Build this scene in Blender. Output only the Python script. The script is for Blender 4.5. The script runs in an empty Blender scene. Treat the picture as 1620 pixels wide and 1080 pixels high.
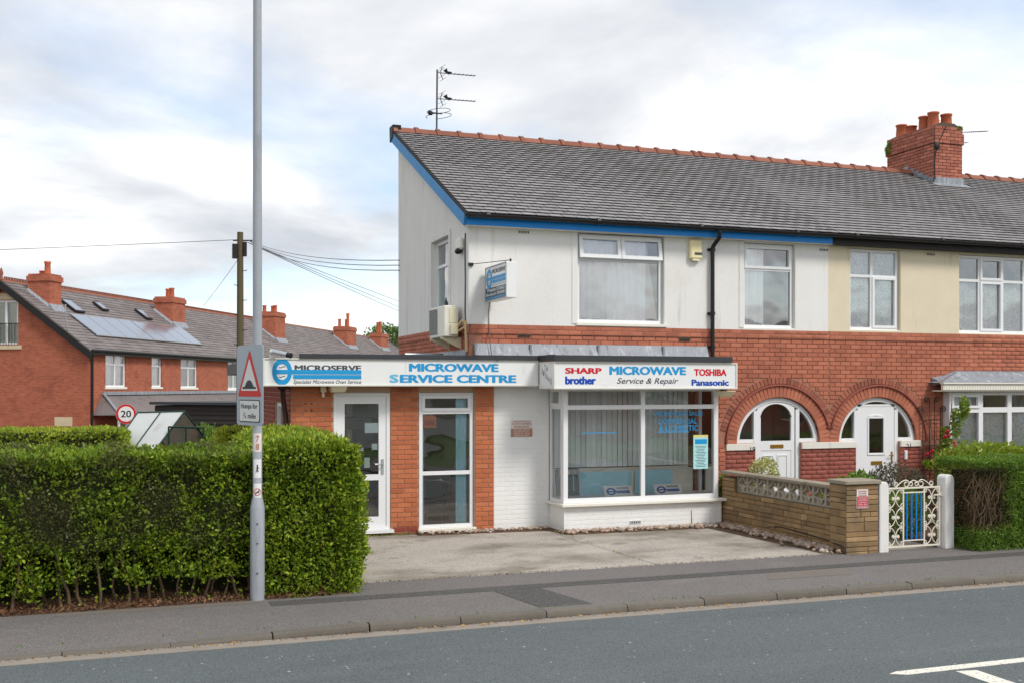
import bpy, math, random
import numpy as np
from mathutils import Vector, Matrix

# ------------------------------------------------------------------ camera, sky, sun, exposure
SC = bpy.context.scene
COL = SC.collection
random.seed(11)
rng = np.random.default_rng(11)
R = math.radians
F_PX, CX, HY, CAM_H = 1695.0, 810.0, 611.0, 2.4
YAW = math.atan(605 / 1695.0)

cd = bpy.data.cameras.new('camera')
cam = bpy.data.objects.new('camera', cd)
COL.objects.link(cam)
cam.location = (0, 0, CAM_H)
cam.rotation_euler = (R(90), 0, -YAW)
cd.sensor_width = 36.0
cd.lens = F_PX / 1620 * 36
cd.shift_y = (HY - 540) / 1620
cd.clip_end = 2000
SC.camera = cam

SUN_EL, SUN_AZ = R(48), R(150)      # azimuth measured clockwise from +Y
wd = bpy.data.worlds.new('World'); SC.world = wd; wd.use_nodes = True
wn, wl = wd.node_tree.nodes, wd.node_tree.links
wn.clear()
def WN(t, **k):
    n = wn.new(t)
    for a, v in k.items(): setattr(n, a, v)
    return n
w_out = WN('ShaderNodeOutputWorld')
sky = WN('ShaderNodeTexSky', sky_type='NISHITA', sun_disc=False)
sky.sun_elevation = SUN_EL; sky.sun_rotation = SUN_AZ; sky.air_density = 1.0; sky.dust_density = 0.6; sky.ozone_density = 1.5
bg1 = WN('ShaderNodeBackground'); bg1.inputs['Strength'].default_value = 0.13
wl.new(sky.outputs[0], bg1.inputs['Color'])
tc = WN('ShaderNodeTexCoord'); sep = WN('ShaderNodeSeparateXYZ'); wl.new(tc.outputs['Generated'], sep.inputs[0])
def WM(op, a, b=None, c=None):
    n = WN('ShaderNodeMath', operation=op)
    for i, v in enumerate((a, b, c)):
        if v is None: continue
        if isinstance(v, (int, float)): n.inputs[i].default_value = v
        else: wl.new(v, n.inputs[i])
    return n.outputs[0]
zz = WM('ADD', WM('MAXIMUM', sep.outputs[2], 0.0), 0.16)
cmb = WN('ShaderNodeCombineXYZ')
wl.new(WM('DIVIDE', sep.outputs[0], zz), cmb.inputs[0]); wl.new(WM('DIVIDE', sep.outputs[1], zz), cmb.inputs[1])
def wnoise(scale, detail, rough, off, dist=0.0):
    mp = WN('ShaderNodeMapping'); mp.inputs['Location'].default_value = off
    wl.new(cmb.outputs[0], mp.inputs['Vector'])
    n = WN('ShaderNodeTexNoise'); n.inputs['Scale'].default_value = scale; n.inputs['Detail'].default_value = detail
    n.inputs['Roughness'].default_value = rough; n.inputs['Distortion'].default_value = dist
    wl.new(mp.outputs[0], n.inputs['Vector']); return n.outputs['Fac']
def wramp(fac, stops):
    r = WN('ShaderNodeValToRGB'); e = r.color_ramp.elements
    while len(e) < len(stops): e.new(0.5)
    for q, (p, c) in zip(e, stops): q.position = p; q.color = (*c, 1)
    wl.new(fac, r.inputs[0]); return r.outputs[0]
cov = wramp(wnoise(0.62, 8, 0.54, (3.1, 1.4, 0), 0.25), [(0.36, (0, 0, 0)), (0.50, (1, 1, 1))])
shade = wramp(wnoise(0.9, 9, 0.56, (7.7, 2.2, 0), 0.3), [(0.37, (0.40, 0.42, 0.455)), (0.49, (0.54, 0.55, 0.57)), (0.61, (0.74, 0.74, 0.735))])
bg2 = WN('ShaderNodeBackground'); bg2.inputs['Strength'].default_value = 1.0
wl.new(shade, bg2.inputs['Color'])
mixs = WN('ShaderNodeMixShader')
wl.new(WM('MULTIPLY_ADD', cov, 0.60, 0.38), mixs.inputs[0]); wl.new(bg1.outputs[0], mixs.inputs[1]); wl.new(bg2.outputs[0], mixs.inputs[2])
wl.new(mixs.outputs[0], w_out.inputs['Surface'])

sl = bpy.data.lights.new('sun', 'SUN'); sl.energy = 1.5; sl.angle = R(14); sl.color = (1.0, 0.96, 0.9)
sun = bpy.data.objects.new('sun', sl); COL.objects.link(sun)
sdir = Vector((math.sin(SUN_AZ) * math.cos(SUN_EL), math.cos(SUN_AZ) * math.cos(SUN_EL), math.sin(SUN_EL)))
sun.rotation_euler = sdir.to_track_quat('Z', 'Y').to_euler()
sun.location = (0, 0, 30)
SC.view_settings.view_transform = 'Standard'; SC.view_settings.look = 'None'
SC.view_settings.exposure = 0.72; SC.view_settings.gamma = 1.0
SC.view_settings.use_curve_mapping = False

# ------------------------------------------------------------------ survey helper: a photo point read onto a known real plane
_s, _c = math.sin(YAW), math.cos(YAW)
def _ray(x, y):
    a = (x - CX) / F_PX; return (_s + a * _c, _c - a * _s, -(y - HY) / F_PX)
def atY(x, y, Y):
    r = _ray(x, y); t = Y / r[1]; return (r[0] * t, Y, CAM_H + r[2] * t)
def atX(x, y, X):
    r = _ray(x, y); t = X / r[0]; return (X, r[1] * t, CAM_H + r[2] * t)
def atZ(x, y, z):
    r = _ray(x, y); t = (z - CAM_H) / r[2]; return (r[0] * t, r[1] * t, z)

# ------------------------------------------------------------------ materials
MATS = {}
def srgb(r, g, b):
    f = lambda v: (v / 255 / 12.92) if v / 255 <= 0.04045 else ((v / 255 + 0.055) / 1.055) ** 2.4
    return (f(r), f(g), f(b))
def mat(name, col, rough=0.6, var=0.12, scale=6.0, bump=0.0, bscale=60.0, rnd=0.0, ramp=None, metal=0.0, spec=0.35,
        stain=None, stretch=None, transl=0.0, tone=None, speck=None):
    """col: base colour; var: noise value spread; rnd: spread per object / per loose piece; ramp: colours picked per piece;
    stain: (colour, threshold, scale, stretch xyz); tone: colour reached where the mesh attribute 'tone' is 1; speck: (colour, scale, threshold)"""
    if name in MATS: return MATS[name]
    m = bpy.data.materials.new(name); m.use_nodes = True
    nt = m.node_tree; N, L = nt.nodes, nt.links
    b = N['Principled BSDF']; out = N['Material Output']
    b.inputs['Roughness'].default_value = rough; b.inputs['Metallic'].default_value = metal
    b.inputs['Specular IOR Level'].default_value = spec
    geo = N.new('ShaderNodeNewGeometry')
    def mapped(sc):
        mp = N.new('ShaderNodeMapping'); mp.inputs['Scale'].default_value = sc; L.new(geo.outputs['Position'], mp.inputs['Vector']); return mp.outputs[0]
    def noise(vec, s, d=5, r=0.55):
        n = N.new('ShaderNodeTexNoise'); n.inputs['Scale'].default_value = s; n.inputs['Detail'].default_value = d; n.inputs['Roughness'].default_value = r
        L.new(vec, n.inputs['Vector']); return n.outputs['Fac']
    def math_(op, a, bb=None, c=None):
        n = N.new('ShaderNodeMath'); n.operation = op
        for i, v in enumerate((a, bb, c)):
            if v is None: continue
            if isinstance(v, (int, float)): n.inputs[i].default_value = v
            else: L.new(v, n.inputs[i])
        return n.outputs[0]
    def mixc(fac, a, bb):
        n = N.new('ShaderNodeMix'); n.data_type = 'RGBA'
        for k, v in ((0, fac), (6, a), (7, bb)):
            if isinstance(v, (int, float)): n.inputs[k].default_value = v
            elif isinstance(v, tuple): n.inputs[k].default_value = (*v, 1)
            else: L.new(v, n.inputs[k])
        return n.outputs[2]
    base = tuple(col)
    rand = None
    if rnd or ramp:
        oi = N.new('ShaderNodeObjectInfo')
        rand = math_('FRACT', math_('ADD', oi.outputs['Random'], geo.outputs['Random Per Island']))
    if ramp:
        r = N.new('ShaderNodeValToRGB'); r.color_ramp.interpolation = 'LINEAR'; e = r.color_ramp.elements
        while len(e) < len(ramp): e.new(0.5)
        for i, (q, c) in enumerate(zip(e, ramp)): q.position = i / (len(ramp) - 1); q.color = (*c, 1)
        L.new(rand, r.inputs[0]); base = r.outputs[0]
    if tone:
        at = N.new('ShaderNodeAttribute'); at.attribute_name = 'tone'
        base = mixc(at.outputs['Fac'], base, tuple(tone))
    val = None
    if var:
        nz = noise(mapped(stretch or (1, 1, 1)), scale)
        val = math_('MULTIPLY_ADD', nz, 2.6 * var, 1 - 1.3 * var)
    if rnd:
        rr = math_('MULTIPLY_ADD', math_('FRACT', math_('MULTIPLY', rand, 7.31)), 2 * rnd, 1 - rnd)
        val = rr if val is None else math_('MULTIPLY', val, rr)
    if val is not None:
        v = N.new('ShaderNodeVectorMath'); v.operation = 'SCALE'
        if isinstance(base, tuple): v.inputs[0].default_value = base
        else: L.new(base, v.inputs[0])
        L.new(val, v.inputs['Scale']); base = v.outputs[0]
    if stain:
        for sc, th, ss, st in (stain if isinstance(stain, list) else [stain]):
            nz = noise(mapped(st), ss, 6, 0.62)
            mr = N.new('ShaderNodeMapRange'); mr.inputs[1].default_value = th; mr.inputs[2].default_value = th + 0.16; L.new(nz, mr.inputs[0])
            base = mixc(math_('MULTIPLY', mr.outputs[0], 0.75), base, tuple(sc))
    if speck:
        for sc, ss, th in (speck if isinstance(speck, list) else [speck]):
            vo = N.new('ShaderNodeTexVoronoi'); vo.inputs['Scale'].default_value = ss; L.new(geo.outputs['Position'], vo.inputs['Vector'])
            sp = N.new('ShaderNodeSeparateColor'); L.new(vo.outputs['Color'], sp.inputs[0])
            base = mixc(math_('GREATER_THAN', sp.outputs[0], th), base, tuple(sc))
    if isinstance(base, tuple): b.inputs['Base Color'].default_value = (*base, 1)
    else: L.new(base, b.inputs['Base Color'])
    if bump:
        bn = N.new('ShaderNodeBump'); bn.inputs['Strength'].default_value = 1.0; bn.inputs['Distance'].default_value = bump
        L.new(noise(mapped((1, 1, 1)), bscale, 4), bn.inputs['Height']); L.new(bn.outputs[0], b.inputs['Normal'])
    if transl:
        tr = N.new('ShaderNodeBsdfTranslucent'); mx = N.new('ShaderNodeMixShader'); mx.inputs[0].default_value = transl
        if isinstance(base, tuple): tr.inputs[0].default_value = (*base, 1)
        else: L.new(base, tr.inputs[0])
        L.new(b.outputs[0], mx.inputs[1]); L.new(tr.outputs[0], mx.inputs[2]); L.new(mx.outputs[0], out.inputs['Surface'])
    MATS[name] = m
    return m
def glass(name, tint=(0.9, 0.93, 0.93), boost=0.03):
    m = bpy.data.materials.new(name); m.use_nodes = True
    N, L = m.node_tree.nodes, m.node_tree.links; N.clear()
    o = N.new('ShaderNodeOutputMaterial'); t = N.new('ShaderNodeBsdfTransparent'); t.inputs[0].default_value = (*tint, 1)
    g = N.new('ShaderNodeBsdfGlossy'); g.inputs['Roughness'].default_value = 0.01; g.inputs[0].default_value = (1, 1, 1, 1)
    geo = N.new('ShaderNodeNewGeometry')
    nz = N.new('ShaderNodeTexNoise'); nz.inputs['Scale'].default_value = 1.1; L.new(geo.outputs['Position'], nz.inputs['Vector'])
    bp = N.new('ShaderNodeBump'); bp.inputs['Distance'].default_value = 0.012; L.new(nz.outputs['Fac'], bp.inputs['Height']); L.new(bp.outputs[0], g.inputs['Normal'])
    lw = N.new('ShaderNodeFresnel'); lw.inputs[0].default_value = 1.5
    mu = N.new('ShaderNodeMath'); mu.operation = 'MULTIPLY'; mu.use_clamp = True; mu.operation = 'MULTIPLY_ADD'; mu.inputs[1].default_value = 1.25; mu.inputs[2].default_value = boost; L.new(lw.outputs[0], mu.inputs[0])
    mx = N.new('ShaderNodeMixShader'); L.new(mu.outputs[0], mx.inputs[0]); L.new(t.outputs[0], mx.inputs[1]); L.new(g.outputs[0], mx.inputs[2])
    L.new(mx.outputs[0], o.inputs[0]); return m

GLASS = glass('window_glass', (.985, .99, .99), .10); GLASS_HI = glass('window_glass_double', (.985, .99, .99), .20)
BR = [srgb(168, 74, 48), srgb(188, 92, 60), srgb(176, 80, 50), srgb(196, 98, 62), srgb(182, 86, 56), srgb(160, 70, 48)]
M_brick_ext = mat('brick_orange', BR[0], 0.85, 0.2, 2.6, 0.002, 120, 0.06, ramp=[srgb(174, 98, 66), srgb(188, 110, 72), srgb(180, 102, 68), srgb(194, 118, 80), srgb(166, 92, 63)])
M_brick_main = mat('brick_red', BR[0], 0.85, 0.26, 2.2, 0.0025, 110, 0.06, ramp=[srgb(172, 103, 80), srgb(182, 112, 87), srgb(176, 106, 82), srgb(187, 117, 92), srgb(164, 98, 78), srgb(180, 108, 82)],
                   stain=(srgb(136, 80, 64), 0.58, 1.6, (1, 1, 1)))
M_brick_painted = mat('brick_dark_painted', srgb(152, 84, 72), 0.6, 0.16, 8, 0.002, 100, 0.10, stain=(srgb(168, 110, 100), 0.66, 14, (0.3, 1, 1)))
M_brick_stained = mat('brick_dark_plinth', srgb(142, 68, 54), 0.8, 0.15, 8, 0.002, 100, 0.12)
M_brick_chim = mat('brick_chimney', BR[0], 0.88, 0.16, 7, 0.002, 110, 0.14, ramp=[srgb(164, 98, 80), srgb(178, 110, 90), srgb(154, 90, 74), srgb(184, 116, 96)], stain=(srgb(74, 62, 54), 0.63, 2.6, (1, 1, 1)))
M_arch = mat('brick_arch', BR[0], 0.85, 0.16, 7, 0.002, 100, 0.16, ramp=[srgb(150, 90, 72), srgb(162, 100, 78), srgb(138, 84, 68)])
M_mortar_ext = mat('mortar_buff', srgb(186, 156, 132), 0.95, 0.15, 20, 0.002, 150)
M_mortar = mat('mortar_red_grey', srgb(166, 116, 96), 0.95, 0.2, 9, 0.002, 150)
M_mortar_ch = mat('mortar_dark', srgb(94, 78, 68), 0.95, 0.2, 9, 0.002, 150)
M_render = mat('render_white', srgb(230, 228, 224), 0.92, 0.05, 2.2, 0.006, 70, stain=[(srgb(219, 215, 208), 0.58, 1.3, (1, 1, .8)), (srgb(204, 198, 188), 0.57, 3.0, (1.8, 1.8, 0.22)), (srgb(176, 171, 162), 0.70, 7.0, (2.2, 2.2, 0.22))], stretch=(1, 1, 0.4))
M_render_gable = mat('render_gable', srgb(228, 225, 220), 0.95, 0.06, 2.2, 0.004, 90, stain=[(srgb(206, 202, 196), 0.54, 2.4, (1.6, 1.6, 0.25)), (srgb(176, 171, 164), 0.70, 6.0, (2.2, 2.2, 0.2))], stretch=(1, 1, 0.4))
M_render_cream = mat('render_cream', srgb(222, 210, 184), 0.93, 0.06, 3, 0.004, 110, stain=(srgb(200, 180, 148), 0.62, 3, (1.4, 1.4, 0.25)))
M_paint = mat('paint_white_masonry', srgb(236, 236, 234), 0.75, 0.04, 3, 0.003, 70, stain=[(srgb(190, 184, 172), 0.64, 3.2, (1, 1, 0.5)), (srgb(160, 154, 142), 0.74, 9, (1, 1, 0.7))])
M_string = mat('stone_white_painted', srgb(226, 222, 212), 0.7, 0.06, 6, 0.002, 80, stain=(srgb(170, 150, 132), 0.68, 9, (1, 1, 1)))
M_upvc = mat('upvc_white', srgb(232, 233, 234), 0.32, 0.02, 3, spec=0.5)
M_upvc_dirty = mat('upvc_sill', srgb(232, 228, 216), 0.45, 0.06, 5)
M_slate = mat('slate_grey', srgb(140, 137, 137), 0.62, 0.14, 3.0, 0.002, 60, 0.10, spec=0.4,
              stain=[(srgb(112, 106, 102), 0.56, 1.1, (1, 1, 1)), (srgb(170, 166, 150), 0.66, 3.0, (1, 1, 1))],
              speck=(srgb(176, 174, 160), 26, 0.992))
M_slate_far = mat('slate_terrace', srgb(116, 108, 106), 0.65, 0.2, 0.9, 0.004, 20, 0.1, stain=[(srgb(86, 80, 80), 0.56, 1.7, (1, 1, 1)), (srgb(150, 138, 122), 0.66, 2.4, (1, 1, 1))])
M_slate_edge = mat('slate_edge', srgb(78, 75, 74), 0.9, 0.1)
M_deck = mat('roof_felt_under', srgb(46, 44, 43), 0.9, 0.1)
M_ridge = mat('clay_ridge', srgb(140, 88, 70), 0.85, 0.2, 5, 0.003, 60, 0.16, stain=[(srgb(120, 112, 92), 0.60, 5, (1, 1, 1)), (srgb(96, 70, 60), 0.62, 9, (1, 1, 1))])
M_pot = mat('clay_pot', srgb(190, 104, 72), 0.75, 0.14, 4, 0.002, 40, 0.12, stain=(srgb(120, 70, 54), 0.62, 5, (1, 1, 1)))
M_blue = mat('paint_blue', srgb(0, 134, 220), 0.4, 0.08, 4)
M_blue_old = mat('paint_blue_weathered', srgb(52, 138, 198), 0.55, 0.14, 5, stain=(srgb(120, 160, 180), 0.64, 6, (1, 1, 1)))
M_black = mat('plastic_black', srgb(30, 30, 31), 0.38, 0.1, 5)
M_black_wood = mat('paint_black', srgb(34, 32, 32), 0.6, 0.15, 5)
M_felt = mat('felt_trim', srgb(58, 60, 64), 0.6, 0.12, 4)
M_feltroof = mat('felt_roof', srgb(98, 98, 98), 0.85, 0.15, 3)
M_lead = mat('lead_grey', srgb(138, 143, 150), 0.5, 0.16, 4, 0.003, 25, stain=[(srgb(190, 194, 198), 0.52, 5, (2.4, 2.4, 0.25)), (srgb(78, 82, 88), 0.54, 4, (3, 3, 0.2))], spec=0.5)
M_sign = mat('sign_white', srgb(232, 233, 232), 0.3, 0.04, 4, spec=0.5, stain=[(srgb(204, 199, 188), 0.60, 4, (1, 1, 0.35)), (srgb(176, 170, 158), 0.72, 9, (1.4, 1, 0.3))])
M_sign_edge = mat('sign_edge_cream', srgb(222, 220, 210), 0.4, 0.08, 5)
M_cyan = mat('vinyl_blue', srgb(34, 150, 208), 0.4, 0.06, 12)
M_cyan2 = mat('vinyl_blue_faded', srgb(96, 182, 220), 0.45, 0.06, 12)
M_grey_l = mat('vinyl_grey', srgb(74, 78, 84), 0.4, 0.05)
M_red_l = mat('vinyl_red', srgb(206, 26, 40), 0.4, 0.05)
M_blue_l = mat('vinyl_royal_blue', srgb(22, 72, 176), 0.4, 0.05)
M_navy = mat('print_navy', srgb(30, 34, 44), 0.4, 0.05)
M_ink = mat('print_black', srgb(22, 22, 24), 0.5, 0.03)
M_roadsign = mat('sign_back_grey', srgb(170, 180, 188), 0.4, 0.05, 5)
M_sgreen = mat('frame_dark_green', srgb(28, 60, 48), 0.45, 0.1)
M_steel = mat('galvanised_grey', srgb(156, 161, 167), 0.42, 0.1, 5, 0.001, 30, metal=0.0, stain=[(srgb(128, 133, 138), 0.56, 5, (2, 2, 0.3)), (srgb(104, 100, 94), 0.70, 16, (1, 1, .8))], spec=0.5)
M_chrome = mat('aluminium', srgb(190, 194, 198), 0.35, 0.08, metal=0.7)
M_brass = mat('brass', srgb(196, 152, 66), 0.3, 0.1, metal=0.8)
M_asphalt = mat('asphalt', srgb(94, 100, 101), 0.82, 0.14, 0.5, 0.004, 170, stain=[(srgb(80, 85, 86), 0.53, 0.9, (0.30, 1, 1)), (srgb(106, 112, 112), 0.56, 0.6, (0.22, 1.2, 1)), (srgb(64, 67, 69), 0.66, 1.3, (0.5, 1.5, 1))],
                speck=[(srgb(120, 128, 129), 150, 0.90), (srgb(58, 62, 64), 140, 0.90), (srgb(180, 180, 174), 60, 0.9985)])
M_pave = mat('footway_tarmac', srgb(112, 107, 104), 0.88, 0.14, 0.9, 0.003, 150, stain=[(srgb(140, 134, 126), 0.60, 1.1, (0.4, 1, 1)), (srgb(90, 88, 86), 0.62, 2.2, (1, 1, 1))],
              speck=[(srgb(142, 138, 132), 120, 0.93), (srgb(78, 76, 74), 110, 0.93)])
M_pave_dark = mat('footway_trench', srgb(82, 80, 78), 0.9, 0.12, 1.6, 0.004, 130, speck=[(srgb(120, 118, 114), 110, 0.92), (srgb(62, 61, 60), 100, 0.92)])
M_pave_lite = mat('footway_patch', srgb(116, 108, 100), 0.9, 0.12, 1.6, 0.004, 130, speck=(srgb(110, 104, 98), 100, 0.92))
M_kerb = mat('kerb_concrete', srgb(110, 104, 95), 0.9, 0.16, 3, 0.005, 70, 0.10, stain=[(srgb(96, 92, 80), 0.56, 4, (1, 1, 2)), (srgb(112, 106, 74), 0.66, 9, (1, 1, 1))], speck=(srgb(110, 106, 98), 90, 0.86))
M_channel = mat('channel_concrete', srgb(144, 135, 124), 0.9, 0.16, 3, 0.004, 70, stain=[(srgb(116, 110, 100), 0.58, 2, (0.5, 1, 1))])
M_drive = mat('drive_concrete', srgb(176, 168, 157), 0.9, 0.16, 1.2, 0.005, 70, stain=[(srgb(112, 102, 88), 0.47, 0.7, (0.7, 1, 1)), (srgb(98, 90, 74), 0.56, 1.7, (1, 1, 1)), (srgb(184, 174, 160), 0.62, 2.4, (1, 1, 1)), (srgb(74, 68, 64), 0.70, 1.1, (.6, 1.4, 1))],
               speck=(srgb(120, 112, 100), 70, 0.93))
M_dark_gap = mat('joint_dark', srgb(60, 54, 46), 0.95, 0.2)
M_soil = mat('soil', srgb(92, 72, 54), 0.95, 0.25, 7, 0.01, 40)
M_grass = mat('lawn', srgb(86, 104, 52), 0.95, 0.25, 2, 0.02, 40)
M_mulch = mat('bark_chip', srgb(132, 92, 62), 0.9, 0.1, 6, 0, 0, 0.35, ramp=[srgb(90, 62, 44), srgb(128, 90, 62), srgb(74, 54, 42), srgb(148, 112, 82)])
M_pebble = mat('pebble', srgb(168, 152, 138), 0.75, 0.12, 20, 0.001, 80, 0.16, ramp=[srgb(186, 170, 152), srgb(150, 136, 124), srgb(176, 140, 118), srgb(198, 186, 172), srgb(128, 116, 106), srgb(186, 150, 124)])
M_ystone = mat('walling_stone', srgb(176, 146, 100), 0.92, 0.24, 6, 0.006, 45, 0.12, ramp=[srgb(160, 130, 92), srgb(144, 116, 82), srgb(168, 140, 102), srgb(134, 110, 80), srgb(156, 128, 92)],
                stain=[(srgb(112, 98, 76), 0.50, 2.2, (1, 1, 0.8)), (srgb(92, 82, 66), 0.64, 5, (1, 1, 1))])
M_ymortar = mat('walling_mortar', srgb(112, 96, 72), 0.95, 0.2, 8, 0.003, 90)
M_coping = mat('coping_concrete', srgb(150, 140, 124), 0.92, 0.16, 4, 0.005, 60, 0.08, stain=(srgb(104, 98, 82), 0.56, 4, (1, 1, 1)))
M_screen = mat('screen_block', srgb(172, 162, 146), 0.92, 0.14, 6, 0.004, 70, 0.08, stain=(srgb(118, 110, 96), 0.58, 6, (1, 1, 1)))
M_post = mat('post_white', srgb(228, 226, 222), 0.7, 0.06, 4, 0.003, 50, stain=[(srgb(176, 184, 160), 0.60, 2.5, (1, 1, 0.6)), (srgb(150, 144, 134), 0.68, 7, (1, 1, 1))])
M_iron_w = mat('iron_cream', srgb(232, 224, 208), 0.45, 0.08, 8, stain=(srgb(170, 128, 92), 0.70, 12, (1, 1, 1)))
M_iron_b = mat('iron_black', srgb(46, 40, 38), 0.6, 0.1)
M_timber = mat('timber_black', srgb(54, 49, 46), 0.8, 0.2, 4, 0.003, 30, 0.15)
M_pole = mat('pole_wood', srgb(92, 84, 62), 0.9, 0.2, 3, 0.006, 20, stretch=(6, 6, 0.5))
M_curtain = mat('net_curtain', srgb(250, 250, 250), 0.9, 0.03, 6)
M_lace = mat('lace_curtain', srgb(238, 241, 241), 0.9, 0.05, 6, transl=0.12, speck=(srgb(206, 212, 213), 60, 0.62))
M_bluecloth = mat('cloth_light_blue', srgb(176, 232, 246), 0.9, 0.06, 4, transl=0.1)
M_blind = mat('blind_grey_green', srgb(232, 242, 240), 0.9, 0.05, 5, 0, 0, 0.10)
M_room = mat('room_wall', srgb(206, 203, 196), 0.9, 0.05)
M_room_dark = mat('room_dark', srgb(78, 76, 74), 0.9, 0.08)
M_floor_in = mat('floor_grey', srgb(96, 92, 88), 0.7, 0.08)
M_wood = mat('chair_wood', srgb(158, 100, 56), 0.5, 0.14, 9)
M_seat = mat('seat_dark', srgb(46, 48, 54), 0.8, 0.1)
M_paper = mat('paper_pale', srgb(226, 238, 238), 0.8, 0.04)
M_paper_b = mat('paper_blue', srgb(176, 224, 226), 0.8, 0.04)
M_orange = mat('card_orange', srgb(206, 112, 44), 0.7, 0.15, 20)
M_red = mat('sign_red', srgb(208, 36, 30), 0.4, 0.04)
M_notice_red = mat('notice_red', srgb(200, 48, 70), 0.5, 0.05)
M_notice_brown = mat('notice_faded_brown', srgb(176, 130, 108), 0.6, 0.12, 30)
M_notice = mat('notice_faded_white', srgb(226, 214, 210), 0.6, 0.05)
M_line = mat('road_paint', srgb(226, 222, 208), 0.7, 0.08, 12, 0.002, 120, speck=(srgb(150, 150, 148), 90, 0.93))
M_leaf = mat('leaf_privet', srgb(78, 116, 34), 0.42, 0.0, 1, 0, 0, 0.28, ramp=[srgb(80, 112, 30), srgb(122, 154, 42), srgb(152, 174, 48), srgb(98, 132, 36), srgb(184, 194, 60)], transl=0.36, tone=srgb(92, 94, 54))
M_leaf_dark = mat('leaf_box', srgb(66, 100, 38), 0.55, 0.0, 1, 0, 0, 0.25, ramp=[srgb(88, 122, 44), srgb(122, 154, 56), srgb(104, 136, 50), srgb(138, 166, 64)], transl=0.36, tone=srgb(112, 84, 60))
M_leaf_y = mat('leaf_golden', srgb(150, 172, 40), 0.5, 0.0, 1, 0, 0, 0.22, ramp=[srgb(142, 166, 42), srgb(188, 198, 58), srgb(164, 182, 50), srgb(206, 208, 80)], transl=0.35, tone=srgb(100, 132, 42))
M_leaf_var = mat('leaf_variegated', srgb(190, 190, 110), 0.5, 0.0, 1, 0, 0, 0.2, ramp=[srgb(216, 212, 140), srgb(176, 184, 96), srgb(226, 222, 168), srgb(120, 142, 62)], transl=0.3)
M_leaf_grey = mat('leaf_grey_green', srgb(104, 110, 92), 0.8, 0.0, 1, 0, 0, 0.2, ramp=[srgb(96, 90, 74), srgb(112, 104, 86), srgb(88, 88, 66)], transl=0.25)
M_leaf_tree = mat('leaf_tree', srgb(80, 110, 48), 0.55, 0.0, 1, 0, 0, 0.25, ramp=[srgb(70, 100, 42), srgb(98, 126, 56), srgb(84, 112, 48)], transl=0.3)
M_twig = mat('twig_brown', srgb(104, 86, 66), 0.9, 0.2, 8)
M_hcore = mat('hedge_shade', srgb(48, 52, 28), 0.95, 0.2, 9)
M_rose = mat('rose_petal', srgb(178, 22, 40), 0.6, 0.1, 20, 0, 0, 0.15)
M_yleaf = mat('fallen_leaf', srgb(200, 150, 60), 0.8, 0.1, 20, 0, 0, 0.3)
M_cream = mat('plastic_cream', srgb(232, 222, 190), 0.45, 0.05)
M_solar = mat('solar_glass', srgb(176, 186, 200), 0.16, 0.05, 5, metal=.75, spec=1.0)  # pale metallic colour stands in for sky mirrored in panels and roof windows
M_poly = mat('greenhouse_sheet', srgb(230, 232, 230), 0.5, 0.08, 3, transl=0.35, stain=(srgb(176, 170, 146), 0.58, 1.4, (1, 1, 1)))
M_cable = mat('cable_grey', srgb(84, 88, 94), 0.6, 0.05)
M_lintel = mat('stone_buff', srgb(206, 190, 158), 0.9, 0.12, 4, 0.003, 40)
M_far_brick = mat('brick_terrace', srgb(164, 95, 72), 0.88, 0.16, 1.2, 0.003, 40, stain=[(srgb(134, 72, 54), 0.54, 1.1, (1, 1, 1)), (srgb(176, 108, 82), 0.58, 5, (.7, .7, 2.8)), (srgb(128, 70, 54), 0.60, 6, (.6, .6, 2.4))])
def add_courses(m, mortar, amount=.55):
    """brick courses in the wall's own frame for walls too far off to tell brick from brick"""
    nt = m.node_tree; N, L = nt.nodes, nt.links; b = N['Principled BSDF']; src = b.inputs['Base Color'].links[0].from_socket
    tc_ = N.new('ShaderNodeTexCoord'); sp = N.new('ShaderNodeSeparateXYZ'); L.new(tc_.outputs['Object'], sp.inputs[0]); ad = N.new('ShaderNodeMath'); ad.operation = 'ADD'; L.new(sp.outputs[0], ad.inputs[0]); L.new(sp.outputs[1], ad.inputs[1])
    cb = N.new('ShaderNodeCombineXYZ'); L.new(ad.outputs[0], cb.inputs[0]); L.new(sp.outputs[2], cb.inputs[1])
    bt = N.new('ShaderNodeTexBrick'); bt.inputs['Scale'].default_value = 1; bt.inputs['Brick Width'].default_value = .225; bt.inputs['Row Height'].default_value = .075; bt.inputs['Mortar Size'].default_value = .008; bt.inputs['Bias'].default_value = 0
    bt.inputs['Color1'].default_value = (.82, .82, .82, 1); bt.inputs['Color2'].default_value = (1.2, 1.2, 1.2, 1); bt.inputs['Mortar'].default_value = (*mortar, 1); L.new(cb.outputs[0], bt.inputs['Vector'])
    mx = N.new('ShaderNodeMix'); mx.data_type = 'RGBA'; mx.blend_type = 'MULTIPLY'; mx.inputs[0].default_value = 1.0; L.new(src, mx.inputs[6]); L.new(bt.outputs['Color'], mx.inputs[7]); L.new(mx.outputs[2], b.inputs['Base Color'])
add_courses(M_far_brick, (1.25, 1.35, 1.4))

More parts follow.
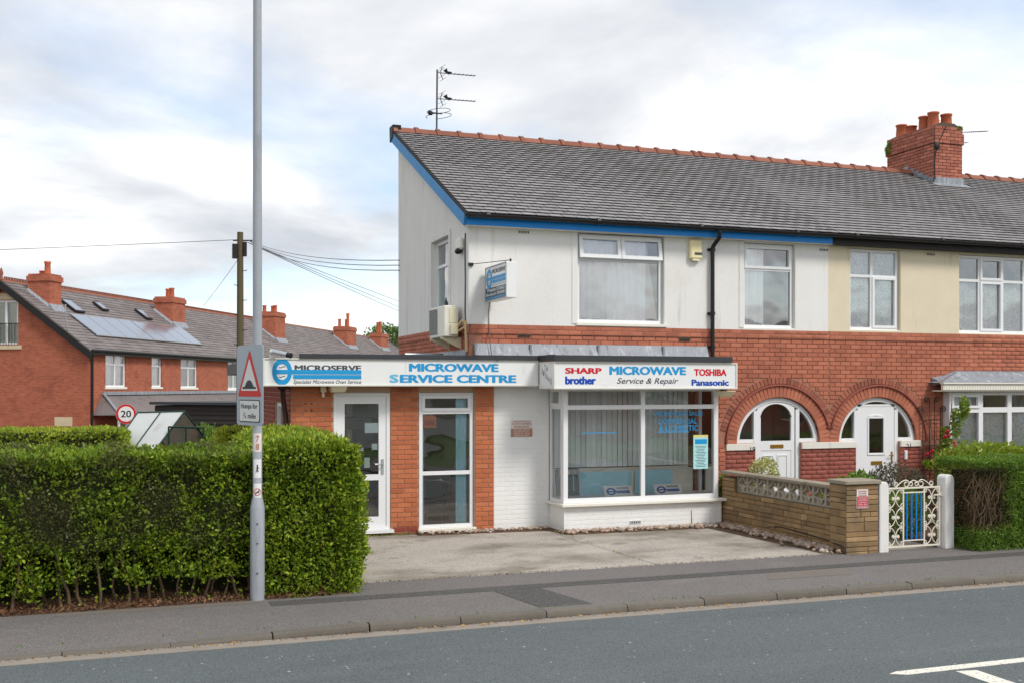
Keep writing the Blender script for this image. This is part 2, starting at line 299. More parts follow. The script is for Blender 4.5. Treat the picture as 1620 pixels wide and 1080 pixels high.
# ------------------------------------------------------------------ mesh builder, things, parts
ORG = {}
class MB:
    def __init__(self, T=None): self.v = []; self.f = []; self.m = []; self.s = []; self.T = T
    def add(self, vs, fs, m=0, smooth=False):
        o = len(self.v)
        for p in vs:
            p = Vector(p)
            self.v.append(self.T @ p if self.T is not None else p)
        for f in fs: self.f.append([o + i for i in f]); self.m.append(m); self.s.append(smooth)
        return self
    def box(self, x0, x1, y0, y1, z0, z1, m=0):
        vs = [(x0, y0, z0), (x1, y0, z0), (x1, y1, z0), (x0, y1, z0), (x0, y0, z1), (x1, y0, z1), (x1, y1, z1), (x0, y1, z1)]
        return self.add(vs, [(0, 3, 2, 1), (4, 5, 6, 7), (0, 1, 5, 4), (1, 2, 6, 5), (2, 3, 7, 6), (3, 0, 4, 7)], m)
    def hexa(self, vs, m=0):      # eight corners: bottom ring then top ring
        return self.add(vs, [(0, 3, 2, 1), (4, 5, 6, 7), (0, 1, 5, 4), (1, 2, 6, 5), (2, 3, 7, 6), (3, 0, 4, 7)], m)
    def quad(self, a, b, c, d, m=0): return self.add([a, b, c, d], [(0, 1, 2, 3)], m)
    def prism(self, pts, a, b, axis='y', m=0):   # polygon extruded along an axis
        n = len(pts)
        def P(p, t): return {'y': (p[0], t, p[1]), 'x': (t, p[0], p[1]), 'z': (p[0], p[1], t)}[axis]
        vs = [P(p, a) for p in pts] + [P(p, b) for p in pts]
        fs = [tuple(range(n)), tuple(range(2 * n - 1, n - 1, -1))] + [(i, i + n, (i + 1) % n + n, (i + 1) % n) for i in range(n)]
        return self.add(vs, fs, m)
    def ring(self, x0, x1, z0, z1, y0, y1, t, m=0, tb=None, tt=None):
        tb = t if tb is None else tb; tt = t if tt is None else tt
        self.box(x0, x0 + t, y0, y1, z0, z1, m); self.box(x1 - t, x1, y0, y1, z0, z1, m)
        self.box(x0 + t, x1 - t, y0, y1, z0, z0 + tb, m); self.box(x0 + t, x1 - t, y0, y1, z1 - tt, z1, m); return self
    def tube(self, pts, r, n=8, m=0, caps=True):
        pts = [Vector(p) for p in pts]; rings = []
        rs = r if isinstance(r, (list, tuple)) else [r] * len(pts)
        prev = None
        for i, p in enumerate(pts):
            t = (pts[min(i + 1, len(pts) - 1)] - pts[max(i - 1, 0)])
            t = t.normalized() if t.length > 1e-9 else Vector((0, 0, 1))
            if prev is None:
                u = t.orthogonal().normalized()
            else:
                u = prev - t * prev.dot(t)
                u = u.normalized() if u.length > 1e-6 else t.orthogonal().normalized()
            prev = u; w = t.cross(u)
            rings.append([p + (u * math.cos(2 * math.pi * k / n) + w * math.sin(2 * math.pi * k / n)) * rs[i] for k in range(n)])
        vs = [q for rg in rings for q in rg]; fs = []
        for i in range(len(rings) - 1):
            for k in range(n): fs.append((i * n + k, i * n + (k + 1) % n, (i + 1) * n + (k + 1) % n, (i + 1) * n + k))
        self.add(vs, fs, m, True)
        if caps: self.add(rings[0], [tuple(range(n))][::-1], m); self.add(rings[-1], [tuple(range(n))], m)
        return self
    def lathe(self, prof, c=(0, 0, 0), n=20, m=0):
        vs = []; fs = []
        for r_, z in prof:
            for k in range(n): vs.append((c[0] + r_ * math.cos(2 * math.pi * k / n), c[1] + r_ * math.sin(2 * math.pi * k / n), c[2] + z))
        for i in range(len(prof) - 1):
            for k in range(n): fs.append((i * n + k, i * n + (k + 1) % n, (i + 1) * n + (k + 1) % n, (i + 1) * n + k))
        self.add(vs, fs, m, True)
        self.add(vs[-n:], [tuple(range(n))], m); self.add(vs[:n], [tuple(range(n - 1, -1, -1))], m); return self
    def ellip(self, c, rx, ry, rz, n=8, k=5, m=0):
        vs = [(c[0], c[1], c[2] - rz)]; fs = []
        for i in range(1, k):
            a = -math.pi / 2 + math.pi * i / k
            for j in range(n): vs.append((c[0] + rx * math.cos(a) * math.cos(2 * math.pi * j / n), c[1] + ry * math.cos(a) * math.sin(2 * math.pi * j / n), c[2] + rz * math.sin(a)))
        vs.append((c[0], c[1], c[2] + rz)); t = len(vs) - 1
        for j in range(n): fs.append((0, 1 + (j + 1) % n, 1 + j)); fs.append((t, 1 + (k - 2) * n + j, 1 + (k - 2) * n + (j + 1) % n))
        for i in range(k - 2):
            for j in range(n): fs.append((1 + i * n + j, 1 + i * n + (j + 1) % n, 1 + (i + 1) * n + (j + 1) % n, 1 + (i + 1) * n + j))
        return self.add(vs, fs, m, True)
    def build(self, name, mats, parent=None, bevel=0.0, base=None):
        me = bpy.data.meshes.new(name)
        o_ = ORG.get(parent.name, Vector((0, 0, 0))) if parent is not None else (Vector(base) if base is not None else Vector((0, 0, 0)))
        me.from_pydata([tuple(p - o_) for p in self.v], [], self.f)
        for mm in (mats if isinstance(mats, (list, tuple)) else [mats]): me.materials.append(mm)
        me.polygons.foreach_set('material_index', self.m); me.polygons.foreach_set('use_smooth', self.s); me.update()
        ob = bpy.data.objects.new(name, me); COL.objects.link(ob)
        if parent is not None: ob.parent = parent
        elif base is not None: ob.location = base
        ORG[ob.name] = o_
        if bevel:
            bm = ob.modifiers.new('edge', 'BEVEL'); bm.width = bevel; bm.segments = 1; bm.limit_method = 'ANGLE'
        return ob
def tag(o, label=None, cat=None, group=None, kind=None):
    if label: o['label'] = label
    if cat: o['category'] = cat
    if group: o['group'] = group
    if kind: o['kind'] = kind
    return o
def thing(name, label, cat, loc=(0, 0, 0), group=None, local=False, rotz=0):
    o = bpy.data.objects.new(name, None); COL.objects.link(o); o.location = loc; o.rotation_euler = (0, 0, rotz); o.empty_display_size = 0.2
    ORG[o.name] = Vector((0, 0, 0)) if local else Vector(loc)
    return tag(o, label, cat, group)
def piece(name, me, parent, loc, scale=(1, 1, 1), rot=(0, 0, 0)):
    o = bpy.data.objects.new(name, me); COL.objects.link(o); o.parent = parent
    o.location = Vector(loc) - ORG.get(parent.name, Vector((0, 0, 0))); o.scale = scale; o.rotation_euler = rot
    return o
def npmesh(name, V, Fq, mats, parent=None, tone=None, base=None, smooth=False):
    """V (n,3), Fq (k,m) faces all of m corners"""
    me = bpy.data.meshes.new(name)
    o_ = np.array(ORG.get(parent.name, Vector((0, 0, 0))) if parent is not None else (base if base is not None else (0, 0, 0)))
    V = np.asarray(V, dtype=np.float32) - o_.astype(np.float32); Fq = np.asarray(Fq, dtype=np.int32); k, m = Fq.shape
    me.vertices.add(len(V)); me.vertices.foreach_set('co', V.ravel()); me.loops.add(k * m); me.loops.foreach_set('vertex_index', Fq.ravel())
    me.polygons.add(k); me.polygons.foreach_set('loop_start', np.arange(0, k * m, m, dtype=np.int32)); me.polygons.foreach_set('loop_total', np.full(k, m, dtype=np.int32))
    if smooth: me.polygons.foreach_set('use_smooth', np.ones(k, dtype=bool))
    me.update(calc_edges=True)
    for mm in (mats if isinstance(mats, (list, tuple)) else [mats]): me.materials.append(mm)
    if tone is not None:
        at = me.attributes.new('tone', 'FLOAT', 'POINT'); at.data.foreach_set('value', np.asarray(tone, dtype=np.float32))
    ob = bpy.data.objects.new(name, me); COL.objects.link(ob)
    if parent is not None: ob.parent = parent
    elif base is not None: ob.location = base
    ORG[ob.name] = Vector([float(q) for q in o_]); return ob
FRONT = Matrix.Identity(4)
def side_T(X0, Y0): return Matrix.Translation((X0, Y0, 0)) @ Matrix.Rotation(-math.pi / 2, 4, 'Z')   # local x runs towards the viewer (-Y), local y goes in (+X)

TEXTS = []
def text(s, parent, box3, mat_, shear=0.0, bold=0.0, name='lettering', spacing=1.0, rot=None, depth=0.002):
    """box3 = (left-bottom point, right-bottom point, left-top point): the lettering is fitted into it"""
    cu = bpy.data.curves.new(name, 'FONT'); cu.body = s; cu.size = 1.0; cu.shear = shear; cu.space_character = spacing; cu.resolution_u = 3
    o = bpy.data.objects.new(name, cu); COL.objects.link(o)
    TEXTS.append((o, [Vector(p) for p in box3], parent, mat_, bold, name))
def fit_texts():
    bpy.context.view_layer.update(); dg = bpy.context.evaluated_depsgraph_get()
    todo = []
    for o, box, par, m, bold, name in TEXTS:
        me = bpy.data.meshes.new_from_object(o.evaluated_get(dg)); todo.append((me, o))
    for (me, o), (_, (p0, p1, p2), par, m, bold, name) in zip(todo, TEXTS):
        cu = o.data; bpy.data.objects.remove(o); bpy.data.curves.remove(cu)
        V = np.array([v.co[:] for v in me.vertices]); F = [list(p.vertices) for p in me.polygons]; bpy.data.meshes.remove(me)
        lo, hi = V.min(0), V.max(0); w, h = max(hi[0] - lo[0], 1e-6), max(hi[1] - lo[1], 1e-6)
        u, t = p1 - p0, p2 - p0; n = u.cross(t).normalized(); o_ = ORG.get(par.name, Vector((0, 0, 0)))
        sh = [(0, 0)] if not bold else [(a * bold, b * bold * .6) for a, b in ((0, 0), (-1, 0), (1, 0), (0, 1), (0, -1), (.7, .7), (-.7, .7), (.7, -.7), (-.7, -.7))]
        VV, FF = [], []
        for k, (dx, dy) in enumerate(sh):
            base = len(VV)
            for v in V:
                p = p0 + u * float((v[0] - lo[0] + dx + bold) / (w + 2 * bold)) + t * float((v[1] - lo[1] + dy + .6 * bold) / (h + 1.2 * bold)) + n * (.0004 + .00012 * k) - o_; VV.append(tuple(p))
            FF += [[i + base for i in f] for f in F]
        me2 = bpy.data.meshes.new(name); me2.from_pydata(VV, [], FF); me2.materials.append(m); me2.update()
        ob = bpy.data.objects.new(name, me2); COL.objects.link(ob); ob.parent = par
def ybox(x0, y0, x1, y1, Y):     # photo box (left, top, right, bottom) on the plane Y
    a, b, c = atY(x0, y1, Y), atY(x1, y1, Y), atY(x0, y0, Y)
    z0 = (a[2] + b[2]) / 2
    return ((a[0], Y, z0), (b[0], Y, z0), (a[0], Y, z0 + (c[2] - a[2])))

# bricks -------------------------------------------------------------
def unit_brick():
    mb = MB(); cx, cz = 0.022, 0.07
    f = [(-.5 + cx, -1, -.5 + cz), (.5 - cx, -1, -.5 + cz), (.5 - cx, -1, .5 - cz), (-.5 + cx, -1, .5 - cz)]
    g = [(-.5, -.6, -.5), (.5, -.6, -.5), (.5, -.6, .5), (-.5, -.6, .5)]
    h = [(-.5, .0, -.5), (.5, .0, -.5), (.5, .0, .5), (-.5, .0, .5)]
    fs = [(0, 1, 2, 3)] + [(4 + i, 4 + (i + 1) % 4, (i + 1) % 4, i) for i in range(4)] + [(8 + i, 8 + (i + 1) % 4, 4 + (i + 1) % 4, 4 + i) for i in range(4)]
    return f + g + h, fs
UB_V, UB_F = unit_brick()
BRICK_ME = {}
def brick_mesh(m):
    if m.name not in BRICK_ME:
        me = bpy.data.meshes.new('brick'); me.from_pydata(UB_V, [], UB_F); me.materials.append(m); me.update(); BRICK_ME[m.name] = me
    return BRICK_ME[m.name]
def plan_bricks(u0, u1, z0, z1, holes=(), ellipses=(), L=0.225, H=0.075, J=0.010, off=0.0, jit=0.0):
    """holes: (u0,u1,z0,z1); ellipses: (cu, cz, ru, rz) above cz only. Returns bricks (centre u, centre z, length, height)"""
    out = []; n = int(round((z1 - z0) / H)); H = (z1 - z0) / max(n, 1)
    for r in range(n):
        a, b = z0 + r * H, z0 + (r + 1) * H; zc = (a + b) / 2
        iv = [(u0, u1)]
        cuts = [(h[0], h[1]) for h in holes if h[2] < b - 0.02 and h[3] > a + 0.02]
        for cu, cz, ru, rz in ellipses:
            if b > cz and zc - cz < rz:
                w = ru * math.sqrt(max(0, 1 - ((max(a, cz) - cz) / rz) ** 2)); cuts.append((cu - w, cu + w))
        for c0, c1 in cuts:
            iv = [q for i0, i1 in iv for q in (((i0, min(i1, c0)), (max(i0, c1), i1))) if q[1] - q[0] > 0.03]
        st = u0 + off - (L / 2 if r % 2 else 0) - L
        for i0, i1 in iv:
            k = math.floor((i0 - st) / L)
            u = st + k * L
            while u < i1 - 1e-6:
                x0, x1 = max(u, i0), min(u + L, i1)
                if x1 - x0 > 0.035: out.append(((x0 + x1) / 2, zc, x1 - x0 - J, H - J))
                u += L
    return out
def place_bricks(bricks, parent, m, T=FRONT, plane=0.0, proud=0.012, limit=300, rz=0.0, name='brick', jit=0.0015):
    """plane: local y of the mortar face; bricks stand proud towards -y"""
    cam_p = Vector((0, 0, CAM_H))
    bricks = sorted(bricks, key=lambda b: ((T @ Vector((b[0], plane, b[1]))) - cam_p).length - 3 * b[2])
    me = brick_mesh(m)
    for u, z, l, h in bricks[:limit]:
        p = proud + random.uniform(-jit, jit)
        piece(name, me, parent, T @ Vector((u, plane, z)), (l, p, h), (0, random.uniform(-.004, .004), rz))
    rest = bricks[limit:]
    if rest:
        V0 = np.array(UB_V); F0 = np.array(UB_F); nv = len(V0); VV = []; FF = []
        A = np.array(T)
        for i, (u, z, l, h) in enumerate(rest):
            q = V0 * np.array([l, proud + random.uniform(-jit, jit), h]) + np.array([u, plane, z])
            VV.append(q @ A[:3, :3].T + A[:3, 3]); FF.append(F0 + i * nv)
        tag(npmesh('brickwork', np.concatenate(VV), np.concatenate(FF), m, parent), kind='stuff')
def wall_cells(mb, u0, u1, z0, z1, y0, y1, holes, m=0):
    us = sorted({u0, u1, *[h[0] for h in holes], *[h[1] for h in holes]}); us = [u for u in us if u0 <= u <= u1]
    for a, b in zip(us, us[1:]):
        if b - a < 1e-5: continue
        c = (a + b) / 2; hs = sorted([(h[2], h[3]) for h in holes if h[0] < c < h[1]]); z = z0
        for p, q in hs:
            if p > z + 1e-5: mb.box(a, b, y0, y1, z, min(p, z1), m)
            z = max(z, q)
        if z < z1 - 1e-5: mb.box(a, b, y0, y1, z, z1, m)
    return mb
def ell_holes(cu, cz, ru, rz, n=28):
    hs = []
    for i in range(n):
        a0, a1 = cu - ru + 2 * ru * i / n, cu - ru + 2 * ru * (i + 1) / n
        t = max(abs(a0 - cu), abs(a1 - cu)) if False else min(abs(a0 - cu), abs(a1 - cu))
        hs.append((a0, a1, cz, cz + rz * math.sqrt(max(0, 1 - (t / ru) ** 2))))
    return hs

# windows ------------------------------------------------------------
def window(parent, T, x0, x1, z0, z1, y, cols, rows, f=0.055, d=0.06, mul=0.05, sash=(), sill=None, gm=None, name='window', sash_t=0.035, sash_out=0.018, fm=None, open_top=()):
    """frame front face at local y; cols = inner x boundaries, rows = inner z boundaries (a list, or one list per column)"""
    gm = gm or GLASS; fm = fm or M_upvc
    mb = MB(T); mb.ring(x0, x1, z0, z1, y, y + d, f)
    xs = [x0 + f] + [c for c in cols] + [x1 - f]; panes = []
    for i, c in enumerate(cols): mb.box(c - mul / 2, c + mul / 2, y + 0.002, y + d - 0.002, z0 + f, z1 - f)
    for ci in range(len(xs) - 1):
        a = xs[ci] + (mul / 2 if ci > 0 else 0); b = xs[ci + 1] - (mul / 2 if ci < len(xs) - 2 else 0)
        rr = rows[ci] if rows and isinstance(rows[0], (list, tuple)) else rows
        zs = [z0 + f] + list(rr) + [z1 - f]
        for q in rr: mb.box(a, b, y + 0.004, y + d - 0.004, q - mul / 2, q + mul / 2)
        for ri in range(len(zs) - 1):
            p = zs[ri] + (mul / 2 if ri > 0 else 0); q = zs[ri + 1] - (mul / 2 if ri < len(zs) - 2 else 0)
            panes.append((ci, ri, a, b, p, q))
    fr = mb.build(name, fm, parent)
    for ci, ri, a, b, p, q in panes:
        if (ci, ri) in open_top:      # top-hung vent swung outwards
            ang = R(7); TT = T @ Matrix.Translation((0, y - 0.02, q + 0.02)) @ Matrix.Rotation(-ang, 4, 'X') @ Matrix.Translation((0, 0, -(q + 0.02)))
            s = MB(TT); s.ring(a - 0.03, b + 0.03, p - 0.03, q + 0.03, -0.03, 0.025, 0.07); so = s.build('casement', fm, fr)
            g = MB(TT); g.quad((a + 0.04, 0, p + 0.04), (b - 0.04, 0, p + 0.04), (b - 0.04, 0, q - 0.04), (a + 0.04, 0, q - 0.04)); g.build('pane', gm, fr)
            continue
        if (ci, ri) in sash or sash == 'all':
            s = MB(T); s.ring(a - 0.012, b + 0.012, p - 0.012, q + 0.012, y - sash_out, y + d * 0.6, sash_t + 0.012); s.build('casement', fm, fr)
            a, b, p, q = a + sash_t - 0.003, b - sash_t + 0.003, p + sash_t - 0.003, q - sash_t + 0.003
        g = MB(T); g.quad((a, y + d * 0.5, p), (b, y + d * 0.5, p), (b, y + d * 0.5, q), (a, y + d * 0.5, q)); g.build('pane', gm, fr)
    if sill:
        s = MB(T); s.box(x0 - sill[0], x1 + sill[0], y - sill[1], y + d * 0.7, z0 - sill[2], z0 - 0.002); s.build('sill', M_upvc_dirty, fr, bevel=0.004)
    return fr
def curtain(parent, T, x0, x1, z0, z1, y, m, amp=0.025, wl=0.11, name='curtain', n=None, ph=0.0):
    n = n or max(8, int((x1 - x0) / wl * 8)); vs = []; fs = []
    for i in range(n + 1):
        x = x0 + (x1 - x0) * i / n; w = math.sin(2 * math.pi * x / wl + ph) + 0.5 * math.sin(2 * math.pi * x / (wl * 2.7) + 1.3 + ph)
        vs += [(x, y + amp * 0.6 * w, z0), (x + 0.01 * math.sin(7 * x), y + amp * w, z0 + (z1 - z0) * 0.5), (x, y + amp * 0.8 * w, z1)]
    for i in range(n):
        for j in range(2): fs.append((i * 3 + j, (i + 1) * 3 + j, (i + 1) * 3 + j + 1, i * 3 + j + 1))
    mb = MB(T); mb.add(vs, fs, 0, True); return mb.build(name, m, parent)
def room(parent, T, x0, x1, y0, y1, z0, z1, m, name='room_lining', mf=None):
    mb = MB(T); mb.quad((x0, y1, z0), (x1, y1, z0), (x1, y1, z1), (x0, y1, z1)); mb.quad((x0, y0, z0), (x0, y1, z0), (x0, y1, z1), (x0, y0, z1))
    mb.quad((x1, y0, z0), (x1, y1, z0), (x1, y1, z1), (x1, y0, z1)); mb.quad((x0, y0, z1), (x1, y0, z1), (x1, y1, z1), (x0, y1, z1)); mb.quad((x0, y0, z0), (x1, y0, z0), (x1, y1, z0), (x0, y1, z0), 1)
    return mb.build(name, [m, mf or m], parent)

# slates -------------------------------------------------------------
SL_V = [(-.5, 0, 0), (.5, 0, 0), (.5, 1, 0), (-.5, 1, 0), (-.5, 0, 1), (.5, 0, 1), (.5, 1, 1), (-.5, 1, 1)]
SL_F = [(0, 3, 2, 1), (4, 5, 6, 7), (0, 1, 5, 4), (1, 2, 6, 5), (2, 3, 7, 6), (3, 0, 4, 7)]
def slate_roof(parent, x0, x1, y0, z0, y1, z1, w, gauge, limit, m, th=0.012, skip=None):
    pitch = math.atan2(z1 - z0, y1 - y0); SLn = math.hypot(z1 - z0, y1 - y0); n = int(SLn / gauge); gauge = SLn / n
    up = Vector((0, math.cos(pitch), math.sin(pitch))); nor = Vector((0, -math.sin(pitch), math.cos(pitch)))
    tilt = math.atan2(2.0 * th, gauge * 1.25); lst = []
    for r in range(n):
        x = x0 - (w / 2 if r % 2 else 0)
        while x < x1 - 0.02:
            a, b = max(x, x0), min(x + w, x1)
            if b - a > 0.04:
                p = Vector(((a + b) / 2, y0, z0)) + up * (r * gauge + random.uniform(-.006, .006)) + nor * (th * 2.2)
                if skip is None or not skip(p): lst.append((p, b - a - 0.013, gauge * 1.22, pitch - tilt + random.uniform(-.012, .004), random.uniform(-.012, .012)))
            x += w
    lst = [(p, l, g, a, tw if random.random() > .02 else random.uniform(-.07, .07)) for p, l, g, a, tw in lst]
    cam_p = Vector((0, 0, CAM_H)); lst.sort(key=lambda q: (q[0] - cam_p).length)
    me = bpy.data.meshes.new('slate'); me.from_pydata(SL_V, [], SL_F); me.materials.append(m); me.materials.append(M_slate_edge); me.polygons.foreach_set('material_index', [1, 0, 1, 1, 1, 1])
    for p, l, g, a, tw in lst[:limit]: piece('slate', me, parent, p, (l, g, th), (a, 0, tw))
    rest = lst[limit:]
    if rest:
        V0 = np.array(SL_V); F0 = np.array(SL_F); VV = []; FF = []
        for i, (p, l, g, a, tw) in enumerate(rest):
            q = V0 * np.array([l, g, th]); ca, sa = math.cos(a), math.sin(a)
            q = np.stack([q[:, 0] + tw * -q[:, 1], q[:, 1] * ca - q[:, 2] * sa, q[:, 1] * sa + q[:, 2] * ca], 1) + np.array(p)
            VV.append(q); FF.append(F0 + i * 8)
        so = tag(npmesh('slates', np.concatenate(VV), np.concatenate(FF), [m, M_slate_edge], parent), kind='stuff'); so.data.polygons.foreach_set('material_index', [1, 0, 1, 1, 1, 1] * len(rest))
def ridge_tiles(parent, x0, x1, y, z, step=0.45, m=None):
    prof = [(-.17, -.10), (-.09, -.01), (0, .035), (.09, -.01), (.17, -.10)]
    inn = [(p[0] * .86, p[1] - .025) for p in prof][::-1]
    mb = MB(); L = step - 0.008
    mb.prism(prof + inn, 0, L, 'x')
    mb.prism([(p[0] * 1.18, p[1] + (0.028 if abs(p[0]) < .1 else -.004)) for p in prof] + inn, -0.035, 0.045, 'x')
    me_o = mb.build('ridge_tile', m or M_ridge); me = me_o.data; bpy.data.objects.remove(me_o)
    x = x0
    while x < x1 - 0.05:
        piece('ridge_tile', me, parent, (x, y, z), (1, 1, 1), (random.uniform(-.03, .03), random.uniform(-.012, .012), 0)); x += step

# leaves -------------------------------------------------------------
def leaf_mesh(name, P, Nrm, size, m, parent, tone=None, up=0.5, spread=0.9, aspect=0.5):
    n = len(P); d = Nrm + rng.normal(0, spread, (n, 3)); d[:, 2] += up; d /= np.linalg.norm(d, axis=1)[:, None] + 1e-9       # leaf axis
    s = rng.normal(0, 1, (n, 3)); s -= (s * d).sum(1)[:, None] * d; s /= np.linalg.norm(s, axis=1)[:, None] + 1e-9
    nn = np.cross(d, s); L = size * rng.uniform(0.6, 1.25, n)[:, None]
    a = P - d * L * .5; c = P + d * L * .5; b = P + s * L * aspect * .5 + nn * L * .10 - d * L * .05; e = P - s * L * aspect * .5 + nn * L * .10 - d * L * .05
    V = np.stack([a, b, c, e], 1).reshape(-1, 3); Fq = np.arange(4 * n).reshape(n, 4)
    return npmesh(name, V, Fq, m, parent, None if tone is None else np.repeat(tone, 4))
def wob(P, f=2.0, s=0.0):
    return (np.sin(P[:, 0] * f * 1.7 + P[:, 2] * f * 1.1 + s) + np.sin(P[:, 1] * f * 1.3 - P[:, 2] * f * 2.1 + 1.7 + s) + np.sin((P[:, 0] + P[:, 1]) * f * 2.9 + P[:, 2] * f * 2.3 + 0.4 + s) + .7 * np.sin(P[:, 0] * f * 5.3 - P[:, 2] * f * 4.7 + s)) / 3.7
def box_points(n, lo, hi, r, faces):
    """n points over the chosen faces ('-x','+x','-y','+y','+z') of a box with edges rounded by r; returns points and normals"""
    lo, hi = np.array(lo, float), np.array(hi, float); d = hi - lo
    ar = {'-x': d[1] * d[2], '+x': d[1] * d[2], '-y': d[0] * d[2], '+y': d[0] * d[2], '+z': d[0] * d[1]}
    tot = sum(ar[f] for f in faces); P = []
    for f in faces:
        k = int(n * ar[f] / tot); q = lo + rng.random((k, 3)) * d; ax = 'xyz'.index(f[1]); q[:, ax] = hi[ax] if f[0] == '+' else lo[ax]; P.append(q)
    P = np.concatenate(P); q = np.clip(P, lo + r, hi - r); q[:, 2] = np.clip(P[:, 2], lo[2], hi[2] - r); v = P - q; ln = np.linalg.norm(v, axis=1)[:, None] + 1e-9
    out = q + v / ln * r; out[:, 2] += rng.normal(0, .035, len(out)) * (np.abs(v[:, 2]) < .5 * ln[:, 0]); return out, v / ln
def blob_points(n, c, rad, lump=0.25):
    v = rng.normal(0, 1, (n, 3)); v /= np.linalg.norm(v, axis=1)[:, None]
    rr = 1 - np.abs(rng.normal(0, .22, n)); rr *= 1 + lump * wob(v, 2.2, c[0])
    return np.array(c) + v * rr[:, None] * np.array(rad), v

# ================================================================== THE SETTING
tag(MB().box(-400, 500, -300, 600, -0.62, -0.60).build('ground', M_grass), kind='structure')
tag(MB().box(-70, 90, 4.3, 10.0, -0.25, 0.032).build('road', M_asphalt), kind='structure')
tag(MB().box(-70, 90, 10.0, 10.195, -0.25, 0.036).build('road_channel', M_channel), kind='structure')
tag(MB().box(-70, 90, 1.6, 4.297, -0.25, 0.1).build('near_pavement', M_pave), kind='structure')
tag(MB().box(-70, 90, -40, 1.597, -0.25, 0.12).build('near_garden', M_grass), kind='structure')
tag(MB().box(-70, 2.3, 12.403, 60, -0.25, 0.06).box(9.6, 90, 12.403, 60, -0.25, 0.06).box(2.3, 9.6, 22.3, 60, -0.25, 0.06).build('garden_soil', M_soil), kind='structure')
KY0, KY1 = 10.2, 10.33
def ktop(x): return 0.052 + 0.053 * min(1, max(0, (x - 0.35) / 1.5))
mb = MB(); xs = [-70, -5, -1, 0.35, 0.85, 1.35, 1.85, 5, 90]
for a, b in zip(xs, xs[1:]):
    za, zb = ktop(a) - 0.004, ktop(b) - 0.004
    mb.hexa([(a, KY1, -.25), (b, KY1, -.25), (b, 11.2, -.25), (a, 11.2, -.25), (a, KY1, za), (b, KY1, zb), (b, 11.2, .1), (a, 11.2, .1)])
mb.box(-70, 90, 11.2, 12.4, -.25, .1)
pave = tag(mb.build('pavement', M_pave), kind='structure')
# reinstated strips and patches in the tarmac
def sheet(name, pts, z, m): return tag(MB().prism(pts, z - 0.003, z, 'z').build(name, m, None), kind='structure')
def strip(x0, x1, y0, y1, z, m, wav=0.012, n=26):
    lo = [(x0 + (x1 - x0) * i / n, y0 + random.uniform(-wav, wav)) for i in range(n + 1)]; hi = [(x0 + (x1 - x0) * i / n, y1 + random.uniform(-wav, wav)) for i in range(n + 1)]
    return lo + hi[::-1]
sheet('trench_patch', strip(1.4, 40, 11.42, 11.66, 0, 0), 0.104, M_pave_dark)
sheet('trench_patch', [(4.02, 10.42), (4.62, 10.42), (4.42, 11.4), (3.86, 11.4)], 0.104, M_pave_dark)
sheet('tarmac_patch', [(7.15, 11.0), (8.35, 10.98), (8.62, 11.38), (7.45, 11.4)], 0.104, M_pave_lite)
sheet('tarmac_patch', strip(-0.7, 1.35, 11.62, 11.785, 0, 0, .008), 0.104, M_pave_lite)
sheet('tarmac_patch', [(-6.0, 11.24), (-1.55, 11.24), (-1.32, 11.75), (-6.0, 11.75)], 0.104, M_channel)
# kerb stones
kerb = tag(MB().box(-70, 90, KY0 + .01, KY1 - .01, -.25, -0.02).build('kerb', M_kerb), kind='structure')
km = MB()
km.prism([(0, 0), (0.128, 0), (0.128, 1), (0.016, 1), (0.006, 0.93), (0, 0.82)], -0.452, 0.452, 'x')
ko = km.build('kerb_stone', M_kerb); kme = ko.data; bpy.data.objects.remove(ko)
x = -5.6
while x < 17.5:
    za, zb = ktop(x - .45), ktop(x + .45); h = 0.15 + (za + zb) / 2
    piece('kerb_stone', kme, kerb, (x, KY0 + random.uniform(-.004, .004), -0.15), (1, 1, h + random.uniform(-.004, .004)), (0, -math.atan2(zb - za, .9) , random.uniform(-.004, .004)))
    x += 0.916
# road markings
road_mark = tag(MB().prism([(5.9, 7.27), (6.02, 7.2), (13.5, 7.2), (13.5, 7.31), (6.0, 7.31)], 0.033, 0.037, 'z').prism([(6.47, 7.15), (6.66, 7.12), (6.66, 5.2), (6.47, 5.2)], 0.033, 0.037, 'z').build('road_marking', M_line), kind='structure')
# concrete drive in two slabs
drive = tag(MB().box(2.3, 9.6, 12.404, 22.3, -.25, 0.06).build('driveway', M_dark_gap), kind='structure')
def slab(pts): return MB().prism(pts, 0.06, 0.1, 'z').build('slab', M_drive, drive)
slab([(2.45, 12.41), (6.42, 12.40), (6.30, 14.8), (6.25, 16.3), (2.3, 16.3), (2.3, 13)])
slab([(6.435, 12.405), (9.595, 12.405), (9.595, 12.7), (9.36, 12.8), (9.36, 16.3), (6.265, 16.3), (6.315, 14.8)])
sheet('garden_path', [(9.93, 12.41), (10.95, 12.41), (11.1, 13.6), (13.5, 15.2), (13.5, 16.28), (12.4, 16.28), (12.3, 15.6), (10.2, 13.9)], 0.085, M_drive)

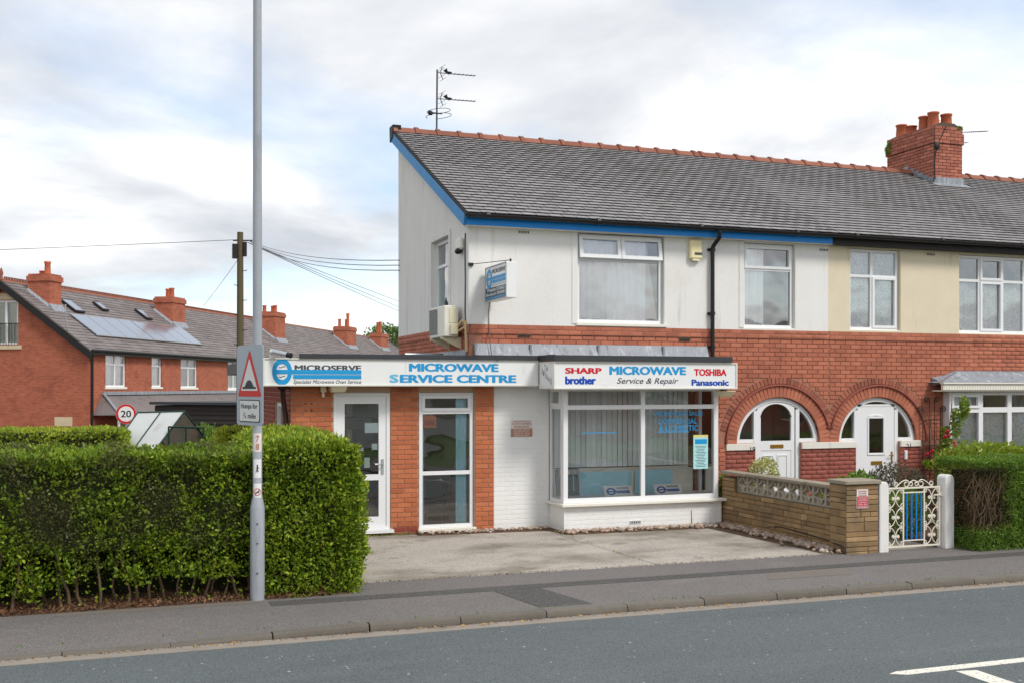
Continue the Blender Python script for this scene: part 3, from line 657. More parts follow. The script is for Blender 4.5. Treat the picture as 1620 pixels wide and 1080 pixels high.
# ================================================================== HOUSES
XG, YM, XP, XE = 5.09, 16.3, 11.89, 17.45
RY0, RZ0, RY1, RZ1 = 16.0, 5.095, 21.0, 7.50
A19, A21 = (10.84, 1.405, .85, .80), (12.97, 1.39, .855, .81)
GT = side_T(XG, 0)             # gable frame: local x = -Y, local y = into the house
def roof_back(parent, x0, x1):
    mb = MB(); mb.hexa([(x0, RY1, RZ1 - .15), (x1, RY1, RZ1 - .15), (x1, 26, 4.95), (x0, 26, 4.95), (x0, RY1, RZ1), (x1, RY1, RZ1), (x1, 26, 5.1), (x0, 26, 5.1)]); return mb.build('rear_roof', M_slate_far, parent)
def gutter(parent, x0, x1):
    mb = MB(); n = 8; pr = [(15.985 + .052 * math.cos(a), 5.090 + .054 * math.sin(a)) for a in [math.pi + math.pi * i / n for i in range(n + 1)]]
    mb.prism(pr + [(p[0] * 1 + (.006 if p[0] < 15.985 else -.006), p[1] + .006) for p in pr[::-1]], x0, x1, 'x')
    x = x0 + .35
    while x < x1:
        mb.tube([(x - .03, 15.985, 5.083), (x + .03, 15.985, 5.083)], .056, 12); x += 1.9
    return mb.build('gutter', M_black, parent)

# ---------- end of terrace house
H1 = thing('end_terrace_house', 'end of terrace house with white rendered upper storey, blue bargeboard and shop bay', 'house', (XG, YM, 0))
holes1 = [(XG, 5.49, -1, 2.62), (6.6, 9.16, .12, 2.5), (10.36, 11.30, 0, 1.41)] + ell_holes(*A19)
mb = wall_cells(MB(), XG + .003, XP, -.3, 3.389, YM, YM + .25, holes1)
gwin = (-18.47, -17.36, 3.47, 4.95)                     # gable window in the gable frame
wall1 = mb.build('wall', M_mortar, H1)
mb = MB(); mb.box(XG, XG + .25, YM + .252, 21.0, -.3, 3.389)
sidewall = mb.build('side_wall', M_mortar, H1)
rp = wall_cells(MB(), XG + .004, XP - .02, 3.39, 4.955, YM - .018, YM + .25, [(6.955, 8.562, 3.43, 4.94), (10.115, 11.17, 3.42, 4.915)]).build('render_panel', M_render, H1)
def roofz(Y): return RZ0 + (RZ1 - RZ0) * (Y - RY0) / (RY1 - RY0)
mb = MB(GT)
ga, gb, gc, gd = gwin
def gp(pts, y0=-.012, y1=.2): mb.prism(pts, y0, y1, 'y')
z_ = lambda u: roofz(-u) - .13
gp([(-21.0, 3.39), (ga, 3.39), (ga, z_(ga)), (-21.0, z_(-21.0))])
gp([(gb, 3.39), (-16.283, 3.39), (-16.283, z_(-16.283)), (gb, z_(gb))])
gp([(ga, 3.39), (gb, 3.39), (gb, gc), (ga, gc)]); gp([(ga, gd), (gb, gd), (gb, z_(gb)), (ga, z_(ga))])
gp([(ga - .09, gc), (ga, gc), (ga, gd + .09), (ga - .09, gd + .09)], -.034, -.0125); gp([(gb, gc), (gb + .09, gc), (gb + .09, gd + .09), (gb, gd + .09)], -.034, -.0125); gp([(ga, gd), (gb, gd), (gb, gd + .09), (ga, gd + .09)], -.034, -.0125)
mb.build('gable_render', M_render_gable, H1)
mb = MB(); mb.box(XG + .01, XP, 20.96, 21.0, -.3, 7.3); mb.box(6.6, XP, 25.8, 26, -.3, 5); mb.box(6.6, 6.8, 21, 25.8, -.3, 4.9); mb.box(XP - .06, XP - .01, YM + .26, 20.9, -.3, 4.9); mb.box(XG + .26, XP - .07, YM + .26, 20.9, 2.9, 3.1)
mb.build('rear_wall', M_mortar, H1)
# bricks of the front
h1 = [(9.0, 9.345, 0, 3.0), (10.36, 11.30, 0, 1.41), (9.76, 12, 1.285, 1.405)]
fr = plan_bricks(9.345, XP - .005, 1.405, 3.235, [], [(A19[0], A19[1], 1.225, 1.165)], off=.06)
fr += plan_bricks(9.345, 9.755, .05, 1.405, off=.06)
fr += plan_bricks(5.3, 9.345, 3.085, 3.235, off=.06)
place_bricks(fr, wall1, M_brick_main, plane=YM, limit=250)
place_bricks(plan_bricks(9.76, 10.36, .05, 1.285, off=.1) + plan_bricks(11.30, XP - .005, .05, 1.285, off=.1), wall1, M_brick_painted, plane=YM, limit=0, name='painted_brick')
place_bricks(plan_bricks(XG + .03, XP - .005, 3.24, 3.388, off=.1), wall1, M_brick_main, plane=YM - .02, limit=50)
MB().box(XG + .02, XP - .004, YM - .026, YM - .001, 3.238, 3.388).build('brick_band', M_mortar, wall1)
place_bricks(plan_bricks(-20.98, -16.32, 2.72, 3.24, off=.1), sidewall, M_brick_main, T=GT, plane=0, limit=0, rz=-math.pi / 2)
place_bricks(plan_bricks(-20.98, -16.30, 3.245, 3.388, off=.0), sidewall, M_brick_main, T=GT, plane=-.02, limit=0, rz=-math.pi / 2)
mb = MB(GT); mb.box(-20.99, -16.29, -.026, -.001, 3.24, 3.388); mb.build('brick_band', M_mortar, sidewall)
# arches
def arch(parent, A, right_end):
    cu, cz, ru, rz = A; n = 34
    me = brick_mesh(M_brick_main)
    k = int(math.pi * (ru + .1) / .078)
    for i in range(k):
        t = math.pi * (i + .5) / k; dx, dz = math.cos(t), math.sin(t); p = Vector((cu + (ru + .11) * dx, YM, cz + (rz + .11) * dz))
        piece('arch_brick', brick_mesh(M_brick_main), parent, p, (.070, .014, .205), (0, math.atan2(dx, dz), 0))
    k = int(math.pi * (ru + .31) / .078)
    for i in range(k):
        t = math.pi * (i + .5) / k; dx, dz = math.cos(t), math.sin(t); p = Vector((cu + (ru + .302) * dx, YM, cz + (rz + .302) * dz))
        if abs(p.x - XP) < .14 and p.z < 1.78: continue
        if (p.x < XP) != (cu < XP): continue
        if p.z < 1.60: continue
        piece('arch_brick', brick_mesh(M_arch), parent, p, (.066, .013, .115), (0, math.atan2(dx, dz), 0))
    mb = MB(); pts = []
    lo = 0 if not right_end[0] else right_end[0]
    for i in range(n + 1):
        t = right_end[0] + (right_end[1] - right_end[0]) * i / n; pts.append((cu + (ru + .225) * math.cos(t), cz + (rz + .225) * math.sin(t)))
    for (xa, za), (xb, zb) in zip(pts, pts[1:]):
        na = Vector((xa - cu, 0, za - cz)).normalized() * .013; nb = Vector((xb - cu, 0, zb - cz)).normalized() * .013
        mb.hexa([(xa - na.x, YM - .045, za - na.z), (xb - nb.x, YM - .045, zb - nb.z), (xb - nb.x, YM + .01, zb - nb.z), (xa - na.x, YM + .01, za - na.z),
                 (xa + na.x, YM - .045, za + na.z), (xb + nb.x, YM - .045, zb + nb.z), (xb + nb.x, YM + .01, zb + nb.z), (xa + na.x, YM + .01, za + na.z)])
    return mb.build('hood_mould', M_brick_painted, parent)
arch(wall1, A19, (0.26, math.pi))
MB().box(11.84, XP - .005, YM - .045, YM + .01, 1.655, 1.68).build('hood_stop', M_brick_painted, wall1)
MB().box(9.76, 10.355, YM - .04, YM + .02, 1.288, 1.402).build('string_course', M_string, wall1, bevel=.006); MB().box(11.305, XP - .003, YM - .04, YM + .02, 1.288, 1.402).build('string_course', M_string, wall1, bevel=.006)
# first-floor windows
W = window(H1, FRONT, 6.97, 8.55, 3.455, 4.93, YM + .06, [7.76], [4.50], f=.06, open_top={(0, 1), (1, 1)}, sill=(.05, .05, .05), gm=GLASS_HI) if False else None
mb = MB(); mb.ring(6.97, 8.55, 3.455, 4.93, YM + .06, YM + .12, .055); mb.box(7.03, 8.49, YM + .064, YM + .116, 4.485, 4.545)
wA = mb.build('window', M_upvc, H1)
MB().quad((7.02, YM + .09, 3.51), (8.5, YM + .09, 3.51), (8.5, YM + .09, 4.49), (7.02, YM + .09, 4.49)).build('pane', GLASS_HI, wA)
MB().box(6.93, 8.60, YM - .05, YM + .06, 3.40, 3.45).build('sill', M_upvc_dirty, wA, bevel=.004)
for a, b in ((7.0, 7.755), (7.765, 8.52)):
    TT = Matrix.Translation((0, YM + .045, 4.90)) @ Matrix.Rotation(R(-9), 4, 'X') @ Matrix.Translation((0, 0, -4.90))
    s = MB(TT); s.ring(a, b, 4.52, 4.90, -.03, .025, .062); so = s.build('casement', M_upvc, wA)
    g = MB(TT); g.quad((a + .05, 0, 4.57), (b - .05, 0, 4.57), (b - .05, 0, 4.85), (a + .05, 0, 4.85)); g.build('pane', GLASS_HI, so)
curtain(H1, FRONT, 7.0, 8.28, 3.46, 4.9, YM + .15, M_curtain, .030, .115)
mb = MB(); mb.hexa([(8.24, YM + .19, 3.46), (8.52, YM + .16, 3.46), (8.52, YM + .2, 3.46), (8.3, YM + .22, 3.46), (8.18, YM + .19, 4.9), (8.3, YM + .16, 4.9), (8.3, YM + .2, 4.9), (8.2, YM + .22, 4.9)]); mb.build('curtain_edge', M_room, H1)
room(H1, FRONT, 6.5, 9.1, YM + .26, YM + 2.6, 3.2, 4.95, M_room)
wB = window(H1, FRONT, 10.125, 11.16, 3.43, 4.905, YM + .05, [], [4.46], f=.05, sash={(0, 1)}, sill=(.04, .05, .035), gm=GLASS_HI)
curtain(H1, FRONT, 10.16, 10.62, 3.45, 4.9, YM + .16, M_curtain, .02, .13, name='curtain')
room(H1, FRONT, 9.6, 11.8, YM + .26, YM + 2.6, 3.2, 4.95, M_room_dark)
wG = window(H1, GT, gwin[0] + .005, gwin[1] - .005, gwin[2] + .01, gwin[3] - .01, .07, [], [4.50], f=.06, gm=GLASS_HI, sill=(.02, .08, .03))
curtain(H1, GT, gwin[0] + .05, gwin[1] - .05, 3.5, 4.48, .25, M_bluecloth, .01, .16)
room(H1, GT, -18.9, -16.7, .26, 1.6, 3.2, 4.98, M_room)
# arched entrance door 19
def arch_frame(mb, A, t, y0, y1, n=30, a0=0, a1=math.pi):
    cu, cz, ru, rz = A
    for i in range(n):
        p, q = a0 + (a1 - a0) * i / n, a0 + (a1 - a0) * (i + 1) / n
        o1, o2 = (cu + ru * math.cos(p), cz + rz * math.sin(p)), (cu + ru * math.cos(q), cz + rz * math.sin(q))
        i1, i2 = (cu + (ru - t) * math.cos(p), cz + (rz - t) * math.sin(p)), (cu + (ru - t) * math.cos(q), cz + (rz - t) * math.sin(q))
        mb.hexa([(i1[0], y0, i1[1]), (o1[0], y0, o1[1]), (o1[0], y1, o1[1]), (i1[0], y1, i1[1]), (i2[0], y0, i2[1]), (o2[0], y0, o2[1]), (o2[0], y1, o2[1]), (i2[0], y1, i2[1])])
def arch_pane(parent, A, t, x0, x1, z0, y, m, n=10):
    cu, cz, ru, rz = A; top = []
    for i in range(n + 1):
        x = x1 + (x0 - x1) * i / n; u = min(1, abs(x - cu) / (ru - t)); top.append((x, y, cz + (rz - t) * math.sqrt(max(0, 1 - u * u))))
    mb = MB(); mb.add([(x0, y, z0), (x1, y, z0)] + top, [tuple(range(n + 3))]); return mb.build('pane', m, parent)
yd = YM + .05
def arched_entrance(H, A, xl, xr):
    cu, cz, ru, rz = A
    mb = MB(); arch_frame(mb, A, .075, yd, yd + .08)
    for a, b in ((xl, xl + .075), (xr - .075, xr)):
        zt = cz + (rz - .07) * math.sqrt(max(0, 1 - ((max(abs(a - cu), abs(b - cu))) / (ru - .07)) ** 2)); mb.box(a, b, yd - .004, yd + .084, .08, zt)
    mb.box(cu - ru + .07, xl, yd + .003, yd + .077, cz + .002, cz + .07); mb.box(xr, cu + ru - .07, yd + .003, yd + .077, cz + .002, cz + .07)
    f = mb.build('door_frame', M_upvc, H)
    arch_pane(f, A, .07, cu - ru + .07, xl, cz + .07, yd + .04, GLASS); arch_pane(f, A, .07, xr, cu + ru - .07, cz + .07, yd + .04, GLASS)
    return f
f19 = arched_entrance(H1, A19, 10.36, 11.30)
mb = MB(); xl, xr = 10.44, 11.20; y = yd + .005
GA = (10.82, 1.86, .315, .235)       # segmental head of the door glass
mb.box(xl, xl + .065, y, y + .055, .1, 1.86); mb.box(xr - .065, xr, y, y + .055, .1, 1.86); mb.box(xl + .065, xr - .065, y, y + .055, 1.27, 1.44); mb.box(xl + .065, xr - .065, y + .01, y + .05, .1, 1.27)
def eltop(A, x, t): return A[1] + (A[3] - t) * math.sqrt(max(0, 1 - min(1, abs(x - A[0]) / (A[2] - t)) ** 2))
for q in range(16):
    xa, xb = xl + (xr - xl) * q / 16, xl + (xr - xl) * (q + 1) / 16
    g0, g1 = (eltop(GA, v, 0) if abs(v - GA[0]) < GA[2] else GA[1] for v in (xa, xb)); t0, t1 = (eltop(A19, v, .085) for v in (xa, xb))
    mb.hexa([(xa, y, min(g0, t0 - .01)), (xb, y, min(g1, t1 - .01)), (xb, y + .055, min(g1, t1 - .01)), (xa, y + .055, min(g0, t0 - .01)), (xa, y, t0), (xb, y, t1), (xb, y + .055, t1), (xa, y + .055, t0)])
door = mb.build('door', M_upvc, H1)
for a, b in ((10.55, 10.765), (10.845, 11.06)):
    for z0, z1 in ((.62, 1.19), (.16, .55)):
        m_ = MB(); m_.ring(a, b, z0, z1, y - .004, y + .012, .02); m_.box(a + .035, b - .035, y + .002, y + .012, z0 + .035, z1 - .035); m_.build('door_panel', M_upvc, door, bevel=.004)
arch_pane(door, (10.82, 1.86, .34, .245), .0, xl + .065, xr - .065, 1.44, y + .03, GLASS)
MB().box(10.70, 10.97, y - .012, y, 1.31, 1.375).build('letter_plate', M_brass, door, bevel=.004)
MB().box(10.425, 10.455, y - .012, y - .0, .86, 1.1).tube([(10.44, y - .01, 1.03), (10.44, y - .05, 1.03), (10.58, y - .05, 1.03)], .010, 8).build('handle', M_brass, door)
MB().box(10.40, 11.26, YM - .12, YM + .14, .02, .10).build('step', M_coping, H1)
room(H1, FRONT, 9.95, 11.75, YM + .26, YM + 1.6, .08, 2.6, M_room)
nb = ybox(1187, 706, 1195, 714, YM - .042); text('19', wall1, nb, M_ink, bold=.01, name='house_number')
# shop bay
BX0, BX1, BY = 6.46, 9.30, 15.66
bay = MB().box(BX0, BX1, BY, BY + .1, -.1, .50).box(BX0, BX0 + .1, BY + .1, YM, -.1, .50).box(BX1 - .1, BX1, BY + .1, YM, -.1, .50).build('bay_base', M_paint, H1)
place_bricks(plan_bricks(BX0, BX1, .06, .49, off=.05, J=.004), bay, M_paint, plane=BY, proud=.0006, limit=0, jit=.0002)
MB().box(BX0 - .06, BX1 + .22, BY - .09, BY + .14, .502, .548).box(BX0 - .06, BX0 + .12, BY + .14, YM - .02, .502, .548).box(BX1 - .1, BX1 + .06, BY + .14, YM - .02, .502, .548).build('bay_sill', M_upvc_dirty, H1, bevel=.006)
by = BY + .03
bw = window(H1, FRONT, BX0 + .005, BX1 - .045, .55, 2.40, by, [7.865], [2.07], f=.075, d=.07, mul=.07)
bs = window(H1, side_T(BX0 + .005, 0), -YM + .02, -(by + .072), .55, 2.40, .0, [], [2.07], f=.05, d=.06, mul=.06, sash={(0, 1)})
bs2 = window(H1, Matrix.Translation((BX1 - .045, 0, 0)) @ Matrix.Rotation(math.pi / 2, 4, 'Z'), by + .072, YM - .02, .55, 2.40, .0, [], [2.07], f=.05, d=.06, mul=.06)
MB().box(BX0 + .07, BX1 - .11, by + .09, YM - .06, .58, .625).build('window_board', M_upvc, H1)
# white masonry strip between pier and bay, with shallow painted brickwork
pw = MB().box(5.497, BX0 - .002, YM - .006, YM - .0005, .02, 2.47).build('painted_wall', M_paint, H1)
place_bricks(plan_bricks(5.497, BX0 - .002, .03, 2.46, off=.09, J=.004), pw, M_paint, plane=YM - .006, proud=.0006, limit=0, jit=.0002)
# inside the bay: low partition, blinds, cloth
MB().box(6.62, 9.1, YM - .03, YM, .55, 1.02).box(6.62, 9.0, YM - .05, YM + .02, 1.021, 1.06).build('low_partition', M_upvc_dirty, H1)
blind = MB().box(6.53, 9.05, YM - .14, YM - .10, 2.42, 2.435).build('blind', M_upvc, H1)
sm = bpy.data.meshes.new('blind_slat'); sm.from_pydata([(-.05, .012, 0), (0, 0, 0), (.05, -.012, 0), (.05, -.012, 1), (0, 0, 1), (-.05, .012, 1)], [], [(0, 1, 4, 5), (1, 2, 3, 4)]); sm.materials.append(M_blind)
for i in range(26):
    piece('blind_slat', sm, blind, (6.55 + i * .0945, YM - .12, 1.08), (1.0, 1, 1.36), (0, 0, R(random.uniform(18, 34))))
for a, b, z0, z1 in ((6.98, 7.93, .56, .99), (7.99, 8.70, .56, 1.0)):
    curtain(H1, FRONT, a, b, z0, z1, YM - .055, M_bluecloth, .007, .31, name='display_cloth')
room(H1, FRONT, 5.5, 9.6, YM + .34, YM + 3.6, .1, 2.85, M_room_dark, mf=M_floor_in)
# window lettering and notices stuck inside the glass
tb = lambda x0, y0, x1, y1: ybox(x0, y0, x1, y1, by + .032)
text('MICROWAVE SALES', bw, tb(1036, 650, 1112, 657), M_cyan, bold=.02, depth=.001); text('COMMERCIAL', bw, tb(1041, 661, 1103, 670), M_cyan, bold=.012, depth=.001); text('& DOMESTIC', bw, tb(1043, 672, 1105, 681), M_cyan, bold=.012, depth=.001)
for x0, x1, yy in ((921, 976, 684.5), (1040, 1090, 683)):
    a, b = atY(x0, yy, by + .033), atY(x1, yy, by + .033); MB().box(a[0], b[0], by + .032, by + .034, a[2] - .006, a[2] + .008).build('vinyl_stripe', M_cyan, bw)
a, b = atY(1097, 741, by + .03), atY(1120, 687, by + .03)
lf = MB().box(a[0], b[0], by + .030, by + .033, a[2], b[2]).build('notice', M_paper_b, bw)
MB().box(a[0], b[0], by + .0285, by + .0298, b[2] - .035, b[2] - .001).build('notice_heading', mat('card_yellow', srgb(232, 214, 120), .7), lf)
MB().box(a[0] + .03, b[0] - .02, by + .0285, by + .0298, b[2] - .15, b[2] - .07).build('notice_logo', M_cyan, lf)
mb = MB()
for i in range(14): mb.box(a[0] + .03 + .02 * (i % 3), b[0] - .03 - .015 * (i % 4), by + .0285, by + .0298, b[2] - .19 - i * .026, b[2] - .182 - i * .026)
mb.build('notice_print', M_grey_l, lf)
# roof
pv = math.atan2(RZ1 - RZ0, RY1 - RY0)
def deck(H, x0, x1, lb=0):
    mb = MB(); mb.hexa([(x0, RY0 + .02, RZ0 - .02), (x1, RY0 + .02, RZ0 - .02), (x1, RY1 - .05, RZ1 - .13), (x0, RY1 - .05, RZ1 - .13), (x0, RY0 + .02, RZ0 + .004), (x1, RY0 + .02, RZ0 + .004), (x1, RY1, RZ1), (x0, RY1, RZ1)])
    return mb.build('roof', M_deck, H)
rf1 = deck(H1, 4.985, XP)
slate_roof(rf1, 4.965, XP, RY0 - .01, RZ0, RY1, RZ1, .232, .172, 300, M_slate)
ridge_tiles(rf1, 4.98, XP, RY1, RZ1 + .055)
roof_back(H1, 6.5, XP)
mb = MB(); n = Vector((0, -math.sin(pv), math.cos(pv)))
def verge(x0, x1, d0, d1, ya, yb, m, name):
    a0 = Vector((0, ya, roofz(ya))); b0 = Vector((0, yb, roofz(yb))); mb = MB()
    P = [(x0, *(a0 + n * d0).yz), (x1, *(a0 + n * d0).yz), (x1, *(b0 + n * d0).yz), (x0, *(b0 + n * d0).yz), (x0, *(a0 + n * d1).yz), (x1, *(a0 + n * d1).yz), (x1, *(b0 + n * d1).yz), (x0, *(b0 + n * d1).yz)]
    return mb.hexa(P).build(name, m, H1)
verge(4.945, 4.982, -.21, -.02, 16.05, 21.04, M_blue_old, 'bargeboard')
verge(4.94, 5.02, -.018, .012, 15.98, 21.05, M_deck, 'verge_edge')
MB().hexa([(4.93, 20.9, 7.36), (5.1, 20.9, 7.36), (5.1, 21.14, 7.30), (4.93, 21.14, 7.30), (4.93, 20.86, 7.60), (5.1, 20.86, 7.60), (5.1, 21.16, 7.60), (4.93, 21.16, 7.60)]).build('verge_cap', M_black_wood, H1)
MB().box(4.985, 11.82, 16.09, 16.13, 4.94, 5.06).build('fascia_board', M_blue, H1)
MB().box(4.985, XP, 16.132, 16.28, 4.94, 4.96).build('soffit', M_upvc_dirty, H1)
gutter(H1, 4.95, XP)
mb = MB(); xd = 9.455
mb.tube([(xd, 15.985, 5.05), (xd, 15.985, 4.93), (xd, 16.20, 4.80), (xd, 16.215, 4.70), (xd, 16.215, 2.9)], .036, 10)
for z in (4.72, 3.62, 3.05): mb.tube([(xd, 16.215, z), (xd, 16.215, z + .06)], .045, 10); mb.box(xd - .07, xd + .07, 16.24, 16.3, z + .01, z + .05)
mb.build('downpipe', M_black, H1)
mb = MB(); mb.hexa([(5.17, 16.20, 2.90), (9.38, 16.20, 2.90), (9.38, 16.285, 2.90), (5.17, 16.285, 2.90), (5.17, 16.27, 3.09), (9.38, 16.27, 3.09), (9.38, 16.287, 3.09), (5.17, 16.287, 3.09)])
for xx in (6.1, 7.3, 8.5): mb.box(xx, xx + .03, 16.205, 16.27, 2.905, 3.08)
mb.build('lead_flashing', M_lead, H1)
mb = MB(GT); mb.hexa([(-19.6, -.09, 2.84), (-16.35, -.09, 2.84), (-16.35, -.03, 2.84), (-19.6, -.03, 2.84), (-19.6, -.035, 2.99), (-16.35, -.035, 2.99), (-16.35, -.028, 2.99), (-19.6, -.028, 2.99)]); mb.build('lead_flashing', M_lead, H1)
def airbrick(parent, x, z, y, m=M_mortar_ch, w=.21, h=.06, face=None):
    mb = MB(); mb.box(x - w / 2, x + w / 2, y - .006, y + .01, z - h / 2, z + h / 2, 0)
    for i in range(6): mb.box(x - w / 2 + .015 + i * .032, x - w / 2 + .033 + i * .032, y - .009, y - .0062, z - h / 3, z + h / 3, 1)
    return mb.build('air_brick', [face or m, M_black], parent)
ab = atY(828, 368, YM); airbrick(rp, ab[0], ab[2], YM - .02, face=M_render)
ab = atY(829, 531, YM); airbrick(wall1, ab[0], ab[2], YM - .016)
ab = atY(1082, 537, YM); airbrick(wall1, ab[0], ab[2], YM - .016)
ab = atY(1302, 396, YM); airbrick(rp, ab[0], ab[2], YM - .02, face=M_render)
ab = atY(1005, 825, BY); airbrick(bay, ab[0], ab[2], BY - .003, face=M_paint)
mb = MB(); mb.tube([(8.73, BY - .004, .36), (8.735, BY - .004, .2), (8.75, BY - .004, .05)], .006, 5); mb.build('crack', M_dark_gap, bay)
# vertical pilaster joints either side of the first-floor windows
MB().box(6.86, 6.955, YM - .03, YM - .0185, 3.43, 4.94).box(10.02, 10.113, YM - .03, YM - .0185, 3.42, 4.93).box(6.86, 8.6, YM - .03, YM - .0185, 4.941, 4.954).build('window_surround', M_render, rp)

# ---------- terraced house, number 21
H2 = thing('terraced_house', 'terraced house with cream rendered upper storey and lead roofed bay', 'house', (XP, YM, 0))
B2X0, B2Y = 14.44, 16.10
holes2 = [(12.48, 13.45, 0, 1.4), (14.56, 17.2, .2, 2.35)] + ell_holes(*A21)
wall2 = wall_cells(MB(), XP + .002, XE, -.3, 3.389, YM, YM + .25, holes2).build('wall', M_mortar, H2)
wall_cells(MB(), XP - .018, XE, 3.391, 4.955, YM - .018, YM + .25, [(12.34, 13.46, 3.42, 4.915), (14.81, 17.0, 3.40, 4.90)]).build('render_panel', M_render_cream, H2)
fr = plan_bricks(XP, XE, 1.40, 3.235, [(14.42, XE, 0, 2.60)], [(A21[0], A21[1], 1.215, 1.16)], off=.02)
place_bricks(fr, wall2, M_brick_main, plane=YM, limit=190)
place_bricks(plan_bricks(XP, 12.48, .05, 1.285, off=.1) + plan_bricks(13.45, 14.43, .05, 1.285, off=.1), wall2, M_brick_painted, plane=YM, limit=0)
place_bricks(plan_bricks(XP, XE, 3.24, 3.388, off=.1), wall2, M_brick_main, plane=YM - .02, limit=30)
MB().box(XP + .001, XE, YM - .026, YM - .001, 3.238, 3.388).build('brick_band', M_mortar, wall2)
arch(wall2, A21, (0.0, math.pi - .26))
MB().box(XP, 11.96, YM - .045, YM + .01, 1.655, 1.68).build('hood_stop', M_brick_painted, wall2)
MB().box(XP + .001, 12.475, YM - .04, YM + .02, 1.288, 1.402).build('string_course', M_string, wall2, bevel=.006); MB().box(13.455, 13.92, YM - .04, YM + .02, 1.288, 1.402).build('string_course', M_string, wall2, bevel=.006)
text('21', wall2, ybox(1434, 701, 1441, 708, YM - .042), M_ink, bold=.005, name='house_number')
f21 = arched_entrance(H2, A21, 12.48, 13.45)
mb = MB(); y = yd + .005; xl, xr = 12.56, 13.37
mb.box(12.555, 13.375, yd, yd + .07, 2.035, 2.075)
mb.build('transom', M_upvc, f21); arch_pane(f21, A21, .07, 12.62, 13.32, 2.08, yd + .03, GLASS)
mb = MB(); mb.box(xl, 12.79, y, y + .05, .1, 2.03); mb.box(13.14, xr, y, y + .05, .1, 2.03); mb.box(12.79, 13.14, y, y + .05, .1, 1.18); mb.box(12.79, 13.14, y, y + .05, 1.86, 2.03)
door2 = mb.build('door', M_upvc, H2)
m_ = MB(); m_.ring(12.77, 13.16, 1.14, 1.85, y - .014, y, .035); arch_frame(m_, (12.965, 1.80, .195, .09), .035, y - .016, y, 12)
m_.build('door_light', M_upvc, door2, bevel=.004); MB().quad((12.79, y + .02, 1.17), (13.14, y + .02, 1.17), (13.14, y + .02, 1.87), (12.79, y + .02, 1.87)).build('pane', GLASS, door2)
for z0, z1 in ((.2, .78),):
    m_ = MB(); m_.ring(12.72, 13.22, z0, z1, y - .01, y, .025); m_.box(12.78, 13.16, y - .006, y, z0 + .06, z1 - .06); m_.build('door_panel', M_upvc, door2, bevel=.004)
MB().box(12.85, 13.10, y - .012, y, .96, 1.03).build('letter_plate', M_brass, door2, bevel=.004)
MB().box(13.30, 13.33, y - .012, y, .98, 1.2).tube([(13.315, y - .01, 1.13), (13.315, y - .05, 1.13), (13.22, y - .05, 1.13)], .010, 8).build('handle', M_brass, door2)
MB().box(13.54, 13.60, YM - .05, YM - .001, 1.05, 1.22).build('door_bell', M_upvc, H2, bevel=.012)
MB().box(12.4, 13.5, YM - .3, YM + .14, .02, .10).build('step', M_coping, H2)
room(H2, FRONT, 12.05, 13.9, YM + .26, YM + 1.6, .08, 2.6, M_room)
wC = window(H2, FRONT, 12.35, 13.45, 3.435, 4.905, YM + .05, [12.86], [4.42], f=.05, sash={(1, 0)}, sill=(.04, .05, .035), gm=GLASS_HI)
curtain(H2, FRONT, 12.38, 13.42, 3.46, 4.9, YM + .14, M_lace, .02, .12)
room(H2, FRONT, 12.0, 13.9, YM + .26, YM + 2.2, 3.2, 4.95, M_room)
wD = window(H2, FRONT, 14.825, 16.98, 3.42, 4.89, YM + .05, [15.36, 15.92, 16.45], [4.42], f=.05, sash={(1, 0), (1, 1)}, sill=(.04, .05, .035), gm=GLASS_HI)
curtain(H2, FRONT, 14.86, 16.95, 3.44, 4.42, YM + .14, M_lace, .02, .12)
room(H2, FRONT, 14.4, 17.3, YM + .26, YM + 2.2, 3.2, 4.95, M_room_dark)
ab = atY(1471, 403, YM); airbrick(H2, ab[0], ab[2], YM - .02, face=M_render_cream)
# bay of number 21
def bx_(px): return atY(px, 650, B2Y + .03)[0]
MB().box(B2X0, 17.3, B2Y, YM, -.1, .80).build('bay_base', M_brick_painted, H2)
MB().box(B2X0 - .05, 17.3, B2Y - .08, B2Y + .1, .802, .85).build('bay_sill', M_upvc, H2)
window(H2, FRONT, B2X0 + .01, 17.2, .86, 2.30, B2Y + .03, [bx_(1552), bx_(1597.5), bx_(1643)], [1.96], f=.06, d=.07, mul=.10, sash={(0, 1)})
MB().box(B2X0 + .012, B2X0 + .06, B2Y + .102, YM, .86, 2.30).build('bay_cheek', M_upvc, H2)
curtain(H2, FRONT, B2X0 + .1, 17.1, .9, 1.93, B2Y + .15, M_lace, .016, .13); curtain(H2, FRONT, B2X0 + .1, bx_(1550), 1.95, 2.27, B2Y + .15, M_curtain, .012, .1)
room(H2, FRONT, B2X0 + .1, 17.2, B2Y + .3, YM + 2.2, .1, 2.4, M_room_dark)
FX = atY(1493, 612, 15.92)[0]
mb = MB(); mb.box(FX + .06, 17.3, 15.96, YM - .003, 2.31, 2.335); mb.prism([(15.93, 2.337), (15.93, 2.45), (15.99, 2.45), (15.99, 2.337)], FX, 17.3, 'x'); mb.box(FX - .02, 17.3, 15.90, 16.0, 2.452, 2.475)
x = FX + .02
while x < 17.2: mb.box(x, x + .012, 15.924, 15.93, 2.345, 2.44); x += .06
mb.build('bay_fascia', M_upvc_dirty, H2)
mb = MB(); LX = atY(1508, 583, YM)[0]
mb.hexa([(FX - .02, 15.93, 2.476), (17.3, 15.93, 2.476), (17.3, YM - .005, 2.476), (FX - .02, YM - .005, 2.476), (LX, YM - .10, 2.68), (17.3, YM - .10, 2.68), (17.3, YM - .005, 2.70), (LX, YM - .005, 2.70)])
AX = atY(1478, 600, 16.2)[0]
mb.hexa([(AX + .03, YM - .05, 2.42), (FX + .1, YM - .25, 2.47), (FX + .1, YM - .014, 2.47), (AX + .03, YM - .014, 2.42), (AX, YM - .03, 2.57), (LX + .06, YM - .09, 2.66), (LX + .06, YM - .014, 2.66), (AX, YM - .014, 2.57)])
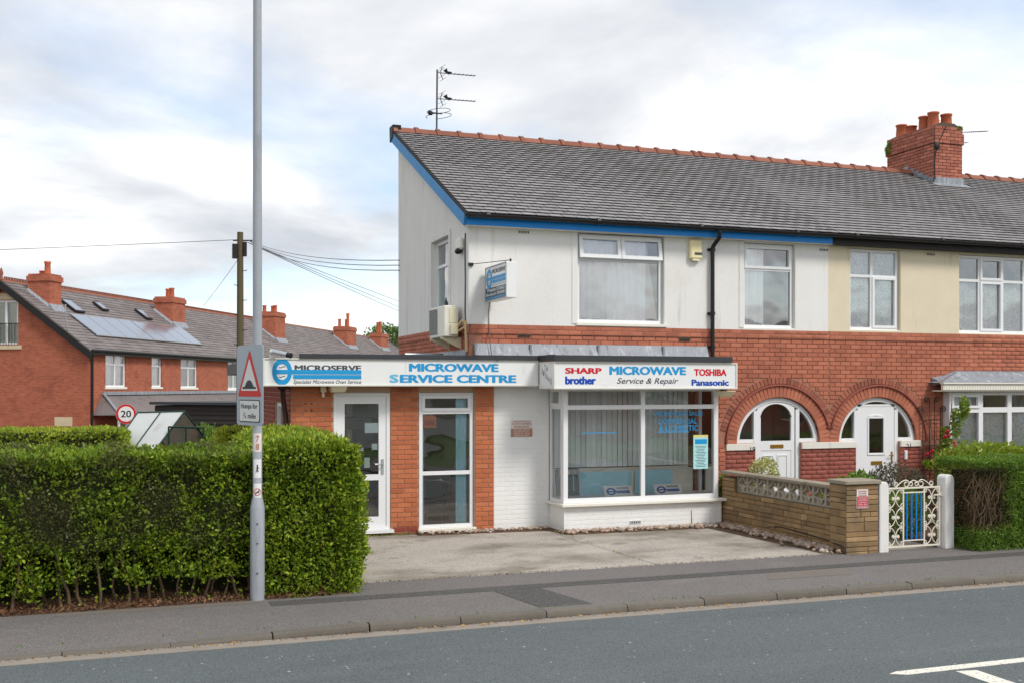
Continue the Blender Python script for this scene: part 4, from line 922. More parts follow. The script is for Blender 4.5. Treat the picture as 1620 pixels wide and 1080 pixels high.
mb.build('bay_roof', M_lead, H2)
rf2 = deck(H2, XP + .002, XE); slate_roof(rf2, XP + .004, XE, RY0 - .01, RZ0, RY1, RZ1, .232, .172, 300, M_slate); ridge_tiles(rf2, XP + .02, XE - .02, RY1, RZ1 + .055); roof_back(H2, XP + .002, XE)
MB().box(11.83, XE, 16.09, 16.13, 4.94, 5.06).build('fascia_board', M_black_wood, H2); MB().box(XP + .002, XE, 16.132, 16.28, 4.94, 4.96).build('soffit', M_black_wood, H2); gutter(H2, XP + .003, XE)
MB().box(XP, XE, 25.8, 26, -.3, 5).box(XE - .05, XE - .01, YM + .26, 25.7, -.3, 4.9).build('rear_wall', M_mortar, H2)

# ---------- next house along, mostly out of frame
H3 = thing('terraced_house', 'next terraced house along, only its roof and big shared chimney showing', 'house', (XE, YM, 0))
XF = 23.0
wall3 = wall_cells(MB(), XE + .002, XF, -.3, 3.389, YM, YM + .25, [(18.0, 20.2, .8, 2.3), (21.4, 22.3, 0, 2.1)]).build('wall', M_mortar, H3)
place_bricks(plan_bricks(XE + .01, XF, .05, 3.388, [(18.0, 20.2, .8, 2.3), (21.4, 22.3, 0, 2.1)], off=.02), wall3, M_brick_main, plane=YM, limit=0)
wall_cells(MB(), XE + .002, XF, 3.391, 4.955, YM - .018, YM + .25, [(18.0, 20.1, 3.42, 4.9), (21.4, 22.5, 3.42, 4.9)]).build('render_panel', M_render, H3)
window(H3, FRONT, 18.01, 20.09, 3.43, 4.89, YM + .05, [18.7, 19.4], [4.42], sill=(.04, .05, .035)); window(H3, FRONT, 21.41, 22.49, 3.43, 4.89, YM + .05, [21.95], [4.42], sill=(.04, .05, .035)); window(H3, FRONT, 18.01, 20.19, .81, 2.29, YM + .05, [18.7, 19.4], [1.95], sill=(.04, .05, .035))
MB().box(21.41, 22.29, YM + .05, YM + .1, .1, 2.09).build('door', M_upvc, H3)
room(H3, FRONT, 17.6, 22.9, YM + .26, YM + 2, 3.2, 4.95, M_room_dark); room(H3, FRONT, 17.6, 22.9, YM + .26, YM + 2, .1, 2.5, M_room_dark)
CHX0, CHX1, CHY0, CHY1 = 17.62, 18.42, 20.15, 21.80
rf3 = deck(H3, XE + .002, XF)
slate_roof(rf3, XE + .004, XF, RY0 - .01, RZ0, RY1, RZ1, .232, .172, 300, M_slate, skip=lambda p: CHX0 - .08 < p.x < CHX1 + .08 and p.y > CHY0 - .18)
ridge_tiles(rf3, CHX1 + .02, XF, RY1, RZ1 + .055); roof_back(H3, XE + .002, XF)
MB().box(XE, XF, 16.09, 16.13, 4.94, 5.06).build('fascia_board', M_black_wood, H3); gutter(H3, XE + .003, XF); MB().box(XE, XF, 25.8, 26, -.3, 5).box(XF - .2, XF, YM + .26, 25.7, -.3, 4.9).build('rear_wall', M_mortar, H3)
mb = MB(); mb.box(CHX0, CHX1, CHY0, CHY1, 6.4, 8.28); mb.box(CHX0 - .03, CHX1 + .03, CHY0 - .03, CHY1 + .03, 8.05, 8.30); mb.box(CHX0 - .005, CHX1 + .005, CHY0 - .005, CHY1 + .005, 8.30, 8.46)
mb.prism([(CHX0 + .02, 8.461), (CHX1 - .02, 8.461), (CHX1 - .2, 8.55), (CHX0 + .2, 8.55)], CHY0 + .03, CHY1 - .03, 'y')
ch = mb.build('chimney', M_mortar_ch, H3)
CT = side_T(CHX0, 0)
place_bricks(plan_bricks(CHX0 + .005, CHX1 - .005, 7.02, 8.045, off=.1), ch, M_brick_chim, plane=CHY0, limit=120)
place_bricks(plan_bricks(CHX0 - .025, CHX1 + .025, 8.05, 8.295, off=.0), ch, M_brick_chim, plane=CHY0 - .03, limit=120)
place_bricks(plan_bricks(CHX0 + .0, CHX1 - .0, 8.30, 8.455, off=.1), ch, M_brick_chim, plane=CHY0 - .005, limit=120)
pc = [b for b in plan_bricks(-CHY1 + .005, -CHY0 - .005, 7.02, 8.045, off=.05) if b[1] > roofz(min(21, -b[0])) - .05]
place_bricks(pc, ch, M_brick_chim, T=CT, plane=0, limit=130, rz=-math.pi / 2)
place_bricks(plan_bricks(-CHY1 - .025, -CHY0 + .025, 8.05, 8.295, off=.0), ch, M_brick_chim, T=CT, plane=-.03, limit=60, rz=-math.pi / 2)
place_bricks(plan_bricks(-CHY1, -CHY0, 8.30, 8.455, off=.1), ch, M_brick_chim, T=CT, plane=-.005, limit=60, rz=-math.pi / 2)
pm = MB().lathe([(.135, 0), (.13, .02), (.115, .30), (.135, .31), (.135, .345), (.10, .345), (.10, .02)], n=18); po = pm.build('chimney_pot', M_pot); pme = po.data; bpy.data.objects.remove(po)
for px_, py_, s in ((17.82, 20.42, 1.06), (18.18, 20.40, 1.0), (17.84, 20.75, 1.0), (18.2, 20.85, .9), (17.83, 21.18, .62), (17.84, 21.55, .95)):
    piece('chimney_pot', pme, ch, (px_, py_, 8.47), (1.02, 1.02, s))
mb = MB()
for i in range(6):
    yy = CHY0 + .02 + i * .17; zz_ = roofz(yy); mb.hexa([(CHX0 - .012, yy, zz_), (CHX0 - .004, yy, zz_), (CHX0 - .004, yy + .19, zz_ + .05), (CHX0 - .012, yy + .19, zz_ + .05), (CHX0 - .016, yy, zz_ + .17), (CHX0 - .014, yy, zz_ + .17), (CHX0 - .014, yy + .17, zz_ + .17), (CHX0 - .016, yy + .17, zz_ + .17)])
mb.build('stepped_flashing', M_lead, ch)
zz_ = roofz(CHY0); mb = MB(); mb.box(CHX0 - .02, CHX1 + .02, CHY0 - .022, CHY0 - .013, zz_ - .02, zz_ + .17); mb.hexa([(CHX0 - .1, CHY0 - .25, roofz(CHY0 - .25) + .03), (CHX1 + .1, CHY0 - .25, roofz(CHY0 - .25) + .03), (CHX1 + .1, CHY0, zz_ + .03), (CHX0 - .1, CHY0, zz_ + .03), (CHX0 - .1, CHY0 - .25, roofz(CHY0 - .25) + .038), (CHX1 + .1, CHY0 - .25, roofz(CHY0 - .25) + .038), (CHX1 + .1, CHY0, zz_ + .04), (CHX0 - .1, CHY0, zz_ + .04)]); mb.build('apron_flashing', M_lead, ch)
P, Nn = blob_points(500, (18.34, 20.18, 8.44), (.12, .08, .06)); leaf_mesh('moss', P, Nn, .035, M_leaf_dark, ch, up=.6)
P, Nn = blob_points(260, (17.58, 21.7, 8.22), (.06, .12, .17)); leaf_mesh('weed', P, Nn, .05, M_leaf_dark, ch, up=.6)
mb = MB(); mb.tube([(17.93, CHY0 - .04, 8.46), (17.78, CHY0 - .05, 8.2), (17.66, CHY0 - .04, 8.0), (17.6, CHY0 - .02, 7.6), (17.61, CHY0 - .03, 7.2)], .012, 5); mb.ellip((17.66, CHY0 - .04, 7.98), .09, .04, .09); mb.build('cable', M_iron_b, ch)

# ---------- single storey shop extension
E1 = thing('shop_extension', 'single storey orange brick shop extension with flat roof and glazed white door', 'shop', (2.284, YM, 0))
EX0, EX1 = 2.284, 5.495
hE = [(2.925, 3.812, .165, 2.31), (4.265, 5.166, .14, 2.31)]
wallE = wall_cells(MB(), EX0, 5.17, -.1, 2.62, YM + .004, YM + .2, hE).build('wall', M_mortar_ext, E1)
pierE = MB().box(5.172, EX1, YM - .045, YM + .003, -.1, 2.47).build('pier', M_mortar_ext, E1)
bl = plan_bricks(EX0 + .003, 5.17, .215, 2.465, [(2.925, 3.812, .1, 2.35), (4.265, 5.15, .1, 2.35)], L=.225, H=.075, off=.055)
place_bricks(bl, wallE, M_brick_ext, plane=YM + .004, limit=240)
place_bricks(plan_bricks(EX0 + .003, 5.17, .03, .135, H=.105, off=.0, L=.225), wallE, M_brick_stained, plane=YM + .004, proud=.02, limit=40)
place_bricks(plan_bricks(EX0 + .003, 2.92, .14, .215, off=.0) + plan_bricks(3.82, 4.26, .14, .215, off=.03), wallE, M_brick_stained, plane=YM + .004, limit=40)
place_bricks(plan_bricks(5.175, EX1 - .003, .03, .105, L=.225) , pierE, M_brick_stained, plane=YM - .045, limit=20)
place_bricks(plan_bricks(5.175, EX1 - .003, .105, 2.46, L=.225, off=.11), pierE, M_brick_ext, plane=YM - .045, limit=100)
ST = side_T(EX0, 0)
hS = [(-18.2, -17.05, 1.0, 2.15)]
sw = wall_cells(MB(ST), -22, -YM - .21, -.1, 2.62, .004, .2, hS).build('side_wall', M_mortar_ext, E1)
place_bricks(plan_bricks(-21.9, -YM - .005, .03, 2.46, hS, off=.1), sw, M_brick_stained, T=ST, plane=.004, limit=0, rz=-math.pi / 2)
window(E1, ST, -18.19, -17.06, 1.01, 2.14, .04, [], [1.75], f=.06, sill=(.03, .06, .04))
MB().box(EX0, XG, 21.8, 22, -.1, 2.62).build('rear_wall', M_mortar_ext, E1)
room(E1, FRONT, EX0 + .22, XG - .004, YM + .205, YM + 2.7, .08, 2.55, M_room, mf=M_floor_in)
# roof and its felt trim
MB().box(1.84, XG - .01, 15.99, 22.2, 2.625, 2.83).build('flat_roof', M_feltroof, E1)
MB().box(XG - .008, 6.14, 15.99, YM - .02, 2.48, 2.83).box(6.24, 9.36, 15.48, YM - .02, 2.44, 2.80).build('flat_roof', M_feltroof, E1)
MB().box(1.84, 6.14, 15.97, YM - .003, 2.43, 2.475).build('soffit', M_upvc_dirty, E1) if False else None
MB().box(2.36, 6.13, 15.93, 15.985, 2.815, 2.885).box(6.14, 6.19, 15.33, 15.985, 2.805, 2.895).box(6.14, 9.28, 15.27, 15.33, 2.795, 2.885).box(9.23, 9.28, 15.33, YM - .03, 2.80, 2.885).build('roof_trim', M_felt, E1)
wd_ = window(E1, FRONT, 4.275, 5.163, .175, 2.305, YM + .005, [], [1.04, 2.0], f=.055, d=.06, mul=.06, sash={(0, 2)}, sill=(.03, .09, .045))
dfr = MB(); dfr.ring(2.93, 3.807, .19, 2.305, YM + .005, YM + .1, .055); dfr.box(2.90, 3.86, YM - .06, YM + .1, .14, .188); dframe = dfr.build('door_frame', M_upvc, E1)
d_ = MB(); d_.ring(2.988, 3.749, .22, 2.247, YM + .02, YM + .075, .115, tb=.17, tt=.11); d_.box(3.10, 3.635, YM + .022, YM + .073, .955, 1.045); edoor = d_.build('door', M_upvc, E1)
MB().quad((3.10, YM + .05, .39), (3.636, YM + .05, .39), (3.636, YM + .05, .957), (3.10, YM + .05, .957)).build('pane', GLASS, edoor)
MB().quad((3.10, YM + .05, 1.043), (3.636, YM + .05, 1.043), (3.636, YM + .05, 2.14), (3.10, YM + .05, 2.14)).build('pane', GLASS, edoor)
MB().box(3.675, 3.71, YM + .005, YM + .02, 1.05, 1.28).tube([(3.69, YM + .01, 1.2), (3.69, YM - .04, 1.2), (3.56, YM - .04, 1.205)], .011, 8).build('handle', M_chrome, edoor)
for bx in ((577, 668, 599, 684), (588, 701, 597, 711), (576, 723, 585, 739), (568, 707, 575, 713)):
    p0, p1, p2 = ybox(*bx, YM + .055); MB().box(p0[0], p1[0], YM + .0525, YM + .055, p0[2], p2[2]).build('paper', M_paper, edoor)
p0, p1, p2 = ybox(668, 656, 690, 676, YM + .065); oc = MB().box(p0[0], p1[0], YM + .062, YM + .065, p0[2], p2[2]).build('card', M_orange, wd_)
MB().box(p0[0] + .03, p1[0] - .03, YM + .0605, YM + .0619, p0[2] + .04, p2[2] - .08).build('card_print', mat('card_print', srgb(170, 70, 50), .7), oc)
for a, b in ((4.30, 4.385), (4.90, 5.08)): curtain(E1, FRONT, a, b, .22, 2.28, YM + .11, M_bluecloth, .008, .06)
# conduit, brackets and fixings
mb = MB(); mb.box(EX0 - .2, EX0 - .02, YM - .03, YM + .04, 2.36, 2.42); mb.tube([(EX0 - .12, YM, 2.36), (EX0 - .10, YM + .1, 2.2), (EX0 - .06, YM + .12, 1.95), (EX0 - .06, YM + .12, .1)], .04, 8); mb.build('downpipe', mat('pipe_brown', srgb(70, 48, 44), .5, .1), E1)
mb = MB()
for dx in (.21, .30):
    for z in (2.03, 2.13): mb.box(EX0 + dx, EX0 + dx + .022, YM - .0105, YM - .0075, z, z + .022)
mb.build('fixing_hole', M_black, E1)
mb = MB(); mb.box(2.72, 2.80, YM - .1, YM - .02, 2.32, 2.42); mb.tube([(2.76, YM - .06, 2.32), (2.76, YM - .07, 2.24)], .022, 8); mb.build('junction_box', M_cream, E1)

# ================================================================== SIGNS ON THE SHOP
def swoosh_logo(parent, cx, cz, rx, rz, Y, xr, m=M_cyan, bars=None, wave=True, T=FRONT, th=.004):
    """ring cut by a bar that runs on to the right, a second bar under it; drawn on plane local y = Y facing -y"""
    n = 40; mb = MB(T); k = .60
    for i in range(n):
        p, q = 2 * math.pi * i / n, 2 * math.pi * (i + 1) / n
        o = lambda a, s: (cx + rx * s * math.cos(a), cz + rz * s * math.sin(a))
        a, b, c, d = o(p, 1), o(q, 1), o(q, k), o(p, k)
        if abs((a[1] + c[1]) / 2 - cz) < rz * .17: continue
        mb.prism([a, b, c, d], Y - th, Y - .0005, 'y')
    mb.build('logo_ring', m, parent)
    mb = MB(T); h = rz * .19
    mb.box(cx - rx, xr, Y - th - .001, Y - .0005, cz - h * .85, cz + h * .85); mb.build('logo_bar', m, parent)
    mb = MB(T); mb.box(cx + rx * 1.12, xr, Y - th - .001, Y - .0005, cz - h * 2.75, cz - h * 1.15); mb.build('logo_bar', m, parent)
    if wave:
        mb = MB(T)
        for dz in (.36, -.36):
            pts = [(cx + rx * .30 * t, Y - th, cz + rz * dz + rz * .05 * math.sin(t * 3.1)) for t in [-1 + .2 * j for j in range(11)]]; mb.tube(pts, rz * .022, 5)
        mb.build('logo_wave', M_ink, parent)
SLY, SRY = 15.95, 15.30
S1 = thing('shop_sign', 'long white fascia sign reading MICROWAVE SERVICE CENTRE over the brick shopfront', 'sign', (4.0, SLY, 2.41), 'white fascia signs over the shop')
MB().box(1.825, 6.138, SLY + .012, SLY + .16, 2.43, 2.80).build('sign_box', M_sign, S1)
MB().box(1.82, 6.14, SLY - .004, SLY + .17, 2.408, 2.4295).box(1.82, 6.14, SLY - .004, SLY + .17, 2.801, 2.822).box(1.82, 1.86, SLY - .004, SLY + .011, 2.43, 2.80).box(6.115, 6.14, SLY - .004, SLY + .011, 2.43, 2.80).box(3.972, 3.976, SLY + .008, SLY + .0119, 2.43, 2.80).build('sign_edging', M_sign_edge, S1)
MB().box(1.815, 1.8195, SLY - .002, SLY + .3, 2.41, 2.82).build('sign_end', mat('paint_end_blue', srgb(60, 84, 140), .5), S1)
P_ = SLY + .010
c = atY(446.3, 587.5, P_); e = atY(571.6, 590, P_); cw = atY(462, 587, P_)[0] - c[0]
swoosh_logo(S1, c[0], c[2], cw, .195, P_ + .001, e[0])
text('MICROSERVE', S1, ybox(466, 577, 571.5, 586.2, P_), M_grey_l, bold=.045); text('Specialist Microwave Oven Service', S1, ybox(464, 600.5, 571.5, 608, P_), M_ink, shear=.3, bold=.004)
text('MICROWAVE', S1, ybox(647, 574.5, 789, 587.5, P_), M_cyan, bold=.055, spacing=.98); text('ERVICE CENTRE', S1, ybox(632.5, 592, 817, 605, P_), M_cyan, bold=.055); text('S', S1, ybox(616, 591.5, 630.5, 604.8, P_), M_cyan2, bold=.055)
S2 = thing('shop_sign', 'white fascia sign over the bay window listing red and blue brand names', 'sign', (7.7, SRY, 2.35), 'white fascia signs over the shop')
MB().box(6.155, 9.375, SRY + .012, SRY + .16, 2.385, 2.765).box(6.152, 6.22, SRY + .162, SLY - .01, 2.385, 2.765).build('sign_box', M_sign, S2)
MB().box(6.145, 9.385, SRY - .004, SRY + .17, 2.362, 2.3845).box(6.145, 9.385, SRY - .004, SRY + .17, 2.766, 2.786).box(6.145, 6.165, SRY - .004, SRY + .0115, 2.385, 2.765).box(9.36, 9.385, SRY - .004, SRY + .0115, 2.385, 2.765).box(6.142, 6.21, SRY + .171, SLY - .02, 2.362, 2.3845).box(6.142, 6.21, SRY + .171, SLY - .02, 2.766, 2.786).build('sign_edging', M_sign_edge, S2)
P_ = SRY + .010
text('SHARP', S2, ybox(894, 581, 952, 590.5, P_), M_red_l, bold=.05); text('brother', S2, ybox(894, 594.5, 943, 607.5, P_), M_blue_l, bold=.06, spacing=.97)
text('MICROWAVE', S2, ybox(964, 579, 1085.5, 592.5, P_), M_cyan, bold=.055); text('Service & Repair', S2, ybox(976, 597, 1073, 609, P_), M_grey_l, shear=.28, bold=.012)
text('TOSHIBA', S2, ybox(1098, 583, 1149.5, 594, P_), M_red_l, bold=.05); text('Panasonic', S2, ybox(1094, 599.5, 1153, 609.5, P_), M_blue_l, bold=.05)
# telephone number painted on the return (faces the left)
xq = 6.1505
text('Tel', S2, ((xq, 15.72, 2.65), (xq, 15.56, 2.64), (xq, 15.72, 2.74)), M_grey_l, shear=.1)
for i, chh in enumerate('313662'):
    yy = 15.84 - i * .075; zq = 2.60 - i * .031; text(chh, S2, ((xq, yy, zq), (xq, yy - .055, zq - .008), (xq, yy, zq + .085)), M_grey_l, shear=.05)
# blade sign
BSX, BSY0, BSY1, BSZ0, BSZ1 = 5.335, 15.20, 16.20, 3.735, 4.275
S3 = thing('projecting_sign', 'projecting white box sign with Preston and Blackpool telephone numbers', 'sign', (5.42, 15.7, 3.73))
MB().box(BSX, BSX + .165, BSY0, BSY1, BSZ0, BSZ1).build('sign_box', M_sign, S3, bevel=.006)
T3 = side_T(BSX, 0)      # local x = -Y
mb = MB(T3); mb.ring(-BSY1, -BSY0, BSZ0, BSZ1, -.008, -.0005, .018); mb.build('sign_edging', M_steel, S3)
mb = MB(T3); mb.box(-BSY1 + .02, -BSY0 - .02, -.004, -.0005, BSZ0 + .02, BSZ0 + .205); mb.build('sign_panel', mat('panel_slate', srgb(62, 80, 94), .4, .05), S3)
swoosh_logo(S3, -BSY1 + .19, 4.08, .14, .155, -.0005, -BSY0 - .05, T=T3, wave=True)
def t3(x0, x1, z0, z1): return ((BSX - .003, -x0, z0), (BSX - .003, -x1, z0), (BSX - .003, -x0, z1))
text('MICROSERVE', S3, t3(-BSY1 + .34, -BSY0 - .05, 4.15, 4.215), M_grey_l, bold=.02); text('Specialist Microwave Oven Service', S3, t3(-BSY1 + .34, -BSY0 - .05, 3.955, 3.985), M_ink, shear=.25)
def t4(x0, x1, z0, z1): return ((BSX - .0065, -x0, z0), (BSX - .0065, -x1, z0), (BSX - .0065, -x0, z1))
text('Preston 313662', S3, t4(-BSY1 + .12, -BSY0 - .06, 3.875, 3.93), M_sign, bold=.02); text('Blackpool 292900', S3, t4(-BSY1 + .05, -BSY0 - .05, 3.80, 3.855), M_sign, bold=.02)
MB(T3).box(-BSY1 + .05, -BSY0 - .06, -.0062, -.0042, 3.765, 3.785).build('print_line', M_cyan, S3)
mb = MB(); zt = BSZ1 + .03
mb.tube([(5.10, 16.27, 4.335), (5.42, 15.25, zt)], .006, 5); mb.tube([(5.42, 15.25, BSZ1 - .01), (5.42, 15.25, zt + .02)], .014, 6); mb.tube([(5.72, 16.27, 4.30), (5.42, 15.25, zt)], .006, 5); mb.box(5.07, 5.15, 16.25, 16.279, 4.31, 4.36); mb.box(5.69, 5.75, 16.25, 16.279, 4.28, 4.33)
mb.build('stay_wire', M_iron_b, S3)
MB().box(BSX + .04, BSX + .12, BSY1, 16.28, 3.8, 3.86).box(BSX + .04, BSX + .12, BSY1, 16.28, 4.12, 4.18).build('bracket', M_iron_b, S3)
MB().tube([(5.40, 16.18, 3.74), (5.41, 16.26, 3.6), (5.415, 16.268, 3.39), (5.41, 16.245, 3.2), (5.42, 16.15, 2.9), (5.5, 15.97, 2.83), (5.42, 15.92, 2.80)], .007, 5).build('cable', M_cable, S3)
# notice on the white wall
p0, p1, p2 = ybox(808, 664, 842, 690, YM - .012)
NW = tag(MB().box(p0[0], p1[0], YM - .016, YM - .0102, p0[2], p2[2]).build('wall_notice', M_notice, None, base=(p0[0], YM, p0[2])), 'faded customer parking notice on the white painted wall', 'notice')
zm = p0[2] + (p2[2] - p0[2]) * .50
MB().box(p0[0], p1[0], YM - .0172, YM - .0161, p0[2], zm).build('notice_field', M_notice_brown, NW)
w_ = p1[0] - p0[0]
def nl(s, fx0, fx1, z0, z1, m): text(s, NW, ((p0[0] + w_ * fx0, YM - .0175, z0), (p0[0] + w_ * fx1, YM - .0175, z0), (p0[0] + w_ * fx0, YM - .0175, z1)), m, bold=.02, depth=.0006)
hh = p2[2] - p0[2]
nl('MICROSERVE', .1, .9, p0[2] + hh * .90, p0[2] + hh * .97, M_notice_brown); nl('CUSTOMER', .06, .94, p0[2] + hh * .73, p0[2] + hh * .86, M_notice_brown); nl('PARKING', .15, .85, p0[2] + hh * .54, p0[2] + hh * .68, M_notice_brown)
for i, s in enumerate(('VEHICLES PARKED', 'ILLEGALLY', 'WILL BE', 'REMOVED')): nl(s, .12 + .04 * (i % 2), .88 - .04 * (i % 2), p0[2] + hh * (.39 - .115 * i), p0[2] + hh * (.46 - .115 * i), M_notice)

# ================================================================== FITTINGS ON THE HOUSE
AC = thing('air_conditioner', 'white outdoor air conditioning unit on brackets below the gable window', 'air conditioner', (4.87, 17.0, 3.2))
AX0, AX1, AY0, AY1, AZ0, AZ1 = 4.76, 5.0, 16.58, 17.46, 3.20, 3.70
MB().box(AX0, AX1, AY0, AY1, AZ0, AZ1).build('casing', M_upvc_dirty, AC, bevel=.012)
mb = MB(); mb.box(AX0 - .012, AX0 - .002, AY0 + .40, AY1 - .02, AZ0 + .05, AZ1 - .05, 0)
for i in range(11): mb.box(AX0 - .02, AX0 - .012, AY0 + .40, AY1 - .02, AZ0 + .07 + i * .038, AZ0 + .082 + i * .038, 1)
mb.build('grille', [mat('grille_grey', srgb(150, 150, 146), .6), mat('grille_lines', srgb(120, 120, 116), .6)], AC)
mb = MB(); mb.box(AX0 + .08, AX1 - .04, AY0 - .014, AY0, AZ0 + .22, AZ1 - .04); mb.box(AX0 + .1, AX1 - .02, AY0 - .05, AY0, AZ0 + .03, AZ0 + .20); mb.build('service_cover', M_cream, AC, bevel=.008)
mb = MB()
for yb in (AY0 + .12, AY1 - .12): mb.hexa([(AX0 - .02, yb, AZ0 - .03), (XG, yb, AZ0 - .19), (XG, yb + .04, AZ0 - .19), (AX0 - .02, yb + .04, AZ0 - .03), (AX0 - .02, yb, AZ0 - .003), (XG, yb, AZ0 - .003), (XG, yb + .04, AZ0 - .003), (AX0 - .02, yb + .04, AZ0 - .003)])
mb.build('bracket', M_cream, AC)
mb = MB(); mb.tube([(4.98, AY0 - .02, 3.35), (5.03, AY0 - .12, 3.45), (5.06, AY0 - .2, 3.42), (5.065, AY0 - .22, 3.2), (5.07, AY0 - .22, 2.95)], .028, 7); mb.tube([(4.98, AY0 - .02, 3.28), (5.04, AY0 - .14, 3.33), (5.06, AY0 - .17, 3.36)], .022, 7); mb.build('pipe', mat('lagging_buff', srgb(196, 170, 128), .9, .2, 9), AC)
SLT = thing('security_light', 'white round bulkhead light on the gable beside the window', 'light', (XG - .05, 16.62, 4.65))
mb = MB(); mb.box(XG - .10, XG - .013, 16.50, 16.74, 4.60, 4.80); mb.build('body', M_upvc_dirty, SLT, bevel=.03); MB().ellip((XG - .08, 16.62, 4.58), .06, .08, .05, 12, 8).build('lamp_glass', M_black, SLT)
tag(MB().tube([(XG - .02, 16.43, 4.85), (XG - .022, 16.44, 4.5), (XG - .02, 16.43, 4.1), (XG - .022, 16.44, 3.6), (XG - .02, 16.42, 3.42)], .012, 6).build('wall_cable', M_cable, None, base=(XG, 16.43, 3.4)), 'thin dark cable running down the gable corner', 'cable')
a, b = atY(1087, 413, YM - .02), atY(1109, 381, YM - .02)
AL = thing('alarm_box', 'cream burglar alarm box high on the white rendered wall', 'alarm box', (a[0], YM, a[2]))
MB().box(a[0] + .02, b[0] - .02, YM - .11, YM - .019, a[2] + .03, b[2]).build('cover', mat('plastic_yellowed', srgb(236, 224, 176), .45, .05), AL, bevel=.02)
MB().box(a[0] + .10, b[0] - .03, YM - .118, YM - .111, a[2] + .10, a[2] + .14).build('louvre', M_grey_l, AL); MB().box(a[0] + .07, b[0] - .07, YM - .10, YM - .03, a[2], a[2] + .03).build('strobe', M_cream, AL)
CC = thing('cctv_camera', 'silver bullet security camera on top of the fascia sign', 'security camera', (2.05, 15.95, 2.82))
MB().box(1.93, 1.97, 15.95, 16.0, 2.82, 2.93).box(1.93, 1.97, 15.9, 15.95, 2.90, 2.93).build('bracket', M_upvc, CC)
MB().tube([(1.95, 15.95, 2.915), (2.03, 15.85, 2.895), (2.17, 15.70, 2.855)], .036, 12).build('body', M_chrome, CC); MB().tube([(2.155, 15.716, 2.86), (2.20, 15.668, 2.846)], .041, 12).build('lens_hood', M_black, CC)
OL = thing('door_light', 'cream wedge shaped light fitting above the glazed shop door', 'light', (2.95, 16.1, 2.36))
mb = MB(); mb.hexa([(2.86, 16.06, 2.315), (3.06, 16.06, 2.315), (3.06, 16.26, 2.315), (2.86, 16.26, 2.315), (2.84, 15.98, 2.375), (3.08, 15.98, 2.375), (3.08, 16.28, 2.375), (2.84, 16.28, 2.375)]); mb.build('body', M_cream, OL, bevel=.008); MB().box(2.84, 3.08, 16.0, 16.28, 2.378, 2.43).build('mount', M_cream, OL)
OL2 = thing('door_light', 'pale wedge shaped light under the right end of the bay sign', 'light', (9.36, 15.6, 2.3))
mb = MB(); mb.hexa([(9.28, 15.6, 2.23), (9.46, 15.6, 2.23), (9.46, 15.75, 2.23), (9.28, 15.75, 2.23), (9.22, 15.52, 2.33), (9.50, 15.52, 2.33), (9.50, 15.78, 2.33), (9.22, 15.78, 2.33)]); mb.build('body', M_cream, OL2, bevel=.008); MB().box(9.3, 9.37, 15.6, 15.7, 2.332, 2.362).build('mount', M_black, OL2)
tag(MB().box(4.35, 4.37, 17.3, 17.34, 2.832, 2.94).box(4.88, 4.90, 17.3, 17.34, 2.832, 2.94).tube([(4.3, 17.32, 2.93), (4.95, 17.32, 2.93)], .03, 8).build('roof_rail', M_chrome, None, base=(4.6, 17.3, 2.83)), 'short metal rail on the flat shop roof below the air conditioner', 'rail')
def yagi(parent, p, L, n, tilt=0.06, refl=True, ax=Vector((1, .15, 0))):
    ax = ax.normalized(); ax = Vector((ax.x, ax.y, tilt)).normalized(); sd = Vector((0, 0, 1)).cross(ax).normalized(); up = ax.cross(sd)
    mb = MB(); p = Vector(p); mb.tube([p, p + ax * L], .009, 6)
    for i in range(n):
        q = p + ax * (L * (.36 + .63 * i / (n - 1))); mb.tube([q - sd * .06, q + sd * .06], .005, 5); mb.tube([q, q + up * .02], .006, 5)
    if refl:
        q = p + ax * L * .27; mb.hexa([tuple(q + sd * s * .09 + ax * dx + up * dz) for dx, dz in ((-.05, .07), (.06, -.0)) for s, _ in ((-1, 0), (1, 0))] + [tuple(q + sd * s * .09 + ax * dx + up * (dz + .012)) for dx, dz in ((-.05, .07), (.06, -.0)) for s, _ in ((-1, 0), (1, 0))])
        for s in (1, -1):
            q = p + ax * .07; mb.tube([q, q + up * .13 * s + ax * .05], .009, 5)
            for k in (.5, 1.0): r = q + (up * .13 * s + ax * .05) * k; mb.tube([r - sd * .16, r + sd * .16], .004, 5)
    return mb.build('antenna', M_cable, parent)
mp = thing('tv_aerial', 'television aerial mast with two antennas and a ring on the white house roof', 'aerial', (5.887, 21.05, 7.5))
MB().tube([(5.887, 21.06, 7.45), (5.90, 21.06, 8.84)], .019, 8).build('mast', M_cable, mp)
yagi(mp, (5.9, 21.06, 8.78), .86, 7); yagi(mp, (5.9, 21.06, 8.25), .86, 7)
mb = MB(); rg = lambda z, r: [(5.93 + r * math.cos(a), 21.06 + r * math.sin(a), z + .03 * math.cos(a)) for a in [2 * math.pi * i / 22 + 2.4 for i in range(20)]]
mb.tube(rg(8.0, .24), .006, 5); mb.tube(rg(7.9, .26), .006, 5); mb.tube([(5.7, 21.0, 7.94), (6.0, 21.06, 7.95)], .014, 5); mb.ellip((5.74, 21.0, 7.93), .06, .04, .05); mb.build('loop', M_iron_b, mp)
mp = thing('tv_aerial', 'black aerial clamped to the side of the big shared chimney', 'aerial', (18.5, 20.4, 8.2))
MB().tube([(18.56, 20.4, 7.93), (18.56, 20.4, 8.42)], .018, 8).box(18.44, 18.6, 20.36, 20.44, 8.0, 8.14).build('mast', M_iron_b, mp)
yagi(mp, (18.56, 20.4, 8.42), 1.0, 9, .14, False); yagi(mp, (18.56, 20.4, 8.17), .28, 2, .14, False)

